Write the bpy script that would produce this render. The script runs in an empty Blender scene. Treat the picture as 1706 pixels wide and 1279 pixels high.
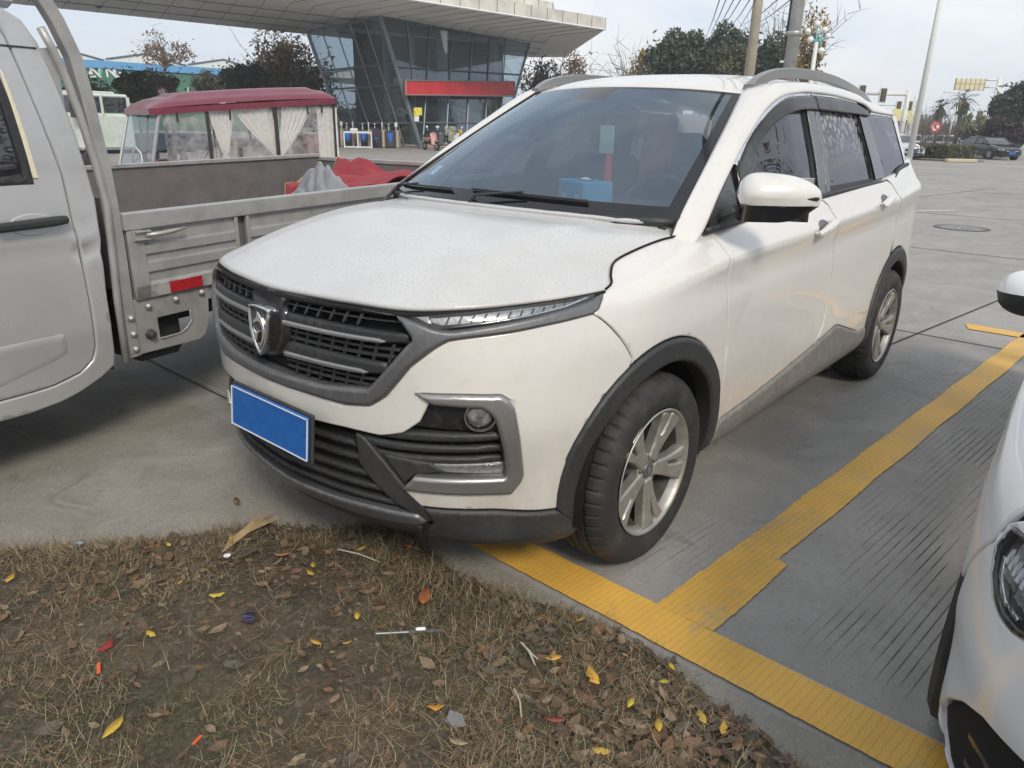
import bpy, math, random
import numpy as np
from mathutils import Vector, Matrix
from mathutils.geometry import delaunay_2d_cdt
S = bpy.context.scene
rnd = random.Random(7)
PI = math.pi

# ------------------------------------------------------------------ camera
cam_d = bpy.data.cameras.new('camera')
cam = bpy.data.objects.new('camera', cam_d)
S.collection.objects.link(cam)
CP = np.array([2.0333, 1.9724, 1.4614])
_yaw, _pit, _rol = 3.8495, .3434, .0217
FWD = np.array([math.cos(_pit)*math.cos(_yaw), math.cos(_pit)*math.sin(_yaw), -math.sin(_pit)])
_r = np.cross(FWD, [0, 0, 1]); _r /= np.linalg.norm(_r); _u = np.cross(_r, FWD)
RGT = _r*math.cos(_rol)+_u*math.sin(_rol)
UPV = -_r*math.sin(_rol)+_u*math.cos(_rol)
cam.matrix_world = Matrix(((RGT[0], UPV[0], -FWD[0], CP[0]), (RGT[1], UPV[1], -FWD[1], CP[1]),
                           (RGT[2], UPV[2], -FWD[2], CP[2]), (0, 0, 0, 1)))
cam_d.sensor_width = 36
cam_d.lens = 1204.47/1706*36
cam_d.clip_end = 3000
cam_d.clip_start = .02
S.camera = cam

# ------------------------------------------------------------------ light
SUN_EL, SUN_AZ = math.radians(40), math.radians(62)      # sun behind the camera, to its right-hand side
sun_dir = Vector((math.cos(SUN_EL)*math.cos(SUN_AZ), math.cos(SUN_EL)*math.sin(SUN_AZ), math.sin(SUN_EL)))
sd = bpy.data.lights.new('sun', 'SUN'); sd.energy = 2.1; sd.angle = math.radians(14); sd.color = (1, .90, .76)
so = bpy.data.objects.new('sun', sd); S.collection.objects.link(so)
so.rotation_euler = sun_dir.to_track_quat('Z', 'Y').to_euler()
w = bpy.data.worlds.new('World'); S.world = w; w.use_nodes = True
nt = w.node_tree; nt.nodes.clear()
def N(t, typ, **k):
    n = t.nodes.new(typ)
    for a, b in k.items():
        if a.startswith('i_'):
            n.inputs[a[2:].replace('_', ' ')].default_value = b
        else: setattr(n, a, b)
    return n
sky = N(nt, 'ShaderNodeTexSky', sky_type='NISHITA', sun_disc=False, sun_elevation=SUN_EL,
        sun_rotation=PI/2-SUN_AZ, air_density=1.2, dust_density=2.5, ozone_density=1)
tc = N(nt, 'ShaderNodeTexCoord')
mp = N(nt, 'ShaderNodeMapping'); mp.inputs['Scale'].default_value = (1, 1, 3.4)
nz = N(nt, 'ShaderNodeTexNoise', i_Scale=2.1, i_Detail=6, i_Roughness=.55, i_Distortion=.5)
cr = N(nt, 'ShaderNodeValToRGB')
cr.color_ramp.elements[0].position = .36; cr.color_ramp.elements[0].color = (4.7, 5.25, 6.0, 1)
cr.color_ramp.elements[1].position = .66; cr.color_ramp.elements[1].color = (6.5, 6.6, 6.7, 1)
mx = N(nt, 'ShaderNodeMix', data_type='RGBA'); mx.inputs[0].default_value = .88
bg = N(nt, 'ShaderNodeBackground', i_Strength=.145)
wo = N(nt, 'ShaderNodeOutputWorld')
L = nt.links.new
L(tc.outputs['Generated'], mp.inputs[0]); L(mp.outputs[0], nz.inputs['Vector']); L(nz.outputs[0], cr.inputs[0])
L(sky.outputs[0], mx.inputs[6]); L(cr.outputs[0], mx.inputs[7]); L(mx.outputs[2], bg.inputs[0]); L(bg.outputs[0], wo.inputs[0])
S.view_settings.view_transform = 'Standard'; S.view_settings.look = 'None'
S.view_settings.exposure = 0.17; S.view_settings.gamma = 1
S.render.engine = 'CYCLES'
S.cycles.max_bounces = 8; S.cycles.transparent_max_bounces = 16

# ------------------------------------------------------------------ helpers
def pray(px, py):
    return FWD+RGT*(px-853)/1204.47-UPV*(py-639.5)/1204.47
def ground(px, py, z=0.):
    d = pray(px, py); t = (z-CP[2])/d[2]; return CP+d*t
FH = np.array([FWD[0], FWD[1], 0]); FH /= np.linalg.norm(FH)
RH = np.array([FH[1], -FH[0], 0])
def at(px, py, dist):
    "point seen at that photo pixel, dist metres ahead along the level"
    d = pray(px, py); return CP+d*(dist/(d@FH))

def mat(name, col=(.5, .5, .5), rough=.5, metal=0., coat=0., var=None, bump=None, dirt=None, trans=0., alpha=None,
        emit=None, spec=.5, var2=None, scale=(1, 1, 1), ior=1.5, rvar=None):
    m = bpy.data.materials.new(name); m.use_nodes = True
    t = m.node_tree; b = t.nodes['Principled BSDF']; L = t.links.new
    b.inputs['Roughness'].default_value = rough; b.inputs['Metallic'].default_value = metal
    b.inputs['Coat Weight'].default_value = coat; b.inputs['Specular IOR Level'].default_value = spec
    b.inputs['Transmission Weight'].default_value = trans; b.inputs['IOR'].default_value = ior
    tc = N(t, 'ShaderNodeTexCoord'); mp = N(t, 'ShaderNodeMapping'); mp.inputs['Scale'].default_value = scale
    L(tc.outputs['Object'], mp.inputs[0])
    c = N(t, 'ShaderNodeRGB'); c.outputs[0].default_value = (*col, 1); out = c.outputs[0]
    for v in (var, var2):
        if v:      # (scale, colour, lo, hi[, detail])
            n = N(t, 'ShaderNodeTexNoise', i_Scale=v[0], i_Detail=v[4] if len(v) > 4 else 5, i_Roughness=.6)
            L(mp.outputs[0], n.inputs['Vector'])
            r = N(t, 'ShaderNodeMapRange'); r.inputs[1].default_value = v[2]; r.inputs[2].default_value = v[3]
            L(n.outputs[0], r.inputs[0])
            x = N(t, 'ShaderNodeMix', data_type='RGBA'); L(r.outputs[0], x.inputs[0]); L(out, x.inputs[6])
            x.inputs[7].default_value = (*v[1], 1); out = x.outputs[2]
    if dirt:       # (colour, z_full, z_none, amount): road dust that collects low down on the thing
        s = N(t, 'ShaderNodeSeparateXYZ'); L(tc.outputs['Object'], s.inputs[0])
        n = N(t, 'ShaderNodeTexNoise', i_Scale=9, i_Detail=8, i_Roughness=.7)
        mp2 = N(t, 'ShaderNodeMapping'); mp2.inputs['Scale'].default_value = (1, 1, .35)
        L(tc.outputs['Object'], mp2.inputs[0]); L(mp2.outputs[0], n.inputs['Vector'])
        r = N(t, 'ShaderNodeMapRange'); r.inputs[1].default_value = dirt[2]; r.inputs[2].default_value = dirt[1]
        r.inputs[3].default_value = 0; r.inputs[4].default_value = 1; L(s.outputs[2], r.inputs[0])
        a = N(t, 'ShaderNodeMath', operation='MULTIPLY'); L(r.outputs[0], a.inputs[0])
        r2 = N(t, 'ShaderNodeMapRange'); r2.inputs[1].default_value = .35; r2.inputs[2].default_value = .7; r2.inputs[3].default_value=.25
        L(n.outputs[0], r2.inputs[0]); L(r2.outputs[0], a.inputs[1])
        g = N(t, 'ShaderNodeMath', operation='MULTIPLY'); g.inputs[1].default_value = dirt[3]; L(a.outputs[0], g.inputs[0])
        x = N(t, 'ShaderNodeMix', data_type='RGBA'); L(g.outputs[0], x.inputs[0]); L(out, x.inputs[6])
        x.inputs[7].default_value = (*dirt[0], 1); out = x.outputs[2]
        rr = N(t, 'ShaderNodeMapRange'); rr.inputs[3].default_value = rough; rr.inputs[4].default_value = min(1, rough+.45)
        L(g.outputs[0], rr.inputs[0]); L(rr.outputs[0], b.inputs['Roughness'])
    elif rvar:
        n = N(t, 'ShaderNodeTexNoise', i_Scale=rvar[0], i_Detail=6); L(mp.outputs[0], n.inputs['Vector'])
        r = N(t, 'ShaderNodeMapRange'); r.inputs[1].default_value = .3; r.inputs[2].default_value = .7
        r.inputs[3].default_value = rvar[1]; r.inputs[4].default_value = rvar[2]; L(n.outputs[0], r.inputs[0]); L(r.outputs[0], b.inputs['Roughness'])
    L(out, b.inputs['Base Color'])
    if bump:       # (scale, distance[, detail])
        n = N(t, 'ShaderNodeTexNoise', i_Scale=bump[0], i_Detail=bump[2] if len(bump) > 2 else 4); L(mp.outputs[0], n.inputs['Vector'])
        q = N(t, 'ShaderNodeBump', i_Distance=bump[1], i_Strength=1); L(n.outputs[0], q.inputs['Height']); L(q.outputs[0], b.inputs['Normal'])
    if emit: b.inputs['Emission Color'].default_value = (*emit[:3], 1); b.inputs['Emission Strength'].default_value = emit[3]
    if alpha is not None: b.inputs['Alpha'].default_value = alpha
    return m
def glass(name, tint, rough=.02, refl=1., edge=1.5, noise=None, opaque=0., dust_sheen=(.35, .34, .32)):
    "thin car glass: tinted see-through with a fresnel reflection"
    m = bpy.data.materials.new(name); m.use_nodes = True; t = m.node_tree; t.nodes.clear(); L = t.links.new
    o = N(t, 'ShaderNodeOutputMaterial'); f = N(t, 'ShaderNodeFresnel', i_IOR=edge)
    ge = N(t, 'ShaderNodeNewGeometry'); mr_ = N(t, 'ShaderNodeMapRange'); mr_.inputs[3].default_value = edge; mr_.inputs[4].default_value = 1/edge
    L(ge.outputs['Backfacing'], mr_.inputs[0]); L(mr_.outputs[0], f.inputs['IOR'])      # same reflection from either face of the pane
    g = N(t, 'ShaderNodeBsdfGlossy', i_Roughness=rough); g.inputs['Color'].default_value = (*(refl if isinstance(refl, tuple) else (refl,)*3), 1)
    tr = N(t, 'ShaderNodeBsdfTransparent'); tr.inputs[0].default_value = (*tint, 1)
    base = tr.outputs[0]
    if opaque:
        df = N(t, 'ShaderNodeBsdfDiffuse'); df.inputs[0].default_value = (*dust_sheen, 1)
        n = N(t, 'ShaderNodeTexNoise', i_Scale=6, i_Detail=8, i_Roughness=.7); tc = N(t, 'ShaderNodeTexCoord'); L(tc.outputs['Object'], n.inputs['Vector'])
        r = N(t, 'ShaderNodeMapRange'); r.inputs[1].default_value = .3; r.inputs[2].default_value = .8; r.inputs[4].default_value = opaque*2
        L(n.outputs[0], r.inputs[0])
        mm = N(t, 'ShaderNodeMixShader'); L(r.outputs[0], mm.inputs[0]); L(base, mm.inputs[1]); L(df.outputs[0], mm.inputs[2]); base = mm.outputs[0]
    x = N(t, 'ShaderNodeMixShader'); L(f.outputs[0], x.inputs[0]); L(base, x.inputs[1]); L(g.outputs[0], x.inputs[2]); L(x.outputs[0], o.inputs[0])
    return m

def tag(o, label=None, cat=None, group=None, kind=None):
    if label: o['label'] = label
    if cat: o['category'] = cat
    if group: o['group'] = group
    if kind: o['kind'] = kind
    return o
def thing(name, label, cat, loc=(0, 0, 0), rz=0, group=None):
    o = bpy.data.objects.new(name, None); S.collection.objects.link(o); o.empty_display_size = .1
    o.location = loc; o.rotation_euler = (0, 0, rz)
    return tag(o, label, cat, group)
def mesh(name, V, F, m, parent=None, smooth=False, normals=None, mi=None, angle=None):
    me = bpy.data.meshes.new(name)
    me.from_pydata([tuple(map(float, v)) for v in V], [], [tuple(map(int, f)) for f in F])
    for x in (m if isinstance(m, (list, tuple)) else [m]): me.materials.append(x)
    if mi is not None: me.polygons.foreach_set('material_index', np.asarray(mi, dtype=np.int32))
    if smooth: me.polygons.foreach_set('use_smooth', [True]*len(me.polygons))
    me.update()
    if angle is not None: me.set_sharp_from_angle(angle=math.radians(angle))
    if normals is not None:
        me.normals_split_custom_set_from_vertices([tuple(map(float, n)) for n in normals])
    o = bpy.data.objects.new(name, me); S.collection.objects.link(o)
    if parent is not None: o.parent = parent
    return o
class MB:
    "collects simple solids and builds them as one mesh"
    def __init__(s): s.V = []; s.F = []; s.I = []; s.cur = 0
    def add(s, V, F):
        k = len(s.V); s.V += [tuple(map(float, v)) for v in V]; s.F += [tuple(i+k for i in f) for f in F]; s.I += [s.cur]*len(F); return s
    def box(s, c, d, R=None, bev=0.):
        c = np.array(c, float); hx, hy, hz = np.array(d, float)/2
        if bev <= 0:
            P = np.array([(x, y, z) for x in (-hx, hx) for y in (-hy, hy) for z in (-hz, hz)])
            F = [(0, 1, 3, 2), (4, 6, 7, 5), (0, 4, 5, 1), (2, 3, 7, 6), (0, 2, 6, 4), (1, 5, 7, 3)]
        else:
            b = min(bev, hx*.9, hy*.9, hz*.9); P = []; F = []
            def q(n): return n
            for sx in (-1, 1):
                for sy in (-1, 1):
                    for sz in (-1, 1):
                        P += [(sx*hx, sy*(hy-b), sz*(hz-b)), (sx*(hx-b), sy*hy, sz*(hz-b)), (sx*(hx-b), sy*(hy-b), sz*hz)]
            def ix(a, bb, cc, k): return ((a*2+bb)*2+cc)*3+k
            for a in (0, 1):
                f = [ix(a, 0, 0, 0), ix(a, 0, 1, 0), ix(a, 1, 1, 0), ix(a, 1, 0, 0)]; F.append(f if a == 0 else f[::-1])
                f = [ix(0, a, 0, 1), ix(1, a, 0, 1), ix(1, a, 1, 1), ix(0, a, 1, 1)]; F.append(f if a == 0 else f[::-1])
                f = [ix(0, 0, a, 2), ix(0, 1, a, 2), ix(1, 1, a, 2), ix(1, 0, a, 2)]; F.append(f if a == 0 else f[::-1])
            for a in (0, 1):
                for bb in (0, 1):
                    o = (a+bb) % 2 == 0
                    f = [ix(a, bb, 0, 0), ix(a, bb, 0, 1), ix(a, bb, 1, 1), ix(a, bb, 1, 0)]; F.append(f if not o else f[::-1])
                    f = [ix(a, 0, bb, 0), ix(a, 0, bb, 2), ix(a, 1, bb, 2), ix(a, 1, bb, 0)]; F.append(f if o else f[::-1])
                    f = [ix(0, a, bb, 1), ix(0, a, bb, 2), ix(1, a, bb, 2), ix(1, a, bb, 1)]; F.append(f if not o else f[::-1])
            for a in (0, 1):
                for bb in (0, 1):
                    for cc in (0, 1):
                        f = [ix(a, bb, cc, 0), ix(a, bb, cc, 1), ix(a, bb, cc, 2)]; F.append(f if (a+bb+cc) % 2 else f[::-1])
            P = np.array(P)
        if R is not None: P = P@np.array(R).T
        return s.add(P+c, F)
    def tube(s, pts, r, n=8, cap=True):
        pts = [np.array(p, float) for p in pts]; rs = r if isinstance(r, (list, tuple)) else [r]*len(pts)
        V = []; F = []; ref = None
        for i, p in enumerate(pts):
            t = pts[min(i+1, len(pts)-1)]-pts[max(i-1, 0)]; t /= np.linalg.norm(t)+1e-12
            if ref is None: ref = np.array([0, 0, 1.]) if abs(t[2]) < .9 else np.array([1., 0, 0])
            a = np.cross(t, ref); a /= np.linalg.norm(a)+1e-12; b = np.cross(t, a); ref = -np.cross(t, a) if 0 else ref
            for k in range(n):
                an = 2*PI*k/n; V.append(p+rs[i]*(math.cos(an)*a+math.sin(an)*b))
        for i in range(len(pts)-1):
            for k in range(n):
                F.append((i*n+k, i*n+(k+1) % n, (i+1)*n+(k+1) % n, (i+1)*n+k))
        if cap: F.append(tuple(range(n))[::-1]); F.append(tuple((len(pts)-1)*n+k for k in range(n)))
        return s.add(V, F)
    def prism(s, poly, f0, f1):
        "polygon (list of 2-d points) between two mappings point -> 3-d"
        n = len(poly); V = [f0(*p) for p in poly]+[f1(*p) for p in poly]
        F = [tuple(range(n))[::-1], tuple(range(n, 2*n))]+[(i, (i+1) % n, n+(i+1) % n, n+i) for i in range(n)]
        return s.add(V, F)
    def lathe(s, prof, c=(0, 0, 0), ax=1, n=24, M=None):
        "prof: (radius, height) pairs round axis ax"
        V = []; F = []
        for r, h in prof:
            for k in range(n):
                a = 2*PI*k/n; q = [r*math.cos(a), r*math.sin(a)]
                p = {0: (h, q[0], q[1]), 1: (q[0], h, q[1]), 2: (q[0], q[1], h)}[ax]; V.append(p)
        m = len(prof)
        for i in range(m-1):
            for k in range(n):
                f = (i*n+k, i*n+(k+1) % n, (i+1)*n+(k+1) % n, (i+1)*n+k); F.append(f)
        V = np.array(V)
        if M is not None: V = V@np.array(M).T
        return s.add(V+np.array(c), F)
    def build(s, name, m, parent=None, smooth=False, angle=None, wd=True):
        o = mesh(name, s.V, s.F, m, parent, smooth, mi=s.I, angle=angle)
        return o
def box(name, c, d, m, parent=None, bev=0., R=None):
    return MB().box(c, d, R, bev).build(name, m, parent)
def rotz(a):
    c, s = math.cos(a), math.sin(a); return np.array([[c, -s, 0], [s, c, 0], [0, 0, 1]])
def rotx(a):
    c, s = math.cos(a), math.sin(a); return np.array([[1, 0, 0], [0, c, -s], [0, s, c]])
def roty(a):
    c, s = math.cos(a), math.sin(a); return np.array([[c, 0, s], [0, 1, 0], [-s, 0, c]])
def copy_tree(o, parent=None):
    c = o.copy(); S.collection.objects.link(c); c.parent = parent
    for ch in o.children: copy_tree(ch, c)
    return c
def spl(P, n=6): return [tuple(p) for p in cubic(P, n)]
def pchip(x,y,xi):
    # x (K,), y (K,...) -> monotone cubic; xi array
    x=np.asarray(x,float);y=np.asarray(y,float);xi=np.asarray(xi,float)
    h=np.diff(x);hh=h.reshape((-1,)+(1,)*(y.ndim-1));d=np.diff(y,axis=0)/hh
    m=np.zeros_like(y)
    w1=2*hh[1:]+hh[:-1];w2=hh[1:]+2*hh[:-1]
    with np.errstate(divide='ignore',invalid='ignore'):
        hm=(w1+w2)/(w1/d[:-1]+w2/d[1:])
    m[1:-1]=np.where(d[:-1]*d[1:]>0,hm,0)
    m[0]=d[0];m[-1]=d[-1]
    k=np.clip(np.searchsorted(x,xi)-1,0,len(x)-2)
    t=(xi-x[k])/h[k]
    sh=t.shape+(1,)*(y.ndim-1);t=t.reshape(sh);hk=h[k].reshape(sh)
    t2=t*t;t3=t2*t
    return (2*t3-3*t2+1)*y[k]+(t3-2*t2+t)*hk*m[k]+(-2*t3+3*t2)*y[k+1]+(t3-t2)*hk*m[k+1]
def cubic(P,n):
    # catmull-rom through P (centripetal-ish uniform)
    P=np.asarray(P,float);out=[]
    Q=np.vstack([2*P[0]-P[1],P,2*P[-1]-P[-2]])
    for i in range(len(P)-1):
        a,b,c,d=Q[i:i+4]
        t=np.linspace(0,1,n,endpoint=False)[:,None]
        out.append(.5*((2*b)+(-a+c)*t+(2*a-5*b+4*c-d)*t*t+(-a+3*b-3*c+d)*t**3))
    out.append(P[-1:]);return np.vstack(out)
PLAN=[(.90,0),(.893,.12),(.868,.30),(.825,.45),(.755,.585),(.65,.70),(.50,.795),(.30,.862),(.1,.893),(-.2,.904),(-.8,.905),(-1.4,.905),(-2.0,.905),(-2.5,.90),(-2.9,.88),(-3.2,.85),(-3.45,.79),(-3.6,.70),(-3.68,.55),(-3.72,.3),(-3.73,0)]
_c=cubic(PLAN,40)
_s=np.concatenate([[0],np.cumsum(np.linalg.norm(np.diff(_c,axis=0),axis=1))])
SM=_s[-1]
def s_of_plan(i):return _s[i*40]
def plan(s):
    s=np.asarray(s,float);a=np.abs(s)
    x=np.interp(a,_s,_c[:,0]);y=np.interp(a,_s,_c[:,1])
    e=.03
    tx=np.interp(a+e,_s,_c[:,0])-np.interp(np.abs(a-e),_s,_c[:,0])
    ty=np.interp(a+e,_s,_c[:,1])-np.interp(np.abs(a-e),_s,_c[:,1])*np.where(a<e,-1,1)
    n=np.hypot(tx,ty);tx/=n;ty/=n
    sg=np.where(s<0,-1,1)
    return x,y*sg,ty,-tx*sg   # outward normal: tangent (tx,ty) going front->left side; outward = (ty,-tx)
def s_at_x(x):
    # side region s for given x
    return np.interp(-np.asarray(x,float),-_c[:,0],_s)
WV=[.17,.27,.37,.5,.65,.8,.92,1.0,1.1]
ST=[(0, [.15,.075,.03,.005,0,0,.006,.02,.045],[.20,.27,.36,.5,.65,.8,.92,.96,.99]),
 (3, [.16,.085,.03,.01,0,0,.006,.02,.045],[.20,.27,.36,.5,.65,.8,.92,.96,.99]),
 (5, [.15,.06,.04,.02,0,.01,.03,.045,.075],[.19,.26,.36,.5,.65,.8,.92,.965,.995]),
 (7, [.05,.02,.012,.01,0,.005,.025,.045,.085],[.20,.27,.36,.5,.65,.82,.94,.985,1.02]),
 (8, [.06,.03,.02,.01,0,.0,.02,.06,.18],[.22,.28,.38,.5,.65,.84,.97,1.02,1.065]),
 (9.2, [.10,.04,.02,.01,0,.0,.008,.05,.15],[.25,.3,.38,.5,.65,.86,1.03,1.08,1.135]),
 (11,[.08,.04,.01,.01,.016,0.010,.0,.022,.05],[.27,.3,.38,.5,.65,.88,1.065,1.13,1.19]),
 (13,[.08,.04,.01,.01,.012,0.009,.0,.022,.055],[.27,.3,.38,.5,.65,.92,1.11,1.18,1.25]),
 (14.5,[.12,.07,.03,.01,.0,.005,.0,.04,.09],[.3,.34,.40,.5,.65,.95,1.14,1.22,1.32]),
 (17,[.14,.08,.03,.0,.0,.03,.06,.12,.18],[.3,.34,.4,.5,.65,.9,1.13,1.25,1.33]),
 (20,[.14,.08,.03,.0,.0,.03,.06,.12,.18],[.3,.34,.4,.5,.65,.9,1.13,1.25,1.33])]
def _sidx(i):
    a=int(i);b=i-a
    return _s[a*40] if b==0 else _s[a*40]*(1-b)+_s[(a+1)*40]*b
_SS=np.array([_sidx(t[0]) for t in ST])
_TB=np.array([[t[1],t[2]] for t in ST])  # (S,2,K)
def Wf(s,v,out=0.):
    s=np.atleast_1d(np.asarray(s,float));v=np.atleast_1d(np.asarray(v,float))
    s,v=np.broadcast_arrays(s,v)
    T=pchip(_SS,_TB,np.abs(s).ravel())  # (N,2,K)
    vv=v.ravel();K=len(WV);Va=np.array(WV)
    # cubic hermite in v per-row
    h=np.diff(Va)
    d=np.diff(T,axis=2)/h
    m=np.zeros_like(T)
    w1=2*h[1:]+h[:-1];w2=h[1:]+2*h[:-1]
    with np.errstate(divide='ignore',invalid='ignore'):
        hm=(w1+w2)/(w1/d[...,:-1]+w2/d[...,1:])
    m[...,1:-1]=np.where(d[...,:-1]*d[...,1:]>0,hm,0);m[...,0]=d[...,0];m[...,-1]=d[...,-1]
    k=np.clip(np.searchsorted(Va,vv)-1,0,K-2);t=((vv-Va[k])/h[k])
    ar=np.arange(len(vv))
    def ev(c):
        y0=T[ar,c,k];y1=T[ar,c,k+1];m0=m[ar,c,k]*h[k];m1=m[ar,c,k+1]*h[k]
        t2=t*t;t3=t2*t
        return (2*t3-3*t2+1)*y0+(t3-2*t2+t)*m0+(-2*t3+3*t2)*y1+(t3-t2)*m1
    a_=np.abs(s.ravel())
    off=ev(0)-out-.010*np.clip(1-np.abs(vv-.92)/.05,0,1)*np.clip((a_-1.3)/.6,0,1)+.009*np.exp(-((vv-.858)/.032)**2)*np.clip((a_-1.3)/.6,0,1);z=ev(1)
    x,y,nx,ny=plan(s.ravel())
    return np.stack([x-nx*off,y-ny*off,z],1)
def gy(x,z):
    x=np.asarray(x,float);z=np.asarray(z,float)
    y=pchip([1.0,1.15,1.3,1.45,1.55,1.62,1.72],[.885,.862,.815,.755,.715,.682,.62],z)
    t=np.clip((x+1.25)/.5,0,1);y=y-.052*t*t*(3-2*t)
    y=y-.30*np.clip(-2.84-x,0,2)
    return y
def Gf(x,z,out=0.):
    x=np.atleast_1d(x);z=np.atleast_1d(z)
    return np.stack([x,gy(x,z)+out,z],1)
def sv(x,z):
    "wall coordinates of a point of the car side given as x, z"
    s=float(s_at_x(x));vv=np.linspace(.17,1.1,200);zz=Wf(np.full(200,s),vv)[:,2]
    return s,float(np.interp(z,zz,vv))

# ------------------------------------------------------------------ panels cut out of a curved surface
def _inside(P,poly):
    x,y=P[:,0],P[:,1];c=np.zeros(len(P),bool);n=len(poly)
    for i in range(n):
        a=poly[i];b=poly[i-1]
        m=((a[1]>y)!=(b[1]>y))
        with np.errstate(divide='ignore',invalid='ignore'):
            c^=m&(x<(b[0]-a[0])*(y-a[1])/(b[1]-a[1]+1e-30)+a[0])
    return c
def _dist(P,loops):
    d=np.full(len(P),1e9)
    for q in loops:
        for i in range(len(q)):
            a=q[i];b=q[(i+1)%len(q)];e=b-a;l=e@e
            if l<1e-14: continue
            t=np.clip(((P-a)@e)/l,0,1);d=np.minimum(d,np.hypot(*(P-a-t[:,None]*e).T))
    return d
def _area(q): return .5*np.sum(q[:,0]*np.roll(q[:,1],-1)-np.roll(q[:,0],-1)*q[:,1])
def _dens(q,h):
    o=[]
    for i in range(len(q)):
        a=q[i];b=q[(i+1)%len(q)];n=max(1,int(math.ceil(np.linalg.norm(b-a)/h)))
        for k in range(n): o.append(a+(b-a)*k/n)
    return np.array(o)
def _off(q,d):
    e=np.roll(q,-1,0)-q;e/=np.linalg.norm(e,axis=1)[:,None]+1e-12
    n=np.stack([-e[:,1],e[:,0]],1);m=n+np.roll(n,1,0);m/=np.maximum(np.sum(m*m,1)/2,.35)[:,None]
    return q+m*d/1.0
def _clean(P):
    o=[]
    for p in P:
        p=np.array(p[:2],float)
        if not o or np.linalg.norm(p-o[-1])>5e-4:o.append(p)
    if np.linalg.norm(o[0]-o[-1])<5e-4:o.pop()
    q=np.array(o)
    return q if _area(q)>0 else q[::-1]
def panel(name,poly,surf,m,parent,out=0.,depth=.012,h=.03,bev=.004,bh=None,gap=0.,side=1,holes=()):
    """a sheet of surf(P,out) bounded by poly with rounded rim (bev wide, bh high) and a return flange depth deep"""
    q=_clean(poly)
    if gap:q=_off(q,gap)
    q=_dens(q,h);bh=bev if bh is None else bh
    hl=[_dens(_clean(x)[::-1],h) for x in holes]
    loops=[q]+hl
    lo=q.min(0);hi=q.max(0)
    gx,gy_=np.meshgrid(np.arange(lo[0]+h/2,hi[0],h),np.arange(lo[1]+h/2,hi[1],h))
    gx[1::2]+=h*.4
    G=np.stack([gx.ravel(),gy_.ravel()],1)
    def ok(P,dm):
        if len(P)==0:return P
        k=_inside(P,q)
        for x in hl:k&=~_inside(P,x)
        P=P[k]
        return P[_dist(P,loops)>dm] if len(P) else P
    pts=[*loops]
    ins=[ok(G,max(h*.45,bev*1.35))]
    if bev>0:
        for fr in (.3,1.):
            for lp in loops:
                r=_off(lp,bev*fr);ins.append(ok(r,bev*fr*.9))
    A=np.vstack(pts+ins);E=[];k=0
    for lp in loops:
        n=len(lp);E+=[(k+i,k+(i+1)%n) for i in range(n)];k+=n
    vs,_,fs,*_=delaunay_2d_cdt([Vector(p) for p in A],E,[],0,1e-6)
    P=np.array([tuple(v) for v in vs])
    fs=np.array([f for f in fs if len(f)==3])
    cen=P[fs].mean(1);k=_inside(cen,q)
    for x in hl:k&=~_inside(cen,x)
    fs=fs[k]
    ar=(P[fs[:,1]]-P[fs[:,0]]);br=(P[fs[:,2]]-P[fs[:,0]]);cz=ar[:,0]*br[:,1]-ar[:,1]*br[:,0]
    fs[cz<0]=fs[cz<0][:,::-1];fs=fs[np.abs(cz)>1e-10]
    d=_dist(P,loops)
    if bev>0:
        u=np.clip(1-d/bev,0,1);dz=-bh*(1-np.sqrt(np.maximum(0,1-u*u)))
    else:dz=np.zeros(len(P))
    X=surf(P,out+dz)
    # normals
    n=np.zeros_like(X);fn=np.cross(X[fs[:,1]]-X[fs[:,0]],X[fs[:,2]]-X[fs[:,0]])
    for c in range(3):np.add.at(n,fs[:,c],fn)
    e=1e-3
    aN=np.cross(surf(P+[e,0],out)-surf(P-[e,0],out),surf(P+[0,e],out)-surf(P-[0,e],out))
    aN/=np.linalg.norm(aN,axis=1)[:,None]+1e-12;n/=np.linalg.norm(n,axis=1)[:,None]+1e-12
    if np.sum(aN*n)<0:aN=-aN
    ia=d>=bev*.97;n[ia]=aN[ia]
    V=[X];NN=[n];F=[fs];k=len(X)
    for lp in loops:
        L0=surf(lp,np.full(len(lp),out-(bh if bev>0 else 0)));L1=surf(lp,np.full(len(lp),out-depth))
        t=np.roll(L0,-1,0)-np.roll(L0,1,0);nn=np.cross(t,L0-L1);nn/=np.linalg.norm(nn,axis=1)[:,None]+1e-12
        m_=len(lp);i=np.arange(m_);j=(i+1)%m_
        V+=[L0,L1];NN+=[nn,nn];F.append(np.stack([k+j,k+i,k+m_+i],1));F.append(np.stack([k+j,k+m_+i,k+m_+j],1));k+=2*m_
    V=np.vstack(V);NN=np.vstack(NN);F=np.vstack(F)
    if side<0:
        V=V*[1,-1,1];NN=NN*[1,-1,1];F=F[:,::-1]
    return mesh(name,V,F,m,parent,True,NN)
def Ws(P,o):return Wf(P[:,0],P[:,1],o)
def Gs(P,o):return Gf(-P[:,0],P[:,1],o)          # first coordinate is distance back from the front axle
def gp(L):return [(-a,b) for a,b in L]
def sym(R):
    "close a half outline (first and last points on the centre line) with its mirror image"
    return list(R)+[(-a,b) for a,b in reversed(R) if abs(a)>1e-6]
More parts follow.
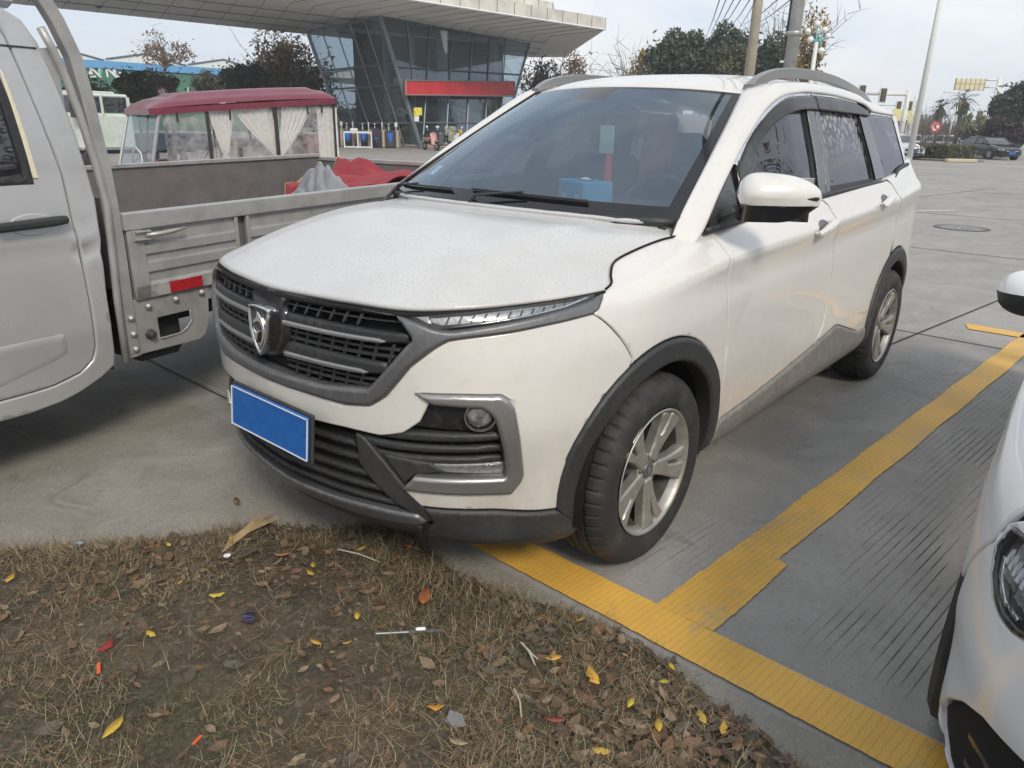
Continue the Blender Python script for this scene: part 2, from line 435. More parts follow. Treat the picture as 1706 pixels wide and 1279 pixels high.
def grid(name,f,nu,nv,m,parent,side=1,mi=None,flip=False,thick=0.):
    "mesh of f(u,v) over the unit square"
    u,v=np.meshgrid(np.linspace(0,1,nu),np.linspace(0,1,nv),indexing='ij')
    X=f(u.ravel(),v.ravel());F=[];I=[]
    for i in range(nu-1):
        for j in range(nv-1):
            a=i*nv+j;q=(a,a+nv,a+nv+1,a+1);F.append(q[::-1] if flip else q)
            I.append(mi((i+.5)/(nu-1),(j+.5)/(nv-1)) if mi else 0)
    if side<0:X=X*[1,-1,1];F=[f_[::-1] for f_ in F]
    o=mesh(name,X,F,m,parent,True,mi=I)
    if thick:
        md=o.modifiers.new('thick','SOLIDIFY');md.thickness=thick;md.offset=-1
    return o
def pl_at(P,t):
    P=np.asarray(P,float);l=np.concatenate([[0],np.cumsum(np.linalg.norm(np.diff(P,axis=0),axis=1))]);l/=l[-1]
    return np.stack([np.interp(t,l,P[:,k]) for k in range(3)],-1)
def coons(A,B,C_,D):
    "A: v=0 edge (u), B: v=1 edge (u), C_: u=0 edge (v), D: u=1 edge (v), each a 3-d polyline"
    def f(u,v):
        u1=u[:,None];v1=v[:,None]
        a,b,c,d=pl_at(A,u),pl_at(B,u),pl_at(C_,v),pl_at(D,v)
        p00,p10,p01,p11=[np.array(x,float) for x in (A[0],A[-1],B[0],B[-1])]
        return (1-v1)*a+v1*b+(1-u1)*c+u1*d-((1-u1)*(1-v1)*p00+u1*(1-v1)*p10+(1-u1)*v1*p01+u1*v1*p11)
    return f
# ------------------------------------------------------------------ shared car materials
DUST=(.36,.33,.28)
paint=mat('dusty white paint',(.675,.665,.64),.30,coat=.85,var=(26,(.62,.605,.58),.50,.78,8),var2=(2.5,(.65,.64,.62),.4,.75,3),dirt=((.36,.31,.24),.24,.66,.85))
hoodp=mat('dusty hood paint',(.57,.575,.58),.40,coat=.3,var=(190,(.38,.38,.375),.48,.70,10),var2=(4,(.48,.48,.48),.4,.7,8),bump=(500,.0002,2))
black=mat('black plastic',(.024,.026,.029),.5,var=(60,(.055,.055,.055),.5,.8,8),dirt=((.15,.145,.135),.1,.9,.30))
blackg=mat('black gloss trim',(.012,.013,.016),.16,var=(40,(.05,.05,.05),.5,.9,8),coat=.5)
liner=mat('dark liner',(.006,.006,.007),.9)
greyt=mat('grey trim',(.15,.155,.165),.42,metal=.5,var=(60,(.23,.225,.22),.5,.8,8))
silvt=mat('satin silver trim',(.33,.33,.335),.36,metal=.7,var=(50,(.36,.345,.32),.45,.8,8))
sillm=mat('grey cladding',(.14,.143,.147),.6,var=(25,(.24,.225,.20),.4,.75,8),dirt=((.30,.275,.235),.2,.6,.75))
chrome=mat('chrome',(.75,.76,.78),.12,metal=1,rvar=(40,.08,.3))
rubber=mat('tyre rubber',(.026,.026,.027),.75,var=(9,(.075,.072,.066),.5,.8,8),bump=(160,.0008))
rimm=mat('dusty alloy',(.42,.415,.40),.40,metal=.6,var=(24,(.33,.315,.285),.4,.7,8),rvar=(25,.33,.55))
barrelm=mat('shaded dusty barrel',(.07,.068,.063),.6,metal=.3,var=(24,(.13,.12,.105),.4,.7,8))  # dark tone puts the shade between the spokes into the dusty barrel
winds=glass('windshield glass',(.62,.66,.72),.015,(.72,.86,1.0),2.35,opaque=.04)
sideg=glass('tinted side glass',(.17,.17,.20),.015,(.84,.83,.91),1.95,opaque=.08)
frit=mat('black frit',(.008,.008,.01),.1)
lampg=glass('lamp lens',(.88,.9,.92),.03,.9,1.45,opaque=.10)
lampin=mat('lamp reflector',(.34,.35,.36),.38,metal=.4,var=(80,(.2,.2,.21),.45,.65,4))
lensd=mat('dark projector lens',(.10,.105,.11),.08,coat=.6,var=(30,(.3,.3,.3),.5,.7))
cloth=mat('dark seat fabric',(.045,.045,.05),.8)
dashm=mat('dashboard plastic',(.035,.036,.042),.6)

# ------------------------------------------------------------------ white SUV
car=thing('parked_suv','dusty white SUV with black wheel arches and blue number plate, beside the silver pickup','car')
FAX,RAX=0.,-2.75
def T2(f):   # both sides of the car
    for sd_ in (1,-1): f(sd_)
# outlines in wall coordinates (s along the body from the nose, v up)
SURLO=[(.132,.688),(.337,.686),(.425,.698),(.474,.732),(.551,.826),(.62,.876),(.66,.90),(.716,.909),(.938,.935),(1.11,.944),(1.137,.961),(1.172,1.03)]
GR=[(.245,.732),(.419,.752),(.556,.90),(.502,1.014),(.332,1.046)]
HOODF=[(.0,1.05),(.2,1.06),(.35,1.066),(.533,1.057),(.717,1.068),(.958,1.083),(1.10,1.072),(1.19,1.057)]
HOODS=[(1.19,1.057),(1.235,1.062),(1.28,1.082),(1.36,1.096),(1.484,1.099),(1.60,1.095),(1.675,1.088)]
FOGO=[(.564,.755),(.69,.756),(.807,.751),(.830,.735),(.845,.71),(.858,.644),(.884,.491),(.878,.468),(.85,.432),(.70,.437),(.51,.446)]
FOGI=[(.552,.492),(.828,.487),(.829,.514),(.817,.58),(.803,.633),(.791,.675),(.778,.697),(.752,.716),(.612,.725)]
WL=[(0,.600),(.2,.605),(.332,.612),(.453,.610),(.524,.629),(.576,.67),(.605,.732)]
def arch(cx,cz,R,a0,a1,n=26,k=1.0):
    o=[]
    for i in range(n+1):
        a=a0+(a1-a0)*i/n
        o.append(sv(cx+R*math.cos(a)*k,cz+R*math.sin(a)))
    return o
D=math.radians
FO=arch(0,.375,.447,D(-4),D(189))        # outer edge of the flare, front to rear
FI=arch(0,.355,.388,D(-10),D(194))
RO=arch(RAX,.375,.45,D(-4),D(196)); RI=arch(RAX,.355,.388,D(-10),D(197))
BG=[(1.11,.944),(1.16,.893),(1.211,.839),(1.262,.775)]   # bumper to fender seam
GF=[(1.838,1.093),(1.842,1.02),(1.836,.943),(1.843,.86),(1.86,.785),(1.885,.70),(1.90,.6),(1.905,.52),(1.895,.40)]
GB=[(2.80,1.096),(2.86,1.04),(2.904,.956),(2.965,.86),(3.02,.747),(3.03,.66),(3.01,.58),(2.945,.52),(2.908,.448)]
GR2=[(3.76,1.098),(3.85,1.05),(3.911,.976),(4.0,.88),(4.05,.80)]
def idx_near(L,p): return int(np.argmin([(a-p[0])**2+(b-p[1])**2 for a,b in L]))
i_bg=idx_near(FO,BG[-1]); j_gf=len(FO)-1
# lower body core, dark
def core(sd_):
    lo=[(0,.30),(.6,.25),(1.0,.25)]+FI+[(2.1,.2),(3.6,.2)]+RI+[(4.75,.3),(5.1,.3)]
    hi=[(5.1,1.095),(4.0,1.09),(3.0,1.085),(1.9,1.07),(1.3,1.04),(.6,1.0),(0,.99)]
    panel('inner_body',[(1.10,.25)]+FI+[(2.1,.2),(3.6,.2)]+RI+[(4.75,.3),(5.1,.3),(5.1,1.095),(4.0,1.09),(3.0,1.085),(1.9,1.07),(1.3,1.04),(1.10,1.03)],Ws,liner,car,out=-.011,depth=.002,h=.06,bev=0,side=sd_)
    panel('inner_body',[(0,.30),(.6,.25),(1.12,.25),(1.12,1.03),(.6,1.0),(0,.99)],Ws,liner,car,out=-.058,depth=.002,h=.06,bev=0,side=sd_)
T2(core)
# bumper skin
bum=WL+FOGO[:]            # along the lower edge, round the lamp frame
bump_out=[(.565,.394),(.68,.388),(.80,.382),(.93,.363),(1.03,.357),(1.075,.372)]
bum=WL+FOGO+bump_out+FO[3:i_bg+1]+BG[::-1]+SURLO[::-1][2:]+[(0,.688)]
bumper=panel('front_bumper',sym(bum),Ws,paint,car,out=0,depth=.02,h=.03,bev=.006)
panel('intake_backing',sym([(0,.30),(.60,.30),(.87,.44),(.87,.70),(.82,.745),(.60,.745),(.5,.64),(0,.63)]),Ws,liner,bumper,out=-.045,depth=.01,h=.05,bev=0)
# grille
GRS=sym([(0,.730)]+GR+[(0,1.040)])
grille=panel('grille',sym([(0,.722)]+[(.245,.724),(.424,.744),(.566,.90),(.512,1.022),(.332,1.05)]+[(0,1.046)]),Ws,liner,car,out=-.05,depth=.01,h=.04,bev=0)
panel('grille_surround',sym([(0,.688)]+SURLO+[(1.179,1.042),(1.118,1.016),(1.03,1.003),(.863,.974),(.70,.944),(.66,.938),(.619,.947),(.524,1.012),(.49,1.03),(.40,1.044),(0,1.05)]),Ws,greyt,grille,
      out=.010,depth=.05,h=.014,bev=.016,bh=.014,holes=[GRS])
# lattice
def lat(name,poly,out,m=black,bev=.004,depth=.02,bh=None,par=None):
    return panel(name,poly,Ws,m,par or grille,out=out,depth=depth,h=.04,bev=bev,bh=bh)
def mr(poly): return [(-a,b) for a,b in poly]
gedge=lambda v: float(np.interp(v,[.732,.752,.90,1.014,1.04],[.245,.419,.553,.500,.37]))
def inG(s,v): return _inside(np.array([[s,v]]),np.array(GRS))[0]
mb_polys=[]
for v0,v1 in ((.735,.785),(.825,.875),(.93,1.03)):
    n=2
    for k in range(1,n+1):
        vv=v0+(v1-v0)*k/(n+.6)
        e=gedge(vv)-.006
        mb_polys.append([(.075,vv-.005),(e,vv-.004),(e,vv+.004),(.075,vv+.004)])
    s=.11
    while s<.56:
        sl=.018
        if inG(s,v0+.012) and inG(s+sl,v1-.004):
            mb_polys.append([(s,v0),(s+.010,v0),(s+.010+sl,v1+.004),(s+sl,v1+.004)])
        s+=.052
for sg in (1,-1):
    for p in mb_polys:
        p=p if sg>0 else mr(p)
        panel('lattice_bar',p,Ws,black,grille,out=-.016,depth=.02,h=.05,bev=.0025)
for sg in (1,-1):
    f=(lambda p:p) if sg>0 else mr
    for v0,e0,e1 in ((.875,.485,.545),(.785,.425,.475)):
        b_=lat('grille_bar',f([(.06,v0),(.3,v0+.001),(e0-.03,v0+.004),(e1,v0+.01),(e1,v0+.042),(.3,v0+.048),(.06,v0+.048)]),-.006,black,.012)
        panel('bright_edge',f([(.085,v0+.004),(.3,v0+.006),(e0-.02,v0+.008),(e0-.005,v0+.014),(e0-.03,v0+.021),(.3,v0+.021),(.085,v0+.02)]),Ws,silvt,b_,out=.003,depth=.012,h=.010,bev=.006,bh=.004)
panel('emblem_plinth',[(-.07,.79),(0,.765),(.07,.79),(.105,.83),(.10,.90),(.085,.945),(.11,1.03),(-.11,1.03),(-.085,.945),(-.10,.90),(-.105,.83)],Ws,blackg,grille,out=.002,depth=.06,h=.04,bev=.02,bh=.02)
SH=[(0,.778),(.030,.806),(.050,.848),(.056,.90),(.056,.934),(.03,.940),(0,.942)]
emb=panel('emblem',sym(SH),Ws,chrome,grille,out=.030,depth=.03,h=.02,bev=.007,bh=.006,holes=[sym([(0,.792),(.022,.815),(.039,.852),(.046,.90),(.046,.925),(.02,.930),(0,.931)])])
panel('emblem_field',sym([(0,.795),(.023,.817),(.039,.853),(.045,.90),(.045,.923),(.02,.927),(0,.928)]),Ws,blackg,emb,out=.018,depth=.01,h=.02,bev=0)
panel('horse_mark',spl([(-.004,.915),(.014,.895),(.030,.862),(.030,.835),(.014,.812),(.002,.80)],4)+spl([(.004,.812),(.018,.840),(.016,.866),(.004,.878),(-.014,.874),(-.030,.866)],4)+[(-.030,.876),(-.010,.890)],Ws,chrome,emb,out=.027,depth=.012,h=.02,bev=.003)
panel('horse_mark',spl([(-.018,.812),(-.008,.832),(.000,.852)],4)+[(-.012,.846),(-.026,.850),(-.03,.862),(-.034,.842),(-.026,.822)],Ws,chrome,emb,out=.026,depth=.01,h=.02,bev=.003)
# headlamps
HLO=[(.545,1.014),(.585,.975),(.625,.948),(.70,.956),(.863,.978),(1.03,1.004),(1.127,1.031)]
HLU=[(1.142,1.052),(.954,1.068),(.794,1.06),(.644,1.038)]
def hl(sd_):
    back=panel('headlight',HLO+HLU,Ws,black,car,out=-.016,depth=.02,h=.04,bev=0,side=sd_)
    panel('lens',HLO+HLU,Ws,lampg,back,out=.008,depth=.012,h=.03,bev=.004,side=sd_)
    panel('reflector',[(.60,.978),(.635,.957),(.72,.965),(.863,.986),(1.03,1.012),(1.115,1.036),(1.10,1.043),(.95,1.052),(.794,1.046),(.66,1.028),(.60,1.008)],Ws,lampin,back,out=-.006,depth=.01,h=.02,bev=.006,side=sd_)
    for k in range(12):
        x0=.645+.037*k;l0=float(np.interp(x0,[q[0] for q in HLO],[q[1] for q in HLO]))+.010;h1=.060-.0036*k
        panel('reflector_rib',[(x0,l0),(x0+.006,l0),(x0+.018,l0+h1),(x0+.012,l0+h1)],Ws,black,back,out=-.003,depth=.006,h=.03,bev=0,side=sd_)
    panel('chrome_strip',[(.66,.953),(.863,.983),(1.03,1.009),(1.115,1.036),(1.125,1.046),(1.10,1.044),(1.02,1.018),(.863,.989),(.70,.962)],Ws,chrome,back,out=.001,depth=.01,h=.03,bev=.002,side=sd_)
    panel('chrome_tip',[(.562,1.012),(.60,.972),(.61,.972),(.60,1.0),(.60,1.022)],Ws,silvt,back,out=.0,depth=.01,h=.03,bev=.002,side=sd_)
T2(hl)
# lamp frames, fog area
def fog(sd_):
    fr=panel('fog_lamp_frame',FOGO+FOGI,Ws,silvt,bumper,out=.014,depth=.06,h=.012,bev=.013,bh=.011,side=sd_)
    panel('lower_headlight_cover',[(.50,.640),(.56,.645),(.80,.632),(.812,.64),(.79,.70),(.757,.728),(.602,.735),(.585,.70)],Ws,blackg,fr,out=-.022,depth=.03,h=.03,bev=.006,side=sd_)
    # projector
    c=Wf(.748,.690,-.012)[0];x,y,nx,ny=plan(np.array([.748]));n=np.array([nx[0],ny[0],0]);n/=np.linalg.norm(n)
    t=np.cross([0,0,1],n);Mx=np.stack([t,n,[0,0,1]],1)
    mb=MB().lathe([(.046,-.01),(.046,.012),(.041,.012),(.040,-.0)],c,1,32,Mx)
    o=mb.build('projector_ring',chrome,fr,True,40)
    mb=MB().lathe([(.001,.016),(.02,.013),(.032,.006),(.039,-.004),(.0395,-.01)],c,1,32,Mx)
    o2=mb.build('projector_lens',lensd,fr,True)
    panel('reflector_wedge',[(.668,.668),(.71,.682),(.705,.692),(.69,.688)],Ws,lampin,fr,out=-.017,depth=.004,h=.02,bev=.001,side=1)if 0 else None
    if sd_<0:
        for q in (o,o2): q.scale=(1,-1,1)
    for k,(v0,v1) in enumerate(((.600,.636),(.560,.592),(.520,.552))):
        panel('intake_slat',[(.36,v0+.004),(.47,v0),(.82,v0+.008),(.82,v1-.002),(.47,v1-.004),(.36,v1+.002)],Ws,black,fr,out=-.008-.006*k,depth=.03,h=.04,bev=.012,side=sd_)
    fl=panel('fog_lamp',[(.585,.526),(.66,.50),(.82,.487),(.826,.524),(.70,.514)][:1]+[(.64,.498),(.826,.486),(.83,.528),(.71,.526)],Ws,lampin,fr,out=-.02,depth=.03,h=.02,bev=.006,side=sd_)
    panel('fog_lens',[(.585,.528),(.64,.497),(.828,.485),(.832,.530),(.71,.529)],Ws,lampg,fr,out=-.008,depth=.01,h=.03,bev=.003,side=sd_)
    panel('intake_panel',[(.44,.545),(.60,.53),(.64,.50),(.55,.49),(.51,.455)],Ws,black,fr,out=-.012,depth=.02,h=.04,bev=.008,side=sd_)
T2(fog)
# lower grille, diagonal bars, lip, skid plate
lowg=panel('lower_grille',sym([(0,.30),(.5,.33),(.55,.37),(.37,.52),(.36,.58),(0,.585)]),Ws,liner,bumper,out=-.03,depth=.01,h=.05,bev=0)
for v0,e in ((.375,.50),(.415,.465),(.455,.42),(.50,.38),(.545,.36)):
    panel('grille_slat',sym([(0,v0),(e,v0+.004),(e-.02,v0+.022),(0,v0+.018)]),Ws,black,lowg,out=-.008,depth=.02,h=.05,bev=.006)
def low(sd_):
    panel('diagonal_trim',[(.36,.60),(.362,.50),(.40,.455),(.47,.395),(.53,.36),(.578,.33),(.60,.335),(.568,.392),(.51,.452),(.444,.53),(.39,.59)],Ws,black,bumper,out=-.004,depth=.05,h=.015,bev=.008,bh=.005,side=sd_)
    panel('bumper_lip',[(.572,.388),(.60,.333),(.575,.30),(.56,.25),(.60,.20),(.70,.172),(.84,.171),(1.0,.172),(1.06,.19),(1.09,.22),(1.105,.30),(1.085,.368),(1.035,.352),(.93,.357),(.80,.376),(.68,.382)],Ws,black,bumper,out=.008,depth=.05,h=.018,bev=.016,bh=.012,side=sd_)
T2(low)
panel('skid_plate',sym([(0,.285),(.245,.288),(.45,.296),(.548,.309),(.579,.336),(.55,.362),(.386,.366),(.193,.352),(0,.345)]),Ws,greyt,bumper,out=.012,depth=.05,h=.018,bev=.016,bh=.012)
panel('under_lip',sym([(0,.20),(.3,.20),(.48,.21),(.54,.25),(.55,.30),(.45,.29),(0,.28)]),Ws,black,bumper,out=.006,depth=.03,h=.05,bev=.01)
# number plate
px_=.936
pl=MB().box((px_+.006,.04,.575),(.008,.43,.14),roty(-.10),.004).build('number_plate',mat('blue plate',(.012,.11,.40),.35,var=(20,(.02,.14,.44),.4,.7)),car)
fr_=MB()
wht=mat('plate white',(.75,.77,.8),.4)
for dy_,dz_,wy_,wz_ in ((0,.064,.43,.003),(0,-.064,.43,.003),(.2135,0,.003,.13),(-.2135,0,.003,.13)):
    fr_.box((px_+.0115-.10*dz_*0+dz_*-.10*-1*-1,.04+dy_,.575+dz_),(.003,wy_,wz_),roty(-.10))
fr_.build('plate_border',wht,pl)
MB().box((px_-.004,.04,.575),(.012,.45,.155),roty(-.10),.004).build('plate_holder',black,pl)
# fender, doors, quarter
bt=.0035
def side_panels(sd_):
    top=HOODS
    fe=[*BG[::-1][:-1],(1.11,.944),(1.137,.961),(1.179,1.042)]+HOODS[0:]+[(1.76,1.088),GF[0]]+GF[1:]
    fe=FO[j_gf-2:i_bg-1:-1][::-1][:0]+[p for p in FO[i_bg:]][::-1][:0]+fe
    # front wing
    poly=BG[::-1]+[(1.137,.961),(1.179,1.042)]+HOODS+[(1.76,1.090)]+GF+[FO[-1]]+FO[::-1][1:len(FO)-i_bg]
    panel('front_wing',poly,Ws,paint,car,out=0,depth=.02,h=.035,bev=.006,gap=bt,side=sd_)
    CL=[(1.895,.352),(1.954,.392),(2.188,.41),(2.908,.497)]
    fd=panel('front_door',CL+GB[::-1]+[(2.3,1.094)]+GF[:-1],Ws,paint,car,out=0,depth=.02,h=.035,bev=.006,gap=bt,side=sd_)
    CR=[(2.908,.50),(3.186,.54),(3.24,.535),(3.35,.501),(3.583,.432),(3.74,.422)]
    ro=[p for p in RO if p[1]>.40]
    k=idx_near(ro,GR2[-1])
    ra=[p for p in RO]
    # RO runs from the rear end of the arch? keep the half facing the doors
    fwd=sorted([p for p in RO if p[0]<GR2[-1][0]+.01],key=lambda p:p[1])
    rd=panel('rear_door',CR[:-1]+fwd+GR2[::-1]+[(3.2,1.097)]+GB[:-1],Ws,paint,car,out=0,depth=.02,h=.035,bev=.006,gap=bt,side=sd_)
    back=sorted([p for p in RO if p[0]>=GR2[-1][0]],key=lambda p:p[0])
    panel('rear_wing',back+[(4.70,.30),(5.0,.28),(5.0,1.10),(4.6,1.1),(4.2,1.1)]+GR2,Ws,paint,car,out=0,depth=.02,h=.04,bev=.006,gap=bt,side=sd_)
    # cladding
    panel('sill_cladding',[(1.87,.175),(2.4,.172),(3.3,.172),(3.70,.178)]+[p for p in fwd if p[1]<.43]+CR[::-1]+CL[::-1],Ws,sillm,car,out=.012,depth=.03,h=.035,bev=.02,bh=.012,side=sd_)
    panel('front_arch_trim',FO+FI[::-1],Ws,black,car,out=.014,depth=.07,h=.018,bev=.012,side=sd_)
    panel('rear_arch_trim',RO+RI[::-1],Ws,black,car,out=.014,depth=.07,h=.018,bev=.012,side=sd_)
    # handles
    for dn,(x0,z0,x1,z1) in ((fd,(-1.17,1.055,-1.40,1.092)),(rd,(-2.10,1.118,-2.32,1.148))):
        s0,v0=sv(x0,z0);s1,v1=sv(x1,z1)
        panel('door_handle',[(s0,v0-.012),(s0+.03,v0-.018),(s1-.02,v1-.016),(s1,v1-.008),(s1,v1+.008),(s1-.03,v1+.012),(s0+.03,v0+.012),(s0,v0+.008)],Ws,paint,dn,out=.030,depth=.018,h=.02,bev=.009,side=sd_)
        cm=(s0*.55+s1*.45);cv_=(v0*.55+v1*.45)
        panel('handle_cup',[(cm+.055*math.cos(a),cv_+.008+.030*math.sin(a)) for a in np.linspace(0,2*PI,20)[:-1]],Ws,greyt,dn,out=.003,depth=.004,h=.02,bev=.003,side=sd_)
        panel('handle_post',[(s0+.0,v0-.006),(s0+.02,v0-.006),(s0+.02,v0+.006),(s0,v0+.006)],Ws,paint,dn,out=.024,depth=.026,h=.02,bev=.0,side=sd_)
        panel('handle_post',[(s1-.03,v1-.006),(s1-.004,v1-.006),(s1-.004,v1+.006),(s1-.03,v1+.006)],Ws,paint,dn,out=.024,depth=.026,h=.02,bev=.0,side=sd_)
    # tail lamp
    panel('tail_light',[(4.80,.86),(4.92,.87),(4.94,.97),(4.83,.975),(4.76,.94)],Ws,mat('red lamp',(.35,.02,.02),.15) if sd_>0 else bpy.data.materials['red lamp'],car,out=.003,depth=.01,h=.03,bev=.004,side=sd_)
T2(side_panels)
# rear end
panel('tailgate',[(5.0,.25),(2*SM-5.0,.25),(2*SM-5.0,1.1),(5.0,1.1)],lambda P,o:Wrear(P,o),paint,car,out=0,depth=.01,h=.08,bev=.004) if 0 else None
def rearwall(u,v):
    s=5.0+(SM-5.0)*np.clip(u*2,0,1);s2=5.0+(SM-5.0)*np.clip(2-u*2,0,1)
    vv=.2+.9*v;A=Wf(s,vv);B=Wf(s2,vv)*[1,-1,1];return np.where((u<=.5)[:,None],A,B)
grid('tailgate',rearwall,31,14,paint,car)

# ------------------------------------------------------------------ upper body
cs=[tuple(Wf(s,v,.004)[0]) for s,v in HOODF]
cfr=np.array(cs);front=np.vstack([cfr[::-1]*[1,-1,1],cfr[1:]]);front=cubic(front,4)
WSC=np.array([-.262,.744,1.166])
hs=[tuple(Wf(s,v,.004)[0]) for s,v in HOODS]+[(-.285,.765,1.128),(-.262,.755,1.15),tuple(WSC)]
sideL=cubic(hs,4)
base=cubic([(-.262,-.744,1.166),(-.17,-.55,1.168),(-.105,-.3,1.172),(-.085,0,1.174),(-.105,.3,1.172),(-.17,.55,1.168),(-.262,.744,1.166)],6)
hood_c=coons(front,base,sideL*[1,-1,1],sideL)
def hoodf(u,v):
    P=hood_c(u,v);a=2*u-1;e=np.abs(a)
    P=P.copy()
    P[:,2]+=.048*(1-e**3.2)*(1-(1-v)**3.0)*(1-v**3.2)*1.25+.012*(1-e**2)*(1-v)
    rid=1/(1+np.exp((e-(.60+.04*v))/.018))          # raised centre between two soft creases
    P[:,2]+=.013*rid*np.sin(PI*np.clip(v,0,1))**.7
    return P
hood=grid('hood',hoodf,121,70,hoodp,car,thick=.014)
g=MB();nx_=np.array([0,0,-.004]);g.tube([tuple(p+np.array([.002,0,-.010])) for p in front[::2]],.008,6)
for q_ in (1,-1): g.tube([tuple((p+np.array([0,.0025,.001]))*[1,q_,1]) for p in sideL],.0038,6)
g.build('hood_gap_shade',liner,hood,True)  # dark tubes stand in for the shaded gap round the hood
# windscreen
HD=cubic([(-1.04,-.572,1.603),(-.945,-.40,1.618),(-.885,-.2,1.626),(-.865,0,1.629),(-.885,.2,1.626),(-.945,.40,1.618),(-1.04,.572,1.603)],6)
WE=cubic([(-.262,.744,1.166),(-.51,.695,1.31),(-.78,.635,1.462),(-1.04,.572,1.603)],8)
ws_c=coons(base,HD,WE*[1,-1,1],WE)
def wsf(u,v):
    P=ws_c(u,v);b=np.sin(PI*v)*(1-(2*u-1)**2)
    return P+np.array([.030,0,.022])*b[:,None]+np.array([.0,0,.002])
def wmi(u,v): return 1 if (u<.03 or u>.97 or v<.07 or v>.98 or (abs(u-.5)<.07 and v>.86)) else 0
ws=grid('windshield',wsf,61,41,[winds,frit],car,mi=wmi)
# roof
E_=cubic([(-1.04,.572,1.603),(-1.18,.585,1.635),(-1.35,.590,1.652),(-1.7,.592,1.664),(-2.1,.59,1.658),(-2.5,.575,1.625),(-2.85,.55,1.575),(-3.1,.52,1.53)],6)
RB=cubic([(-3.1,-.52,1.53),(-3.2,-.25,1.55),(-3.23,0,1.555),(-3.2,.25,1.55),(-3.1,.52,1.53)],6)
rf_c=coons(HD,RB,E_*[1,-1,1],E_)
def rff(u,v):
    P=rf_c(u,v).copy();e=2*u-1
    P[:,2]+=.038*(1-e**4)*(1-(1-v)**6)*(1-v**4)
    return P
roof=grid('roof',rff,41,41,paint,car,thick=.01)
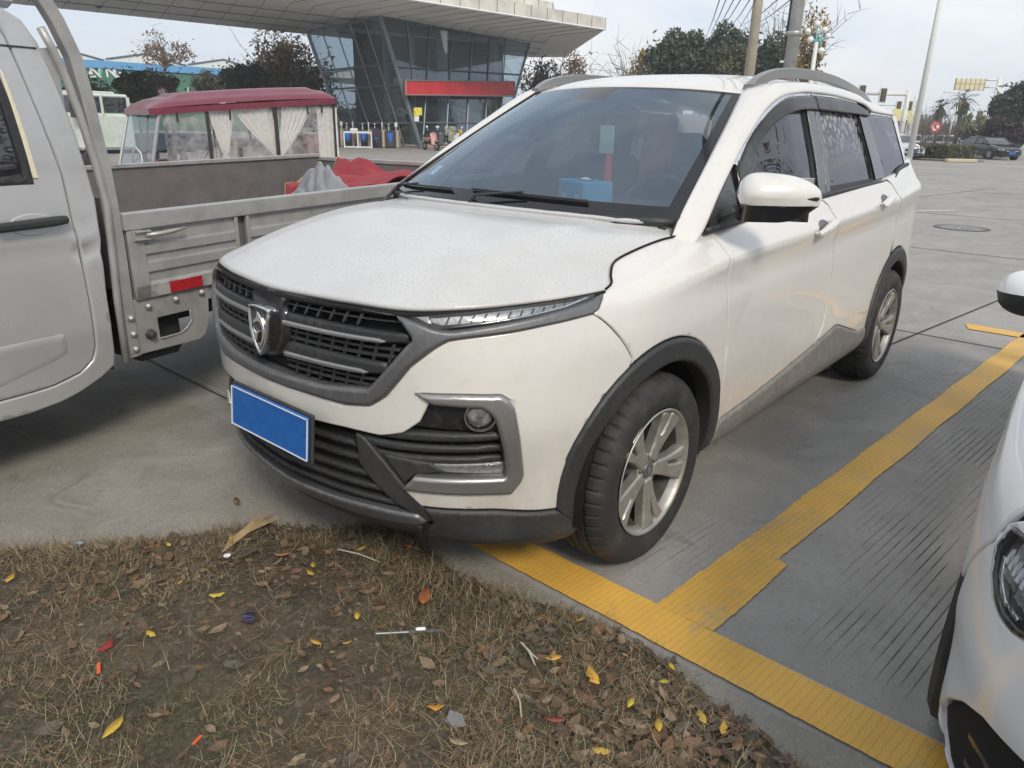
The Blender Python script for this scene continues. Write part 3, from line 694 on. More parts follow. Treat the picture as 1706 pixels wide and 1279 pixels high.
# upper side: pillars and roof side between windscreen/roof edge and the door frame line
DR=[(-.317,1.13),(-.462,1.238),(-.662,1.358),(-.818,1.438),(-.988,1.535),(-1.151,1.594),(-1.312,1.614),(-1.491,1.625),(-1.829,1.624),(-2.22,1.601),(-2.33,1.575),(-2.40,1.564),(-2.78,1.556)]
dr3=cubic(np.array([(-.225,.80,1.04)]+[tuple(Gf(x,z)[0]) for x,z in DR]),4)
top3=cubic([(-.19,.752,1.08),(-.262,.744,1.166),(-.51,.695,1.31),(-.78,.635,1.462),(-1.04,.572,1.603),(-1.10,.583,1.622),(-1.18,.592,1.638),(-1.35,.597,1.650),(-1.7,.598,1.660),(-2.1,.595,1.654),(-2.5,.58,1.622),(-2.85,.555,1.572)],6)
def upper_side(sd_):
    A=dr3;B=top3
    lenA=pl_at(A,np.linspace(0,1,9))
    def f(u,v):
        a=pl_at(A,u);b=pl_at(B,u);P=a*(1-v[:,None])+b*v[:,None]
        return P+np.array([0,.5,.85])*(.022*np.sin(PI*v)*np.clip(u*5-.25,0,1))[:,None]
    par=grid('pillar_and_roof_side',f,90,10,paint,car,side=sd_,flip=True,thick=.012)
    # dark gutter along windscreen and roof
    g=MB();g.tube([tuple(p+np.array([0,.004,.004])) for p in top3[::2]],.007,6);o=g.build('roof_gutter',black,car,True)
    if sd_<0:o.scale=(1,-1,1)
    # D pillar and rear side
    def d_(u,v):
        z=1.29+(1.56-1.29)*v;x=-2.80+.04*v-(.85-.50*v)*u
        return Gf(x,z)
    grid('rear_pillar',d_,12,8,paint,car,side=sd_)
    # glass
    FW=gp([(-.335,1.140),(-.472,1.244),(-.67,1.356),(-.83,1.434),(-.998,1.530),(-1.16,1.588),(-1.315,1.608),(-1.491,1.618),(-1.52,1.60),(-1.49,1.45),(-1.44,1.30),(-1.41,1.203),(-.9,1.168),(-.6,1.148)])
    panel('door_frame',[tuple(p) for p in FW],Gs,black,car,out=-.012,depth=.01,h=.05,bev=0,side=sd_,holes=[gp([(-.64,1.175),(-.75,1.30),(-.93,1.43),(-1.08,1.51),(-1.27,1.556),(-1.385,1.566),(-1.36,1.40),(-1.30,1.205),(-.9,1.188)])])
    panel('front_side_window',gp([(-.60,1.155),(-.71,1.30),(-.91,1.44),(-1.07,1.525),(-1.27,1.57),(-1.40,1.578),(-1.38,1.40),(-1.32,1.19),(-.9,1.17)]),Gs,sideg,car,out=-.018,depth=.003,h=.05,bev=0,side=sd_)
    panel('mirror_triangle',gp([(-.345,1.137),(-.45,1.222),(-.60,1.318),(-.628,1.18),(-.63,1.148)]),Gs,blackg,car,out=.001,depth=.01,h=.04,bev=.004,side=sd_)
    RW_=gp([(-1.425,1.205),(-1.46,1.33),(-1.50,1.47),(-1.535,1.60),(-1.505,1.618),(-1.83,1.616),(-2.14,1.600),(-2.28,1.572),(-2.31,1.545),(-2.39,1.24),(-2.42,1.226),(-1.9,1.213)])
    panel('rear_door_frame',RW_,Gs,black,car,out=-.010,depth=.01,h=.05,bev=0,side=sd_,holes=[gp([(-1.485,1.228),(-1.52,1.38),(-1.555,1.55),(-2.13,1.553),(-2.175,1.238)])])
    panel('rear_side_window',gp([(-1.465,1.215),(-1.50,1.38),(-1.535,1.56),(-2.15,1.562),(-2.195,1.228)]),Gs,curtg,car,out=-.017,depth=.003,h=.05,bev=0,side=sd_)
    panel('quarter_window',gp([(-2.375,1.245),(-2.285,1.56),(-2.40,1.558),(-2.765,1.552),(-2.785,1.47),(-2.83,1.305),(-2.66,1.283),(-2.55,1.25),(-2.47,1.235)]),Gs,sideg,car,out=-.004,depth=.012,h=.05,bev=.003,side=sd_)
    panel('black_pillar',gp([(-1.335,1.195),(-1.375,1.38),(-1.405,1.575),(-1.50,1.57),(-1.465,1.40),(-1.418,1.203)]),Gs,blackg,car,out=.0,depth=.015,h=.05,bev=.001,side=sd_)
    panel('black_pillar',gp([(-1.424,1.203),(-1.472,1.40),(-1.508,1.57),(-1.56,1.57),(-1.525,1.38),(-1.48,1.21)]),Gs,blackg,car,out=.0,depth=.015,h=.05,bev=.001,side=sd_)
    panel('black_pillar',gp([(-2.19,1.232),(-2.14,1.567),(-2.275,1.56),(-2.365,1.24)]),Gs,blackg,car,out=.0,depth=.015,h=.05,bev=.001,side=sd_)
    # smoked wind deflectors
    V1=spl([(-.645,1.328),(-.81,1.428),(-.99,1.524),(-1.155,1.584),(-1.312,1.605),(-1.491,1.615)],3)+[(-1.518,1.604),(-1.508,1.556)]+spl([(-1.45,1.556),(-1.254,1.545),(-1.057,1.500),(-.88,1.410),(-.76,1.325),(-.66,1.24),(-.625,1.19)],3)
    panel('wind_deflector',gp(V1),Gs,smoke,car,out=.016,depth=.02,h=.04,bev=.008,side=sd_)
    V2=[(-1.513,1.557),(-1.523,1.604),(-1.508,1.615),(-1.83,1.613),(-2.14,1.597),(-2.27,1.574),(-2.285,1.545),(-2.2,1.548),(-1.85,1.553)]
    panel('wind_deflector',gp(V2),Gs,smoke,car,out=.016,depth=.02,h=.04,bev=.008,side=sd_)
    C1=spl([(-.64,1.342),(-.665,1.361),(-.818,1.441),(-.99,1.538),(-1.151,1.597),(-1.312,1.617),(-1.488,1.626)],3)+spl([(-1.482,1.614),(-1.315,1.605),(-1.158,1.585),(-.998,1.526),(-.83,1.430),(-.66,1.335)],3)
    panel('chrome_window_trim',gp(C1),Gs,chrome,car,out=.008,depth=.012,h=.04,bev=.003,side=sd_)
    C2=spl([(-1.495,1.627),(-1.83,1.626),(-2.12,1.610)],3)+spl([(-2.14,1.601),(-1.83,1.615),(-1.50,1.616)],3)
    panel('chrome_window_trim',gp(C2),Gs,chrome,car,out=.008,depth=.012,h=.04,bev=.003,side=sd_)
    # waist rubber
    g=MB();pts=[Gf(x,z,.004)[0] for x,z in ((-.33,1.130),(-.606,1.141),(-.9,1.163),(-1.41,1.197),(-1.9,1.211),(-2.42,1.222),(-2.52,1.235),(-2.62,1.268),(-2.72,1.283),(-2.84,1.294))]
    g.tube(cubic(pts,4),.011,8);o=g.build('window_seal',black,car,True)
    if sd_<0:o.scale=(1,-1,1)
    # shoulder filler between wall top and glass line
    def sh(u,v):
        x=-.32-3.2*u
        s=s_at_x(x);a=Wf(s,1.098);zb=np.interp(-x,[.3,.6,1.41,2.42,2.62,2.84,3.7],[1.128,1.14,1.196,1.221,1.267,1.293,1.31])
        b=Gf(x,zb,-.003);return a*(1-v[:,None])+b*v[:,None]
    grid('shoulder',sh,60,4,paint,car,side=sd_)
    # roof rail
    rp=cubic([(-1.075,.575,1.640),(-1.13,.578,1.672),(-1.22,.58,1.70),(-1.38,.58,1.725),(-1.62,.58,1.738),(-1.95,.58,1.738),(-2.25,.575,1.72),(-2.55,.565,1.688),(-2.75,.555,1.655),(-2.86,.55,1.62)],5)
    V=[];F=[];n=len(rp)
    for i,p in enumerate(rp):
        wd_=.017;th=.042*min(1,i/10+.3,(n-1-i)/10+.3)
        for dy_,dz_ in ((-wd_,0),(wd_,0),(wd_*1.1,-th),(-wd_*1.1,-th)):V.append((p[0],p[1]+dy_,p[2]+dz_))
    for i in range(n-1):
        for k in range(4):F.append((i*4+k,i*4+(k+1)%4,(i+1)*4+(k+1)%4,(i+1)*4+k))
    F+= [(0,1,2,3),((n-1)*4+3,(n-1)*4+2,(n-1)*4+1,(n-1)*4)]
    V=np.array(V);
    if sd_<0:V=V*[1,-1,1];F=[f[::-1] for f in F]
    rl=mesh('roof_rail',V,F,silvt,car)
    md=rl.modifiers.new('b','BEVEL');md.width=.004;md.segments=2
    for xx in (-1.17,): 
        b_=MB().box((xx,.58*sd_,1.645),(.12,.03,.05),bev=.008).build('rail_foot',silvt,rl)
smoke=glass('smoked plastic',(.10,.11,.125),.12,.8,1.5,opaque=.12)
curtg=glass('patterned tinted glass',(.13,.13,.15),.015,(.84,.83,.91),1.9,opaque=.08)
def add_spots(m):
    "pale pebble-shaped spots of a printed sun film on the upper half"
    t=m.node_tree;L=t.links.new;o=[n for n in t.nodes if n.type=='OUTPUT_MATERIAL'][0];src=o.inputs[0].links[0].from_socket
    tc=N(t,'ShaderNodeTexCoord');mp=N(t,'ShaderNodeMapping');mp.inputs['Scale'].default_value=(1,.01,.8);L(tc.outputs['Object'],mp.inputs[0])
    v=N(t,'ShaderNodeTexVoronoi',feature='DISTANCE_TO_EDGE',i_Scale=24);L(mp.outputs[0],v.inputs['Vector'])
    r=N(t,'ShaderNodeMapRange');r.inputs[1].default_value=.13;r.inputs[2].default_value=.17;L(v.outputs['Distance'],r.inputs[0])
    s=N(t,'ShaderNodeSeparateXYZ');L(tc.outputs['Object'],s.inputs[0])
    r2=N(t,'ShaderNodeMapRange');r2.inputs[1].default_value=1.30;r2.inputs[2].default_value=1.52;r2.inputs[4].default_value=.5;L(s.outputs[2],r2.inputs[0])
    mu=N(t,'ShaderNodeMath',operation='MULTIPLY');L(r.outputs[0],mu.inputs[0]);L(r2.outputs[0],mu.inputs[1])
    d=N(t,'ShaderNodeBsdfDiffuse');d.inputs[0].default_value=(.55,.54,.56,1)
    x=N(t,'ShaderNodeMixShader');L(mu.outputs[0],x.inputs[0]);L(src,x.inputs[1]);L(d.outputs[0],x.inputs[2]);L(x.outputs[0],o.inputs[0])
add_spots(curtg)
T2(upper_side)
# rear screen
def rearg(u,v):
    y=(.60-.10*v)*(2*u-1);x=-3.62+.40*v-.05*(1-(2*u-1)**2);z=1.30+.25*v;return np.stack([x,y,z],1)
grid('rear_window',rearg,10,6,sideg,car)
# door mirrors
def mirror(sd_):
    c=np.array([-.475,1.0,1.256]);ax=np.array([-.20,.23,0]);ax/=np.linalg.norm(ax);ax=np.array([-.5,.866,0])
    fwd=np.array([.866,.5,0])
    def shell(u,v,zlo,zhi,k=1.):
        # u round the section (front half), v along the length
        t=v*2-1
        r=np.where(t<0,(1-np.abs(t)**4.5),(1-np.abs(t)**2.0));r=np.maximum(r,0)**.5
        a=u*PI
        top=.067*r*(1-.15*t);bot=-.030*np.where(np.abs(t)>.97,.3,1)*(r**.25)
        k2=np.clip(u*1.6,0,1)*PI/2
        zz=np.where(u<.62,top*np.cos(np.clip(u/.62,0,1)*PI/2),bot*(u-.62)/.38)
        dp=.085*np.where(u<.62,np.sin(np.clip(u/.62,0,1)*PI/2)**.8,1-.10*(u-.62)/.38)*(.25+.75*r)*(1-.32*t)
        return c+ax*(t*.135)[:,None]+fwd*dp[:,None]*k+np.array([0,0,1])*zz[:,None]
    cap=grid('door_mirror',lambda u,v:shell(u,v,0,0),25,33,paint,car,side=sd_,flip=True,thick=.004)
    cap.data.update()
    g=MB()
    # black lower housing and arm
    def hous(u,v):
        t=v*2-1;r=np.sqrt(np.maximum(0,1-np.abs(t)**3));a=u*PI
        P=c+ax*(t*.13-.008)[:,None]+fwd*((.072*np.sin(a)**.6)*(.4+.6*r)*(1-.3*t)-.004)[:,None]
        P[:,2]+=-.036-.034*(1-np.abs(np.cos(a)))*0-.038*u*r
        return P
    def hous(u,v):
        t=v*2-1;lo=-.028-.058*u*(1-.55*np.clip(t,0,1)**2);r=np.where(t>0,(1-t**2.4),1-np.abs(t)**8);r=np.maximum(r,0)**.5
        d_=(.082-.03*u)*(.3+.7*r)*(1-.32*t)
        return c+ax*(t*(.135-.018*u)-.012*u)[:,None]+fwd*d_[:,None]+np.array([0,0,1])*lo[:,None]
    hq=grid('mirror_lower_shell',hous,6,24,blackg,cap,side=sd_)
    def housb(u,v):
        A=hous(np.ones_like(v),v);B=c+ax*((v*2-1)*.12-.012)[:,None]+np.array([0,0,-.086]);return A*(1-u[:,None])+B*u[:,None]
    grid('mirror_underside',housb,3,24,black,cap,side=sd_)
    p0=c+ax*(-.115)+fwd*.03+np.array([0,0,-.052])
    g.tube([p0+ax*.03,p0-ax*.02+np.array([0,0,-.004]),(-.42,.84,1.165)],[.018,.024,.030],10)
    hs_=g.build('mirror_housing',black,cap)
    if sd_<0: hs_.scale=(1,-1,1)
    g=MB().box(c+ax*.062+fwd*.060+np.array([0,0,-.004]),(.014,.13,.012),rotz(math.radians(30)+.30),.004)
    o=g.build('turn_signal',blackg,cap)
    if sd_<0:o.scale=(1,-1,1)
    g=MB().box(c+fwd*(-.004)+np.array([0,0,.012]),(.006,.22,.095),rotz(math.radians(30)),.002)
    o=g.build('mirror_glass',chrome,cap)
    if sd_<0:o.scale=(1,-1,1)
mirror(1)
# wipers
def wsp(y,v):     # point on screen near lateral y
    u=.5+y/1.49;return wsf(np.array([u]),np.array([v]))[0]
def wiper(y0,y1,v0,v1):
    g=MB();n=np.array([.45,0,.75]);P=[wsp(y0+(y1-y0)*t,v0+(v1-v0)*t)+n*.016 for t in np.linspace(0,1,8)]
    a=g.tube(P,.004,6);o=g.build('wiper',black,car,True)
    MB().tube([p-n*.014 for p in P],.004,6).build('wiper_blade',liner,o)
    MB().tube([wsp(y0+.02,-.02)+n*.0,wsp(y0+.06,.01)+n*.03,wsp((y0+y1)/2,(v0+v1)/2)+n*.028],[.010,.006,.004],8).build('wiper_arm',black,o)
wiper(-.10,.42,.06,.055);wiper(-.72,-.22,.045,.05)
# cowl
MB().tube([tuple(p+np.array([-.01,0,-.012])) for p in base[::3]],.018,8).build('cowl',black,car,True)
# sticker inside the screen
mesh('inspection_sticker',[wsp(-.60,.17)-[.01,0,.01],wsp(-.53,.17)-[.01,0,.01],wsp(-.53,.25)-[.01,0,.01],wsp(-.60,.25)-[.01,0,.01]],[(0,1,2,3)],mat('sticker',(.15,.55,.75),.5,var=(80,(.8,.9,.95),.5,.55)),car)

# ------------------------------------------------------------------ wheels
def wheel(x,sd_):
    w_=thing('wheel',None,None,(x,0,.345));w_.parent=car;del_=0
    R=.345
    yo=.888
    prof=[(.226,yo-.006),(.232,yo+.0),(.245,yo+.006),(.275,yo+.012),(.300,yo+.010),(.318,yo+.002),(.330,yo-.010),(.3385,yo-.024),
          (.341,yo-.034),(.343,yo-.042),(.3435,yo-.050),(.336,yo-.052),(.336,yo-.058),(.3445,yo-.060),(.345,yo-.090),(.337,yo-.093),(.337,yo-.101),(.3455,yo-.104),(.3455,yo-.122),
          (.337,yo-.125),(.337,yo-.133),(.345,yo-.136),(.3445,yo-.166),(.336,yo-.168),(.336,yo-.174),(.3435,yo-.176),(.340,yo-.20),(.325,yo-.218),(.29,yo-.226),(.24,yo-.222),(.226,yo-.215)]
    n=288;V=[];F=[]
    for i,(r,h) in enumerate(prof):
        for k in range(n):
            rr=r
            if (6<=i<=10 or 25<=i<=26) and (k%6==0): rr-=.006
            if (13<=i<=14 or 21<=i<=22) and (k%4==0): rr-=.0025
            a=2*PI*k/n;V.append((-rr*math.cos(a),h,rr*math.sin(a)))
    for i in range(len(prof)-1):
        for k in range(n):F.append((i*n+k,i*n+(k+1)%n,(i+1)*n+(k+1)%n,(i+1)*n+k))
    V=np.array(V)
    def fin(name,V,F,m,sm=True,ang=None):
        V=np.array(V,float)
        F=[tuple(f) for f in F]
        if sd_<0:V=V*[1,-1,1];F=[f[::-1] for f in F]
        return mesh(name,V,F,m,w_,sm,angle=ang)
    fin('tyre',V,[f[::-1] for f in F],rubber,True,35)
    g=MB().lathe([(.224,yo+.0),(.229,yo+.004),(.226,yo+.007),(.219,yo+.004),(.213,yo-.012),(.206,yo-.03),(.200,yo-.06),(.198,yo-.17),(.222,yo-.20)],(0,0,0),1,72)
    fin('rim',g.V,g.F,rimm,True,50)
    g=MB().lathe([(.2055,yo-.031),(.1995,yo-.062),(.1975,yo-.166)],(0,0,0),1,72)
    fin('barrel',g.V,g.F,barrelm,True,50)
    g=MB().lathe([(.001,yo-.10),(.155,yo-.10),(.155,yo-.12)],(0,0,0),1,40)
    fin('brake_disc',g.V,g.F,mat('brake disc',(.12,.11,.10),.5,metal=.6) if 'brake disc' not in bpy.data.materials else bpy.data.materials['brake disc'],True,40)
    g=MB().lathe([(.198,yo-.165),(.0,yo-.165)],(0,0,0),1,40)
    fin('wheel_back',g.V,g.F,liner,True)
    def disc(P,o):
        r=np.hypot(P[:,0],P[:,1]);y=yo-.030+.020*np.clip(r/.21,0,1)**2-.004+np.broadcast_to(o,r.shape)
        return np.stack([-P[:,0],y,P[:,1]],1)
    for k in range(5):
        a0=math.radians(-90+72*k+6);ca,sa=math.cos(a0),math.sin(a0)
        for poly,ou in (([(.035,-.024),(.08,-.028),(.12,-.036),(.17,-.048),(.212,-.060),(.221,-.03),(.222,.006),(.217,.014),(.190,.008),(.160,.006),(.130,.008),(.122,.013),(.135,.018),(.165,.022),(.192,.027),(.214,.038),(.210,.056),(.200,.074),(.15,.048),(.10,.034),(.06,.028),(.035,.026)],.014),):
            q=[(u*ca-v*sa,u*sa+v*ca) for u,v in poly]
            panel('spoke',q,disc,rimm,w_,out=ou,depth=.04,h=.02,bev=.010,bh=.009,side=sd_)
    hub=panel('hub',[(.062*math.cos(a),.062*math.sin(a)) for a in np.linspace(0,2*PI,30)[:-1]],disc,rimm,w_,out=.004,depth=.05,h=.02,bev=.006,side=sd_)
    panel('centre_cap',[(.030*math.cos(a),.030*math.sin(a)) for a in np.linspace(0,2*PI,24)[:-1]],disc,greyt,hub,out=.012,depth=.012,h=.01,bev=.005,side=sd_)
    panel('cap_mark',[(.012*math.cos(a)*(1 if i%2 else .55),.018*math.sin(a)*(1 if i%2 else .55)) for i,a in enumerate(np.linspace(0,2*PI,11)[:-1])],disc,silvt,hub,out=.015,depth=.004,h=.01,bev=.001,side=sd_)
    for k in range(5):
        a=math.radians(-54+72*k+6);
        panel('wheel_nut',[(.048*math.cos(a)+.010*math.cos(b),.048*math.sin(a)+.010*math.sin(b)) for b in np.linspace(0,2*PI,7)[:-1]],disc,greyt,hub,out=.010,depth=.02,h=.01,bev=.002,side=sd_)
    return w_
for x in (FAX,RAX):
    for sd_ in (1,-1): wheel(x,sd_)
# wheel wells
def well(x,sd_):
    g=MB();n=24;R0=.392
    V=[];F=[]
    for i in range(n+1):
        a=math.radians(-12)+math.radians(204)*i/n
        for y in (.865,.56):V.append((x+R0*math.cos(a),y*sd_,.355+R0*math.sin(a)))
    for i in range(n):F.append((2*i,2*i+1,2*i+3,2*i+2))
    F.append(tuple(2*i+1 for i in range(n+1)))
    mesh('wheel_well',V,F,liner,car)
for x in (FAX,RAX):
    for sd_ in (1,-1): well(x,sd_)
MB().box((-1.55,0,.30),(4.0,1.0,.10)).box((-1.375,0,.30),(1.9,1.5,.10)).build('underbody',liner,car)
# ------------------------------------------------------------------ interior
box('floor',(-1.6,0,.55),(3.0,1.5,.06),liner,car)
def dashf(u,v):
    y=(u-.5)*1.42;t=v
    x=-.16-.62*t;z=1.145-.0*t-.06*np.clip(t-.8,0,1)*5*.4+.010*np.sin(PI*t)
    x=x-.08*(np.abs(2*u-1)**2);return np.stack([x,y,z],1)
dash=grid('dashboard',dashf,16,14,dashm,car,thick=.02)
box('dash_face',(-.80,0,.98),(.06,1.40,.34),dashm,dash,.02)
MB().box((-.55,.37,1.165),(.18,.30,.05),bev=.02).build('cluster_hood',dashm,dash)
def seat(x,y):
    g=MB().box((x,y,.72),(.5,.48,.16),bev=.05).box((x-.27,y,1.02),(.14,.48,.62),roty(-.22),.06)
    o=g.build('seat',cloth,car)
    MB().box((x-.36,y,1.45),(.10,.25,.19),roty(-.15),.045).build('headrest',cloth,o)
    MB().tube([(x-.34,y-.055,1.30),(x-.355,y-.055,1.40)],.006,6).tube([(x-.34,y+.055,1.30),(x-.355,y+.055,1.40)],.006,6).build('headrest_post',chrome,o)
seat(-1.10,.36);seat(-1.10,-.36)
g=MB().box((-2.05,0,.72),(.5,1.25,.16),bev=.05).box((-2.33,0,1.0),(.14,1.25,.6),roty(-.2),.06)
bench=g.build('rear_seat',cloth,car)
for y in (-.4,0,.4):MB().box((-2.42,y,1.36),(.10,.26,.16),bev=.04).build('headrest',cloth,bench)
# steering wheel
g=MB();c=np.array([-.74,.37,1.10]);Rm=roty(-.42)
g.tube([c+Rm@np.array([0,.185*math.cos(a),.185*math.sin(a)]) for a in np.linspace(0,2*PI,33)],.015,8)
g.box(c+Rm@np.array([.02,0,0]),(.04,.13,.11),Rm,.02);g.box(c,(.02,.34,.04),Rm,.01)
g.build('steering_wheel',dashm,car,True,40)
MB().box((-.93,0,1.53),(.04,.24,.06),bev=.015).build('rear_view_mirror',dashm,car)
# tissue box, charm (separate things lying/hanging in the car)
tis=thing('tissue_box','blue tissue box with an oval opening lying on the dashboard behind the windshield','box',(-.47,.20,1.17),math.radians(-28))
bl=mat('blue card',(.02,.33,.55),.45,var=(20,(.03,.25,.45),.4,.7))
MB().box((0,0,.045),(.13,.235,.085),bev=.004).build('carton',bl,tis)
g=MB();g.lathe([(.001,.0895),(.045,.0895)],(0,0,0),2,24);o=g.build('opening',mat('dark opening',(.05,.08,.08),.8),tis);o.scale=(.7,1.2,1)
g=MB().lathe([(.001,.10),(.02,.097),(.036,.092)],(0,0,0),2,24);o=g.build('tissue',mat('paper',(.75,.8,.78),.8),tis);o.scale=(.5,1.0,1)
for q in (-.06,.06): MB().box((.0655,q,.02),(.002,.045,.03)).build('card_tab',mat('grey card',(.4,.45,.45),.6),tis)
ch=thing('hanging_charm','red tasselled charm with a pale green card hanging inside the windshield','charm',(-.86,.03,1.50))
MB().box((0,0,-.09),(.006,.075,.12),bev=.002).build('card',mat('pale green card',(.35,.5,.42),.5),ch)
MB().tube([(0,.0,0),(0,.0,-.15)],.002,5).tube([(0,.015,-.15),(0,.018,-.30)],[.014,.019],10).build('tassel',mat('red tassel',(.5,.04,.03),.8),ch)
# red seat cover cloth inside
redc=mat('red cloth',(.45,.10,.08),.85,var=(12,(.5,.2,.15),.4,.7))
rc=MB().box((-1.30,.04,1.36),(.05,.17,.34),roty(-.2),.02).build('red_cushion',redc,None);tag(rc,'red cushion propped beside the driver headrest inside the white SUV','cushion')
# ------------------------------------------------------------------ ground
def concrete(name,col,dark,light,groove=.0,gang=-.10,rough=.8,bumpd=.002):
    m=bpy.data.materials.new(name);m.use_nodes=True;t=m.node_tree;b=t.nodes['Principled BSDF'];L=t.links.new
    tc=N(t,'ShaderNodeTexCoord');src=tc.outputs['Object'];b.inputs['Roughness'].default_value=rough;b.inputs['Specular IOR Level'].default_value=.35
    def noise(sc,det=6,ro=.6,vec=src,dist=0):
        n=N(t,'ShaderNodeTexNoise',i_Scale=sc,i_Detail=det,i_Roughness=ro,i_Distortion=dist);L(vec,n.inputs['Vector']);return n.outputs[0]
    def rng_(s,a,b_,c=0.,d=1.):
        r=N(t,'ShaderNodeMapRange');r.inputs[1].default_value=a;r.inputs[2].default_value=b_;r.inputs[3].default_value=c;r.inputs[4].default_value=d;L(s,r.inputs[0]);return r.outputs[0]
    def mix(f,a,b_):
        x=N(t,'ShaderNodeMix',data_type='RGBA');L(f,x.inputs[0]);(L(a,x.inputs[6]) if not isinstance(a,tuple) else setattr(x.inputs[6],'default_value',(*a,1)));
        (L(b_,x.inputs[7]) if not isinstance(b_,tuple) else setattr(x.inputs[7],'default_value',(*b_,1)));return x.outputs[2]
    def mul(a,b_):
        x=N(t,'ShaderNodeMath',operation='MULTIPLY');L(a,x.inputs[0]);(L(b_,x.inputs[1]) if not isinstance(b_,float) else setattr(x.inputs[1],'default_value',b_));return x.outputs[0]
    c=mix(rng_(noise(.55,8,.65),.35,.7),col,dark)
    c=mix(rng_(noise(2.3,8,.7,dist=.6),.42,.72,0,.7),c,light)
    c=mix(rng_(noise(38,6,.7),.5,.78,0,.55),c,tuple(x*.55 for x in col))
    c=mix(rng_(noise(160,3,.7),.56,.72,0,.5),c,tuple(min(1,x*1.5) for x in light))
    st=N(t,'ShaderNodeMapping');st.inputs['Scale'].default_value=(.35,2.2,1);st.inputs['Rotation'].default_value=(0,0,.10);L(src,st.inputs[0])
    c=mix(rng_(noise(1.1,6,.6,st.outputs[0]),.52,.75,0,.45),c,dark)
    c=mix(rng_(noise(3.4,6,.6,dist=1.2),.60,.70,0,.38),c,tuple(x*.45 for x in col))
    c=mix(rng_(noise(.9,3,.5,dist=2.5),.495,.505,1,0) if 0 else rng_(noise(11,5,.6),.66,.72,0,.5),c,tuple(x*.35 for x in col))
    h=noise(90,6,.7)
    if groove:
        mp=N(t,'ShaderNodeMapping');mp.inputs['Rotation'].default_value=(0,0,-gang);L(src,mp.inputs[0])
        wv=N(t,'ShaderNodeTexWave',wave_type='BANDS',bands_direction='Y',i_Scale=1/.046/3.1416*1.57,i_Distortion=.12,i_Detail=2);wv.inputs['Detail Scale'].default_value=.6
        L(mp.outputs[0],wv.inputs['Vector'])
        line=rng_(wv.outputs[0],.93,.99)
        mk=N(t,'ShaderNodeMapping');mk.inputs['Scale'].default_value=(.5,1.2,1);mk.inputs['Location'].default_value=(.3,.77,0);L(src,mk.inputs[0])
        mask=rng_(noise(1.5,4,.5,mk.outputs[0]),.50,.60)
        mb_=N(t,'ShaderNodeMapping');mb_.inputs['Scale'].default_value=(1.2,14,1);mb_.inputs['Rotation'].default_value=(0,0,.1);L(src,mb_.inputs[0]);brk=rng_(noise(1.6,4,.5,mb_.outputs[0]),.38,.52)
        # deepest in the bay beside the right-hand car
        sp=N(t,'ShaderNodeSeparateXYZ');L(src,sp.inputs[0]);r1=rng_(sp.outputs[1],1.35,1.55);r2=rng_(sp.outputs[0],.15,-.05)
        mk2=N(t,'ShaderNodeMath',operation='MAXIMUM');L(mul(mask,.35),mk2.inputs[0]);L(mul(mul(r1,r2),rng_(noise(2.2,4,.5),.40,.62)),mk2.inputs[1])
        g=mul(mul(line,mk2.outputs[0]),brk)
        c=mix(mul(g,.8),c,tuple(x*.22 for x in col))
        s=N(t,'ShaderNodeMath',operation='SUBTRACT');L(h,s.inputs[0]);L(mul(g,3.),s.inputs[1]);h=s.outputs[0]
    L(c,b.inputs['Base Color'])
    bp=N(t,'ShaderNodeBump',i_Distance=bumpd,i_Strength=1);L(h,bp.inputs['Height']);L(bp.outputs[0],b.inputs['Normal'])
    return m
conc=concrete('lot concrete',(.325,.313,.293),(.22,.212,.198),(.385,.373,.352),groove=1.,bumpd=.0015)
conc2=concrete('rough apron concrete',(.30,.282,.248),(.205,.192,.168),(.40,.385,.345),bumpd=.006)
g=mesh('ground',[(-260,-260,0),(260,-260,0),(260,260,0),(-260,260,0)],[(0,1,2,3)],conc);tag(g,kind='structure')
# apron: rough slab edge strip in front of the bays
def strip_mesh(name,A,B,z,m):
    V=[(p[0],p[1],z) for p in A]+[(p[0],p[1],z) for p in B];n=len(A)
    o=mesh(name,V,[(i,i+1,n+i+1,n+i) for i in range(n-1)],m);return tag(o,kind='structure')
ya=np.linspace(-14,9,47)
strip_mesh('apron',[(.40+.008*math.sin(y*5)+.012*math.sin(y*1.7)+(.35 if y<.1 else .0)*0,y) for y in ya],[(30,y) for y in ya],.004,conc2)
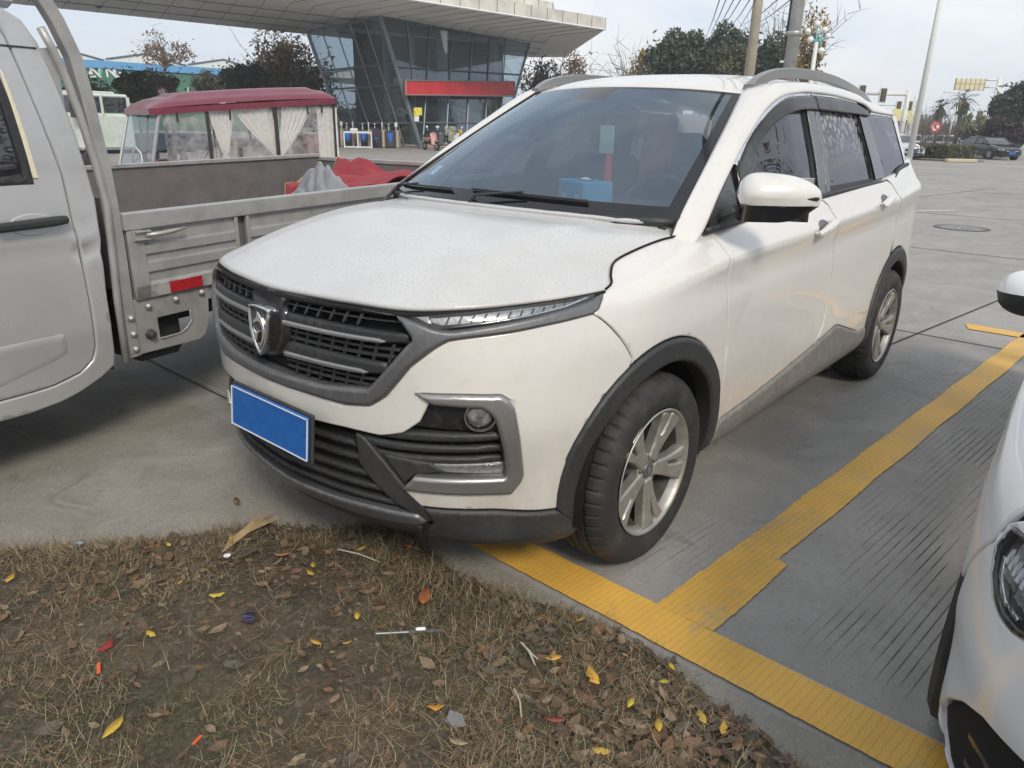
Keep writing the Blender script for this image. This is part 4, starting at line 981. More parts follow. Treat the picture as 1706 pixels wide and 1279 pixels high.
# painted lines
def paintm(name,col,wear,base):
    m=mat(name,col,.6,var=(3.2,tuple(x*.80 for x in col),.4,.7,8),bump=(150,.0015))
    t=m.node_tree;b=t.nodes['Principled BSDF'];L=t.links.new;src=b.inputs['Base Color'].links[0].from_socket
    tc=N(t,'ShaderNodeTexCoord')
    n=N(t,'ShaderNodeTexNoise',i_Scale=26,i_Detail=9,i_Roughness=.75);L(tc.outputs['Object'],n.inputs['Vector'])
    n2=N(t,'ShaderNodeTexNoise',i_Scale=2.3,i_Detail=5);L(tc.outputs['Object'],n2.inputs['Vector'])
    a=N(t,'ShaderNodeMath',operation='ADD');L(n.outputs[0],a.inputs[0]);L(n2.outputs[0],a.inputs[1])
    r=N(t,'ShaderNodeMapRange');r.inputs[1].default_value=wear;r.inputs[2].default_value=wear+.16;r.inputs[4].default_value=.75;L(a.outputs[0],r.inputs[0])
    x=N(t,'ShaderNodeMix',data_type='RGBA');L(r.outputs[0],x.inputs[0]);L(src,x.inputs[6]);x.inputs[7].default_value=(*base,1)
    mp=N(t,'ShaderNodeMapping');mp.inputs['Rotation'].default_value=(0,0,.10);L(tc.outputs['Object'],mp.inputs[0])
    wv=N(t,'ShaderNodeTexWave',wave_type='BANDS',bands_direction='Y',i_Scale=1/.034/3.1416*1.57,i_Distortion=2.5,i_Detail=2);L(mp.outputs[0],wv.inputs['Vector'])
    r2=N(t,'ShaderNodeMapRange');r2.inputs[1].default_value=.93;r2.inputs[2].default_value=.99;r2.inputs[4].default_value=.3;L(wv.outputs[0],r2.inputs[0])
    y=N(t,'ShaderNodeMix',data_type='RGBA');L(r2.outputs[0],y.inputs[0]);L(x.outputs[2],y.inputs[6]);y.inputs[7].default_value=(.13,.10,.05,1)
    L(y.outputs[2],b.inputs['Base Color']);return m
yel=paintm('yellow road paint',(.74,.43,.08),1.03,(.46,.34,.17))
whp=mat('white road paint',(.62,.62,.60),.6,var=(12,(.35,.35,.35),.45,.7,8))
def jit(p,q,n,a,k):
    r_=random.Random(k);o=[]
    for i in range(n+1):
        t=i/n;o.append((p[0]+(q[0]-p[0])*t+r_.uniform(-a,a),p[1]+(q[1]-p[1])*t+r_.uniform(-a,a)*.3))
    return o
def line(name,a0,a1,b0,b1,m,z=.0065,n=60,j=.006,k=1):
    o=strip_mesh(name,jit(a0,a1,n,j,k),jit(b0,b1,n,j,k+5),z,m);return o
tag(line('bay_edge_line',(.205,.25),(.27,4.6),(.375,.25),(.42,4.6),yel,.0082,260,.002,3))
# dividing line, wide at the near end
def ln2(name,L0,L1,z,m,k):
    r_=random.Random(k);A=[];B=[]
    n=420
    for i in range(n+1):
        t=i/n;x=.215-t*7.4
        A.append((x,L0(x)+r_.uniform(-.0025,.0025)+.003*math.sin(9*x)));B.append((x,L1(x)+r_.uniform(-.0025,.0025)+.003*math.sin(7*x+1)))
    return strip_mesh(name,A,B,z,m)
ln2('bay_line',lambda x:(1.055 if x>-.05 else 1.062)-.075*(x-.2),lambda x:(1.255 if x>-.30 else 1.213)-.075*(x-.2),.0062,yel,4)
line('short_bay_line',(-4.78,1.03),(-4.77,2.3),(-4.60,1.08),(-4.59,2.3),yel,.0062,20,.004,9)
line('white_lane_line',(-47.4,-12.5),(-42.3,1.5),(-47.0,-12.5),(-41.9,1.5),whp,.006,10,.0)
line('white_lane_mark',(-14.5,-1.7),(-15.5,-1.12),(-14.38,-1.65),(-15.38,-1.05),whp,.006,4,.0)
line('white_bay_mark',(-28,-13.5),(-33,-4),(-27.9,-13.5),(-32.85,-4),whp,.006,4,.0)
line('white_bay_mark',(-70,6),(-52,4.5),(-70,6.4),(-52,4.9),whp,.006,4,.0)
jm=mat('joint filler',(.03,.03,.03),.9)
for A,B,w_ in (((-3.1,.675),(-22,3.25),.018),((-4.42,-6),(-4.05,3.4),.015),((.185,-8),(.265,5),.010),((-9.3,-7),(-8.9,6),.02),((-3.1,.675),(.18,.23),.012),((-14.5,-9),(-14.1,9),.03),((-22,-12),(-21.6,12),.03),((-4.4,-4.4),(-24,-1.7),.02)):
    A=np.array(A);B=np.array(B);e=(B-A)/np.linalg.norm(B-A);nn=np.array([-e[1],e[0]])*w_/2
    strip_mesh('slab_joint',[A-nn,B-nn],[A+nn,B+nn],.0045,jm)
line('edge_grout',(.180,-3),(.248,4.6),(.190,-3),(.258,4.6),mat('pale grout',(.42,.43,.43),.8),.0072,20,.001)
# manhole
mh=thing('manhole_cover','round worn metal manhole cover set in the concrete lot','manhole cover',tuple(ground(1602,380)[:2])+(.006,))
MB().lathe([(.0,.004),(.33,.004),(.345,0)],(0,0,0),2,40).build('cover',mat('worn iron',(.16,.155,.15),.5,metal=.5,var=(16,(.5,.5,.48),.5,.62,8),bump=(40,.01)),mh)
MB().lathe([(.35,.002),(.42,.003),(.42,-.002)],(0,0,0),2,40).build('rim',mat('iron rim',(.07,.07,.07),.6),mh)
# ------------------------------------------------------------------ verge
VE=[(6,-9),(3.2,-3.2),(2.2,-1.9),(1.53,-.83),(1.38,-.72),(1.23,-.58),(1.06,-.46),(.89,-.36),(.8,-.32),(.68,-.14),(.54,-.02),(.47,.03),(.45,.12),(.49,.24),(.53,.5),(.49,.7),(.44,.86),(.42,.98),(.42,1.13),(.45,1.28),(.50,1.47),(.53,1.62),(.5,2.4),(.52,3.6),(.6,6)]
vp=_clean(VE+[(8,6),(8,-9)])
def vh(P):
    "height of the verge soil"
    P=np.atleast_2d(P);d=_dist(P,[vp])
    x,y=P[:,0],P[:,1]
    n=.010*np.sin(7*x+1.3*np.sin(5*y))+.008*np.sin(11*y+2*np.sin(6*x))+.005*np.sin(23*x+9*y)+.004*np.sin(31*y-13*x)
    return np.where(_inside(P,vp),.006+np.clip(d/.12,0,1)*(.024+n),-.01)
xs=np.concatenate([np.arange(.40,2.6,.018),np.arange(2.6,8,.25)]);ys=np.concatenate([np.arange(-9,-1.2,.25),np.arange(-1.2,2.1,.018),np.arange(2.1,6,.2)])
GX,GY=np.meshgrid(xs,ys,indexing='ij');Pq=np.stack([GX.ravel(),GY.ravel()],1);hz_=vh(Pq)
r_=np.random.RandomState(3);hz_=hz_+r_.uniform(-.0025,.0025,len(hz_))*(hz_>0)
ny_=len(ys);Fq=[]
inn=hz_>0
for i in range(len(xs)-1):
    for j in range(ny_-1):
        a=i*ny_+j
        if inn[a] or inn[a+1] or inn[a+ny_] or inn[a+ny_+1]:Fq.append((a,a+ny_,a+ny_+1,a+1))
soil=mat('verge soil',(.105,.080,.055),.95,var=(3.2,(.048,.036,.026),.4,.65,8),var2=(42,(.17,.145,.11),.5,.75,8),bump=(70,.012,8))
sg_=mesh('soil',np.stack([Pq[:,0],Pq[:,1],hz_],1),Fq,soil,None,True);tag(sg_,kind='structure')
def blades(name,n,region,lo,hi,wd,mats,seed,flat=.5,tilt=1.0,dens=None):
    R_=np.random.RandomState(seed);P=np.empty((0,2))
    while len(P)<n:
        q=np.stack([R_.uniform(region[0],region[1],n),R_.uniform(region[2],region[3],n)],1);q=q[_inside(q,vp)]
        if dens is not None:q=q[R_.rand(len(q))<dens(q)]
        P=np.vstack([P,q])
    P=P[:n];z=vh(P);L_=R_.uniform(lo,hi,n);az=R_.uniform(0,2*PI,n);el=R_.uniform(0,flat,n)*tilt+.05;cv=R_.uniform(-.6,.5,n);tw=R_.uniform(-1.5,1.5,n)
    V=np.zeros((n,8,3));w0=R_.uniform(.5,1.,n)*wd
    pos=np.stack([P[:,0],P[:,1],z+R_.uniform(-.002,.008,n)],1);e=el.copy();a=az.copy()
    for k in range(4):
        w_=w0*(1-k/3.4);pr=np.stack([-np.sin(a),np.cos(a),0*a],1)
        V[:,2*k]=pos-pr*w_[:,None];V[:,2*k+1]=pos+pr*w_[:,None]
        st=L_/3;pos=pos+np.stack([np.cos(a)*np.cos(e),np.sin(a)*np.cos(e),np.sin(e)],1)*st[:,None];pos[:,2]=np.maximum(pos[:,2],z+.001)
        e=e+cv*.6;a=a+tw*.35
    b=np.arange(n)[:,None]*8
    F=np.concatenate([b+np.array([0,1,3,2]),b+np.array([2,3,5,4]),b+np.array([4,5,7,6])],0)
    me=bpy.data.meshes.new(name);me.vertices.add(n*8);me.vertices.foreach_set('co',V.ravel());me.loops.add(len(F)*4);me.loops.foreach_set('vertex_index',F.ravel().astype(np.int32))
    me.polygons.add(len(F));me.polygons.foreach_set('loop_start',np.arange(0,len(F)*4,4,dtype=np.int32));me.polygons.foreach_set('loop_total',np.full(len(F),4,dtype=np.int32))
    for m_ in mats:me.materials.append(m_)
    mi=R_.choice(len(mats),n,p=None);me.polygons.foreach_set('material_index',np.tile(mi,3).astype(np.int32))
    me.update();me.validate();o=bpy.data.objects.new(name,me);S.collection.objects.link(o);return tag(o,kind='stuff')
straw=[mat('straw %d'%i,c,.8) for i,c in enumerate([(.30,.24,.14),(.18,.135,.078),(.42,.345,.215),(.105,.08,.048),(.07,.054,.033)])]
greeng=[mat('green blade %d'%i,c,.7) for i,c in enumerate([(.045,.065,.022),(.07,.09,.032),(.04,.055,.022),(.14,.125,.055)])]
def dn_s(q):  # more straw towards the right and lower part, barer on the left
    return np.clip(.28+.55*np.sin(3.1*q[:,0]+1.0)*np.sin(2.7*q[:,1]+.4)+.5*np.sin(13*q[:,0]+3*np.sin(9*q[:,1]))*np.sin(12*q[:,1]+2)+.3*(q[:,1]>.35),.05,1)
def dn_g(q):
    return np.clip(.25+.9*np.exp(-((q[:,0]-.75)/.25)**2-((q[:,1]-.75)/.35)**2)+.9*np.exp(-((q[:,0]-1.55)/.25)**2-((q[:,1]-.45)/.3)**2)+.7*np.exp(-((q[:,0]-.58)/.1)**2-((q[:,1]-.15)/.25)**2),0,1)
blades('dry_grass',56000,(.4,2.3,-1.3,2.0),.02,.085,.0010,straw,11,.75,1,dn_s)
blades('green_grass',20000,(.4,2.2,-1.1,1.9),.02,.05,.0009,greeng,12,1.0,1,dn_g)
blades('sparse_grass',9000,(2.1,7,-8,5.5),.04,.10,.002,straw,15,.8,1)
# leaf litter
def leafshape(kind,R_):
    if kind=='ginkgo':
        a=np.linspace(-1.15,1.15,11);o=[(.0,-.2)]+[(math.sin(x)*1.0*(1-.08*math.cos(9*x)),math.cos(x)*1.0-.25-(.3 if abs(x)<.06 else 0)) for x in a];return o
    return [(0,-1),(.28,-.6),(.42,-.1),(.34,.4),(.12,.85),(0,1.05),(-.12,.85),(-.34,.4),(-.42,-.1),(-.28,-.6)]
def leafverts(p,z,size,az,tilt,curl,kind,R_):
    sh=leafshape(kind,R_);c,s=math.cos(az),math.sin(az);V=[]
    for u,v in [(0,0)]+sh:
        zz=curl*(u*u*1.6+v*v*.6)+tilt*u
        V.append((p[0]+size*(u*c-v*s),p[1]+size*(u*s+v*c),z+.006+size*zz))
    n=len(sh);return V,[(0,1+i,1+(i+1)%n) for i in range(n)]
lm=[mat('dead leaf %d'%i,c,.75,var=(60,tuple(x*.6 for x in c),.4,.7)) for i,c in enumerate([(.13,.085,.052),(.09,.058,.038),(.18,.12,.075),(.25,.185,.12),(.11,.092,.07),(.18,.10,.055)])]
R_=np.random.RandomState(21);LB=MB();cnt=0
def dn_l(x,y): return .13+.95*math.exp(-((x-.70)/.26)**2-((y-1.25)/.42)**2)+.42*math.exp(-((x-.78)/.28)**2-((y+.05)/.4)**2)+.3*math.exp(-((x-1.2)/.2)**2-((y+.3)/.3)**2)
while cnt<3000:
    x,y=R_.uniform(.4,2.2),R_.uniform(-1.2,2.0)
    if R_.rand()>dn_l(x,y) or not _inside(np.array([[x,y]]),vp)[0]:continue
    z=float(vh([(x,y)])[0]);V,F=leafverts((x,y),z+R_.uniform(0,.008),R_.uniform(.007,.021),R_.uniform(0,6.3),R_.uniform(-.5,.5),R_.uniform(-.5,.7),'leaf',R_)
    LB.cur=int(R_.randint(len(lm)));LB.add(V,F);cnt+=1
    if cnt%(6 if (x<1.0 and y>.8) else 13)==0:
        V,F=leafverts((x,y),z+.006,R_.uniform(.02,.034),R_.uniform(0,6.3),R_.uniform(-.5,.5),R_.uniform(.1,.8),'leaf',R_);LB.add(V,F)
tag(LB.build('leaf_litter',lm,None,True),kind='stuff')
# leaves and litter one can pick out
def leaf(name,label,p,size,col,kind='leaf',az=0,curl=.35,tilt=.15,cat='leaf',group=None,z=None):
    x,y=p;zz=float(vh([(x,y)])[0]) if z is None else z
    V,F=leafverts((0,0),0,size,az,tilt,curl,kind,None)
    c=tuple(col);m=mat('%s skin'%name,c,.6,var=(40,tuple(q*.7 for q in c),.45,.7))
    o=mesh(name,V,F,m,None,True);o.location=(x,y,max(zz,.004)+.014);md=o.modifiers.new('t','SOLIDIFY');md.thickness=.0006
    return tag(o,label,cat,group)
YC=(.58,.38,.05);GK='yellow leaves fallen on the verge'
yl=[((1.57,-.54),.020,'yellow leaf at the far left of the dirt verge'),((.91,.15),.017,'upper of two touching yellow leaves left of the clear tube'),((.875,.115),.015,'lower of two touching yellow leaves near the grass edge'),
 ((1.18,.05),.020,'yellow leaf on bare soil left of the blue wrapper'),((1.23,-.09),.010,'tiny yellow leaf on bare soil behind the bigger one'),((1.39,.07),.017,'yellow leaf to the right of the red leaf'),((1.09,.44),.018,'yellow leaf left of the orange one below the clear tube'),
 ((.95,.45),.016,'yellow leaf just behind the clear plastic tube'),((.69,.14),.018,'yellow leaf in green grass near the bumper'),((1.61,.35),.028,'large deep yellow leaf at the bottom left of the verge'),((1.04,.89),.018,'yellow leaf beside the grey stone'),
 ((.68,.99),.020,'orange yellow curled leaf upright in the grass'),((.655,1.12),.028,'bright yellow fan-shaped ginkgo leaf on dark leaves'),((.47,1.25),.014,'pale yellow leaf close to the concrete kerb line'),((.55,1.27),.011,'small yellow leaf between the kerb line and ginkgo leaf'),
 ((.59,1.41),.020,'yellow leaf on the litter at the lower right'),((.60,1.46),.017,'pale yellow leaf right of the yellow leaf pair'),((.85,1.27),.020,'yellow leaf at the bottom edge of the verge'),((.67,1.24),.017,'green yellow leaf standing in brown litter'),
 ((.70,1.34),.018,'dull yellow leaf in the litter at bottom centre'),((.48,.94),.014,'pale orange leaf at the concrete edge'),((.97,-.25),.014,'yellow leaf behind the dry corn husk'),((1.14,-.37),.013,'yellow leaf at the apron edge on the left')]
for i,(p,s_,lb) in enumerate(yl):
    leaf('yellow_leaf',lb,p,s_*1.3,(YC[0]*rnd.uniform(.8,1.1),YC[1]*rnd.uniform(.8,1.15),YC[2]),'ginkgo' if i in (0,3,5,10,12,15,16,17) else 'leaf',rnd.uniform(0,6),rnd.uniform(.05,.3),rnd.uniform(-.25,.35),group=GK)
leaf('orange_leaf','pale orange leaf lying in dark grass below the bumper',(.91,-.02),.026,(.50,.24,.12),'leaf',.9,.5)
leaf('orange_leaf','round orange leaf near the bumper corner',(.57,.25),.022,(.55,.22,.06),'leaf',.2,.3)
leaf('orange_leaf','small orange leaf right of a yellow leaf below the tube',(1.04,.52),.014,(.6,.30,.05),'leaf',1.2,.3)
leaf('brown_leaf','large curled rust brown leaf behind the clear tube',(.74,.52),.046,(.36,.13,.05),'leaf',-.9,.6,.1)
leaf('red_leaf','dark red lobed leaf on bare soil at the left',(1.51,.02),.034,(.34,.035,.035),'ginkgo',.5,.3)
leaf('red_leaf','long dull red leaf at the bottom of the verge',(.84,1.12),.028,(.28,.07,.05),'leaf',.6,.3)
leaf('brown_leaf','brown leaf lying alone on the concrete apron',(.80,-.52),.030,(.20,.12,.05),'leaf',-.4,.25,.1,z=.004)
leaf('brown_leaf','tan round leaf beside the grey stone',(1.07,1.0),.026,(.38,.29,.17),'leaf',.4,.5)
def litter(name,label,cat,mb,m,p,rz=0,dz=.02,rx=0):
    o=mb.build(name,m);z=float(vh([p])[0]);o.location=(p[0],p[1],max(z,0)+dz);o.rotation_euler=(rx,0,rz);return tag(o,label,cat)
clear=glass('clear plastic',(.9,.93,.95),.05,1,1.5,opaque=.15)
a=np.array([.96,.54]);b=np.array([.81,.68]);an=math.atan2(*(b-a)[::-1])
tb=MB().tube([(-.10,0,0),(.10,0,0)],.0055,10);o=litter('plastic_tube','clear plastic tube with a white cap bit lying on the grass','tube',tb,clear,tuple((a+b)/2),an,.020)
MB().box((.035,.004,.006),(.03,.012,.008),bev=.003).build('white_cap',mat('white plastic bit',(.8,.8,.8),.4),o)
MB().tube([(-.095,0,0),(.0,0,.0)],.002,6).build('inner_straw',mat('pale straw plastic',(.7,.7,.68),.4),o)
sm=mat('whitish twig',(.46,.42,.35),.8)
a=np.array([.76,.09]);b=np.array([.71,.26]);litter('stick','thin whitish stick lying in the grass near the bumper','stick',MB().tube([(-.085,0,0),(0,.004,.004),(.09,0,0)],[.0022,.0028,.002],7),sm,tuple((a+b)/2),math.atan2(*(b-a)[::-1]),.018)
litter('stick','pale stick near the bottom edge among brown leaves','stick',MB().tube([(-.05,0,0),(0,.006,.004),(.05,0,0)],[.002,.0025,.0018],7),sm,(.87,1.02),.9,.018)
litter('stick','pale forked stick on the grass left of the ginkgo leaf','stick',MB().tube([(-.05,0,0),(0,.004,.006),(.05,.0,0)],[.003,.004,.002],7).tube([(0,.004,.006),(.035,.015,.004)],.002,6),sm,(.72,.93),1.1,.018)
hk=MB()
for k in range(7): hk.tube([(-.13+.01*k,.006*(k-3),.0),(0,.004*(k-3),.010+.002*(k%3)),(.15-.02*(k%4),.010*(k-3),.004*k)],[.003,.005,.002],5)
a=np.array([1.06,-.21]);b=np.array([.76,-.29]);litter('corn_husk','dry straw coloured corn husk at the apron edge','husk',hk,mat('husk',(.42,.32,.18),.8,var=(30,(.3,.22,.12),.4,.7)),tuple((a+b)/2),math.atan2(*(b-a)[::-1]),.016)
litter('plastic_strip','bright orange plastic strip below the red leaf','strip',MB().box((0,0,0),(.045,.010,.003),bev=.001),mat('orange plastic',(.75,.12,.03),.4),(1.55,.10),1.2,.02,.3)
litter('plastic_strip','orange plastic scrap at the bottom edge of the verge','strip',MB().box((0,0,0),(.03,.010,.003),bev=.001),mat('orange plastic two',(.75,.12,.03),.4),(1.49,.53),.4,.02,.3)
wr=MB();
for i in range(5):
    wr.add([(-.03+.012*i,-.02,.004*((i*7)%3)),(-.018+.012*i,-.022,.004*((i*5)%3)),(-.018+.012*i,.02,.003*((i*3)%4)),(-.03+.012*i,.018,.004*(i%2))],[(0,1,2,3)])
litter('wrapper','dark blue crumpled wrapper on the bare soil','wrapper',wr,mat('dark blue foil',(.05,.06,.13),.3,metal=.3,var=(60,(.16,.06,.08),.5,.7)),(1.16,.20),.8,.018)
wr=MB();wr.add([(-.022,-.012,0),(.02,-.015,.006),(.024,.012,0),(-.018,.016,.005)],[(0,1,2,3)])
litter('wrapper','pale teal scrap of paper at the far left edge','wrapper',wr,mat('teal paper',(.25,.42,.45),.6),(1.36,-.59),.3,.016)
litter('stone','small grey angular stone lying in straw','stone',MB().prism([(-.018,-.03),(.016,-.022),(.020,.012),(.004,.034),(-.02,.016)],lambda x,y:(x,y,0),lambda x,y:(x*.8,y*.8,.012)),mat('stone',(.20,.20,.21),.8,bump=(90,.004)),(1.02,.94),.3,.012)
tu=MB()
for k in range(9): tu.tube([(0,0,0),(.012*math.cos(k*.7),.012*math.sin(k*.7),.008)],[.004,.002],5)
litter('fluff','white fluffy tuft next to the corn husk','fluff',tu,mat('white fluff',(.75,.75,.74),.9),(1.04,-.15),0,.02)
# ------------------------------------------------------------------ silver pickup on the left
tk=thing('pickup_truck','silver crew cab pickup with open drop-side cargo bed, left of the white SUV','truck')
TD=np.array([-0.98587712,-0.16747031,0]);TN=np.array([0.16747031,-0.98587712,0])
TO=np.array([.4,2.35])
tk.location=tuple(TD*TO[0]+TN*TO[1]);tk.rotation_euler=(0,0,math.atan2(TD[1],TD[0]))
def tl(a,c,z): return (a-TO[0],c-TO[1],z)
cabm=mat('silver paint',(.51,.52,.54),.26,metal=.3,coat=.7,var=(5,(.47,.475,.485),.4,.7,8),dirt=((.30,.28,.25),.3,.8,.35))
alu=mat('galvanised panel',(.42,.42,.415),.46,metal=.4,var=(9,(.32,.315,.31),.4,.7,9),var2=(60,(.44,.43,.41),.6,.8,6),bump=(60,.0006))
aluin=mat('bed inner panel',(.19,.178,.172),.55,metal=.3,var=(7,(.145,.135,.135),.4,.7,9),var2=(60,(.25,.24,.22),.6,.8,6))
steel=mat('bolt steel',(.42,.41,.39),.45,metal=.6)
dark=mat('chassis black',(.02,.021,.023),.7)
def Cs(P,o):
    a,z=P[:,0],P[:,1]
    c=1.45+.14*np.clip(z-1.25,0,2)**1.5-.006*np.clip(1-np.abs(z-.985)/.06,0,1)+.02*np.clip((.62-z)/.3,0,1)+.010*np.clip(1-np.abs(z-.93)/.035,0,1)
    return np.stack([a-TO[0],c-o-TO[1],z],1)
DG=[(-.905,1.785),(-.832,1.775),(-.812,1.735),(-.786,1.611),(-.748,1.40),(-.721,1.244),(-.712,1.033),(-.706,.96),(-.702,.733),(-.707,.536),(-.729,.474),(-.79,.43),(-.90,.405),(-.983,.401)]
RW2=[(-1.62,1.22),(-.955,1.222),(-.845,1.228),(-.852,1.32),(-.866,1.504),(-.881,1.60),(-.905,1.66),(-1.0,1.70),(-1.62,1.70)]
doorp=[(-1.74,.401)]+DG[::-1]+[(-1.74,1.785)]
body_out=[(-3.05,.36),(-2.95,.34),(-1.0,.315),(-.88,.325),(-.80,.345),(-.70,.385),(-.635,.425),(-.628,.475),(-.626,.719),(-.614,.923),(-.606,1.144),(-.628,1.31),(-.652,1.489),(-.674,1.618),(-.699,1.72),(-.738,1.795),(-.80,1.83),(-1.6,1.86),(-2.2,1.80),(-2.75,1.15),(-3.05,1.08)]
def both_t(f): f(1); f(-1)
def csurf(sd_):
    if sd_>0: return Cs
    def g_(P,o):
        X=Cs(P,o);X=X.copy();X[:,1]=-X[:,1];return X
    return g_
def tp(name,poly,m,par=tk,sd_=1,**k):
    f=Cs
    return panel(name,poly,f,m,par,side=sd_,**k)
def cab_side(sd_):
    # the far side is the mirror image about the truck's own centre line (local y = 0)
    tp('cab_side',body_out,cabm,sd_=sd_,out=0,depth=.03,h=.06,bev=.012,holes=[doorp])
    dr=tp('rear_door',doorp,cabm,sd_=sd_,out=.0,depth=.03,h=.05,bev=.008,gap=.0035,holes=[RW2])
    fdp=[(-2.62,.401),(-1.75,.401),(-1.75,1.785),(-2.1,1.76),(-2.62,1.18)]
    tp('door_seal',doorp,liner,sd_=sd_,out=-.012,depth=.004,h=.08,bev=0,par=dr,holes=[RW2])
    wn=tp('door_window',RW2,sideg,sd_=sd_,par=dr,out=-.010,depth=.003,h=.08,bev=0)
    tp('window_frame',[(-1.62,1.205),(-.835,1.212),(-.84,1.32),(-.854,1.504),(-.869,1.605),(-.895,1.67),(-1.0,1.715),(-1.62,1.715)],black,sd_=sd_,par=dr,out=.004,depth=.018,h=.06,bev=.004,holes=[[(-1.60,1.232),(-.955,1.234),(-.865,1.238),(-.872,1.32),(-.886,1.504),(-.9,1.595),(-.92,1.655),(-1.0,1.69),(-1.6,1.69)]])
    tp('window_reflection',[(-.836,1.235),(-.816,1.232),(-.834,1.45),(-.852,1.60),(-.862,1.62),(-.855,1.50)],mat('cream reflection',(.72,.66,.50),.35) if sd_>0 else bpy.data.materials['cream reflection'],sd_=sd_,par=dr,out=.004,depth=.01,h=.05,bev=.002)  # cream strip paints in a reflection seen in the dark window
    # handle with its cup
    tp('handle_cup',[(-.87+.085*math.cos(q),1.062+.042*math.sin(q)) for q in np.linspace(0,2*PI,24)[:-1]],cabm,sd_=sd_,par=dr,out=.004,depth=.005,h=.03,bev=.004)
    tp('door_handle',[(-1.02,1.052),(-1.0,1.046),(-.80,1.052),(-.752,1.058),(-.745,1.075),(-.752,1.088),(-.80,1.088),(-1.0,1.080),(-1.02,1.074)],black,sd_=sd_,par=dr,out=.045,depth=.03,h=.03,bev=.012)
    tp('door_dent_panel',[(-1.6,.625),(-.835,.622),(-.822,.60),(-.822,.53),(-.86,.512),(-1.107,.452),(-1.3,.43),(-1.6,.43)],cabm,sd_=sd_,par=dr,out=.006,depth=.012,h=.05,bev=.035,bh=.010)
    if True:
        fd=tp('front_door',fdp,cabm,sd_=sd_,out=.004,depth=.02,h=.07,bev=.008)
        tp('door_window',[(-2.50,1.215),(-1.85,1.22),(-1.85,1.70),(-2.12,1.68)],frit,sd_=sd_,par=fd,out=.006,depth=.006,h=.08,bev=.002)
        tp('drip_rail',[(-1.7,1.692),(-.715,1.696),(-.712,1.702),(-1.7,1.700)],black,sd_=sd_,out=.004,depth=.006,h=.08,bev=.001)
cab_side(1);cab_side(-1)
W_=.90
g=MB()
g.box(tl(-.67,2.35,1.05),(.05,1.72,1.3)).build('cab_rear_wall',cabm,tk)
MB().box(tl(-1.45,2.35,1.865),(1.5,1.5,.05),bev=.03).build('cab_roof',cabm,tk)
MB().box(tl(-1.7,2.35,.45),(2.2,1.6,.14)).build('cab_floor',dark,tk)
MB().box(tl(-2.9,2.35,.75),(.5,1.7,.7),bev=.12).build('front_end',cabm,tk)
# rubber strip down the back edge of the cab
mbs=MB().tube([tl(*p) for p in [(-.700,1.462,1.77),(-.668,1.465,1.70),(-.636,1.465,1.60),(-.608,1.46,1.46),(-.582,1.455,1.28),(-.568,1.45,1.12),(-.576,1.45,.92),(-.588,1.45,.72),(-.592,1.45,.43)]],.016,8)
mbs.build('cab_edge_strip',alu,tk,True)
# headboard hoop behind the cab: a flattened tube
def ribbon(pts,wa,wc,m,name,par):
    V=[];F=[];n=len(pts)
    for i,p in enumerate(pts):
        a=np.array(pts[max(i-1,0)]);b=np.array(pts[min(i+1,n-1)]);t=b-a;t=t/np.linalg.norm(t)
        s_=np.array([0,1,0.]) if abs(t[1])<.7 else np.array([0,0,1.]);q=np.cross(t,s_);q/=np.linalg.norm(q)
        for x,y in ((-1,-1),(1,-1),(1,1),(-1,1)):V.append(np.array(p)+q*x*wa/2+s_*y*wc/2)
    for i in range(n-1):
        for k in range(4):F.append((i*4+k,i*4+(k+1)%4,(i+1)*4+(k+1)%4,(i+1)*4+k))
    F+=[(3,2,1,0),tuple((n-1)*4+k for k in range(4))]
    o=mesh(name,V,F,m,par);md=o.modifiers.new('b','BEVEL');md.width=.005;md.segments=2;return o
PC=[(-.543,.452),(-.536,.70),(-.531,.90),(-.533,1.10),(-.538,1.25),(-.552,1.40),(-.566,1.55),(-.585,1.68),(-.628,1.80),(-.68,1.90),(-.74,1.98)]
hp=[tl(a,1.485,z) for a,z in PC]
hoop=ribbon(hp,.052,.05,alu,'headboard_post',tk)
ribbon([tl(a,3.215,z) for a,z in PC],.052,.05,alu,'headboard_post',tk)
ribbon([tl(-.74,1.48,1.97),tl(-.74,3.22,1.97)],.05,.05,alu,'headboard_beam',tk)
for c in (1.9,2.35,2.8): ribbon([tl(-.50,c,.75),tl(-.50,c,1.15)],.03,.04,alu,'headboard_bar',tk)
MB().box(tl(-.50,2.35,.93),(.02,1.68,.40)).build('headboard_panel',aluin,tk)
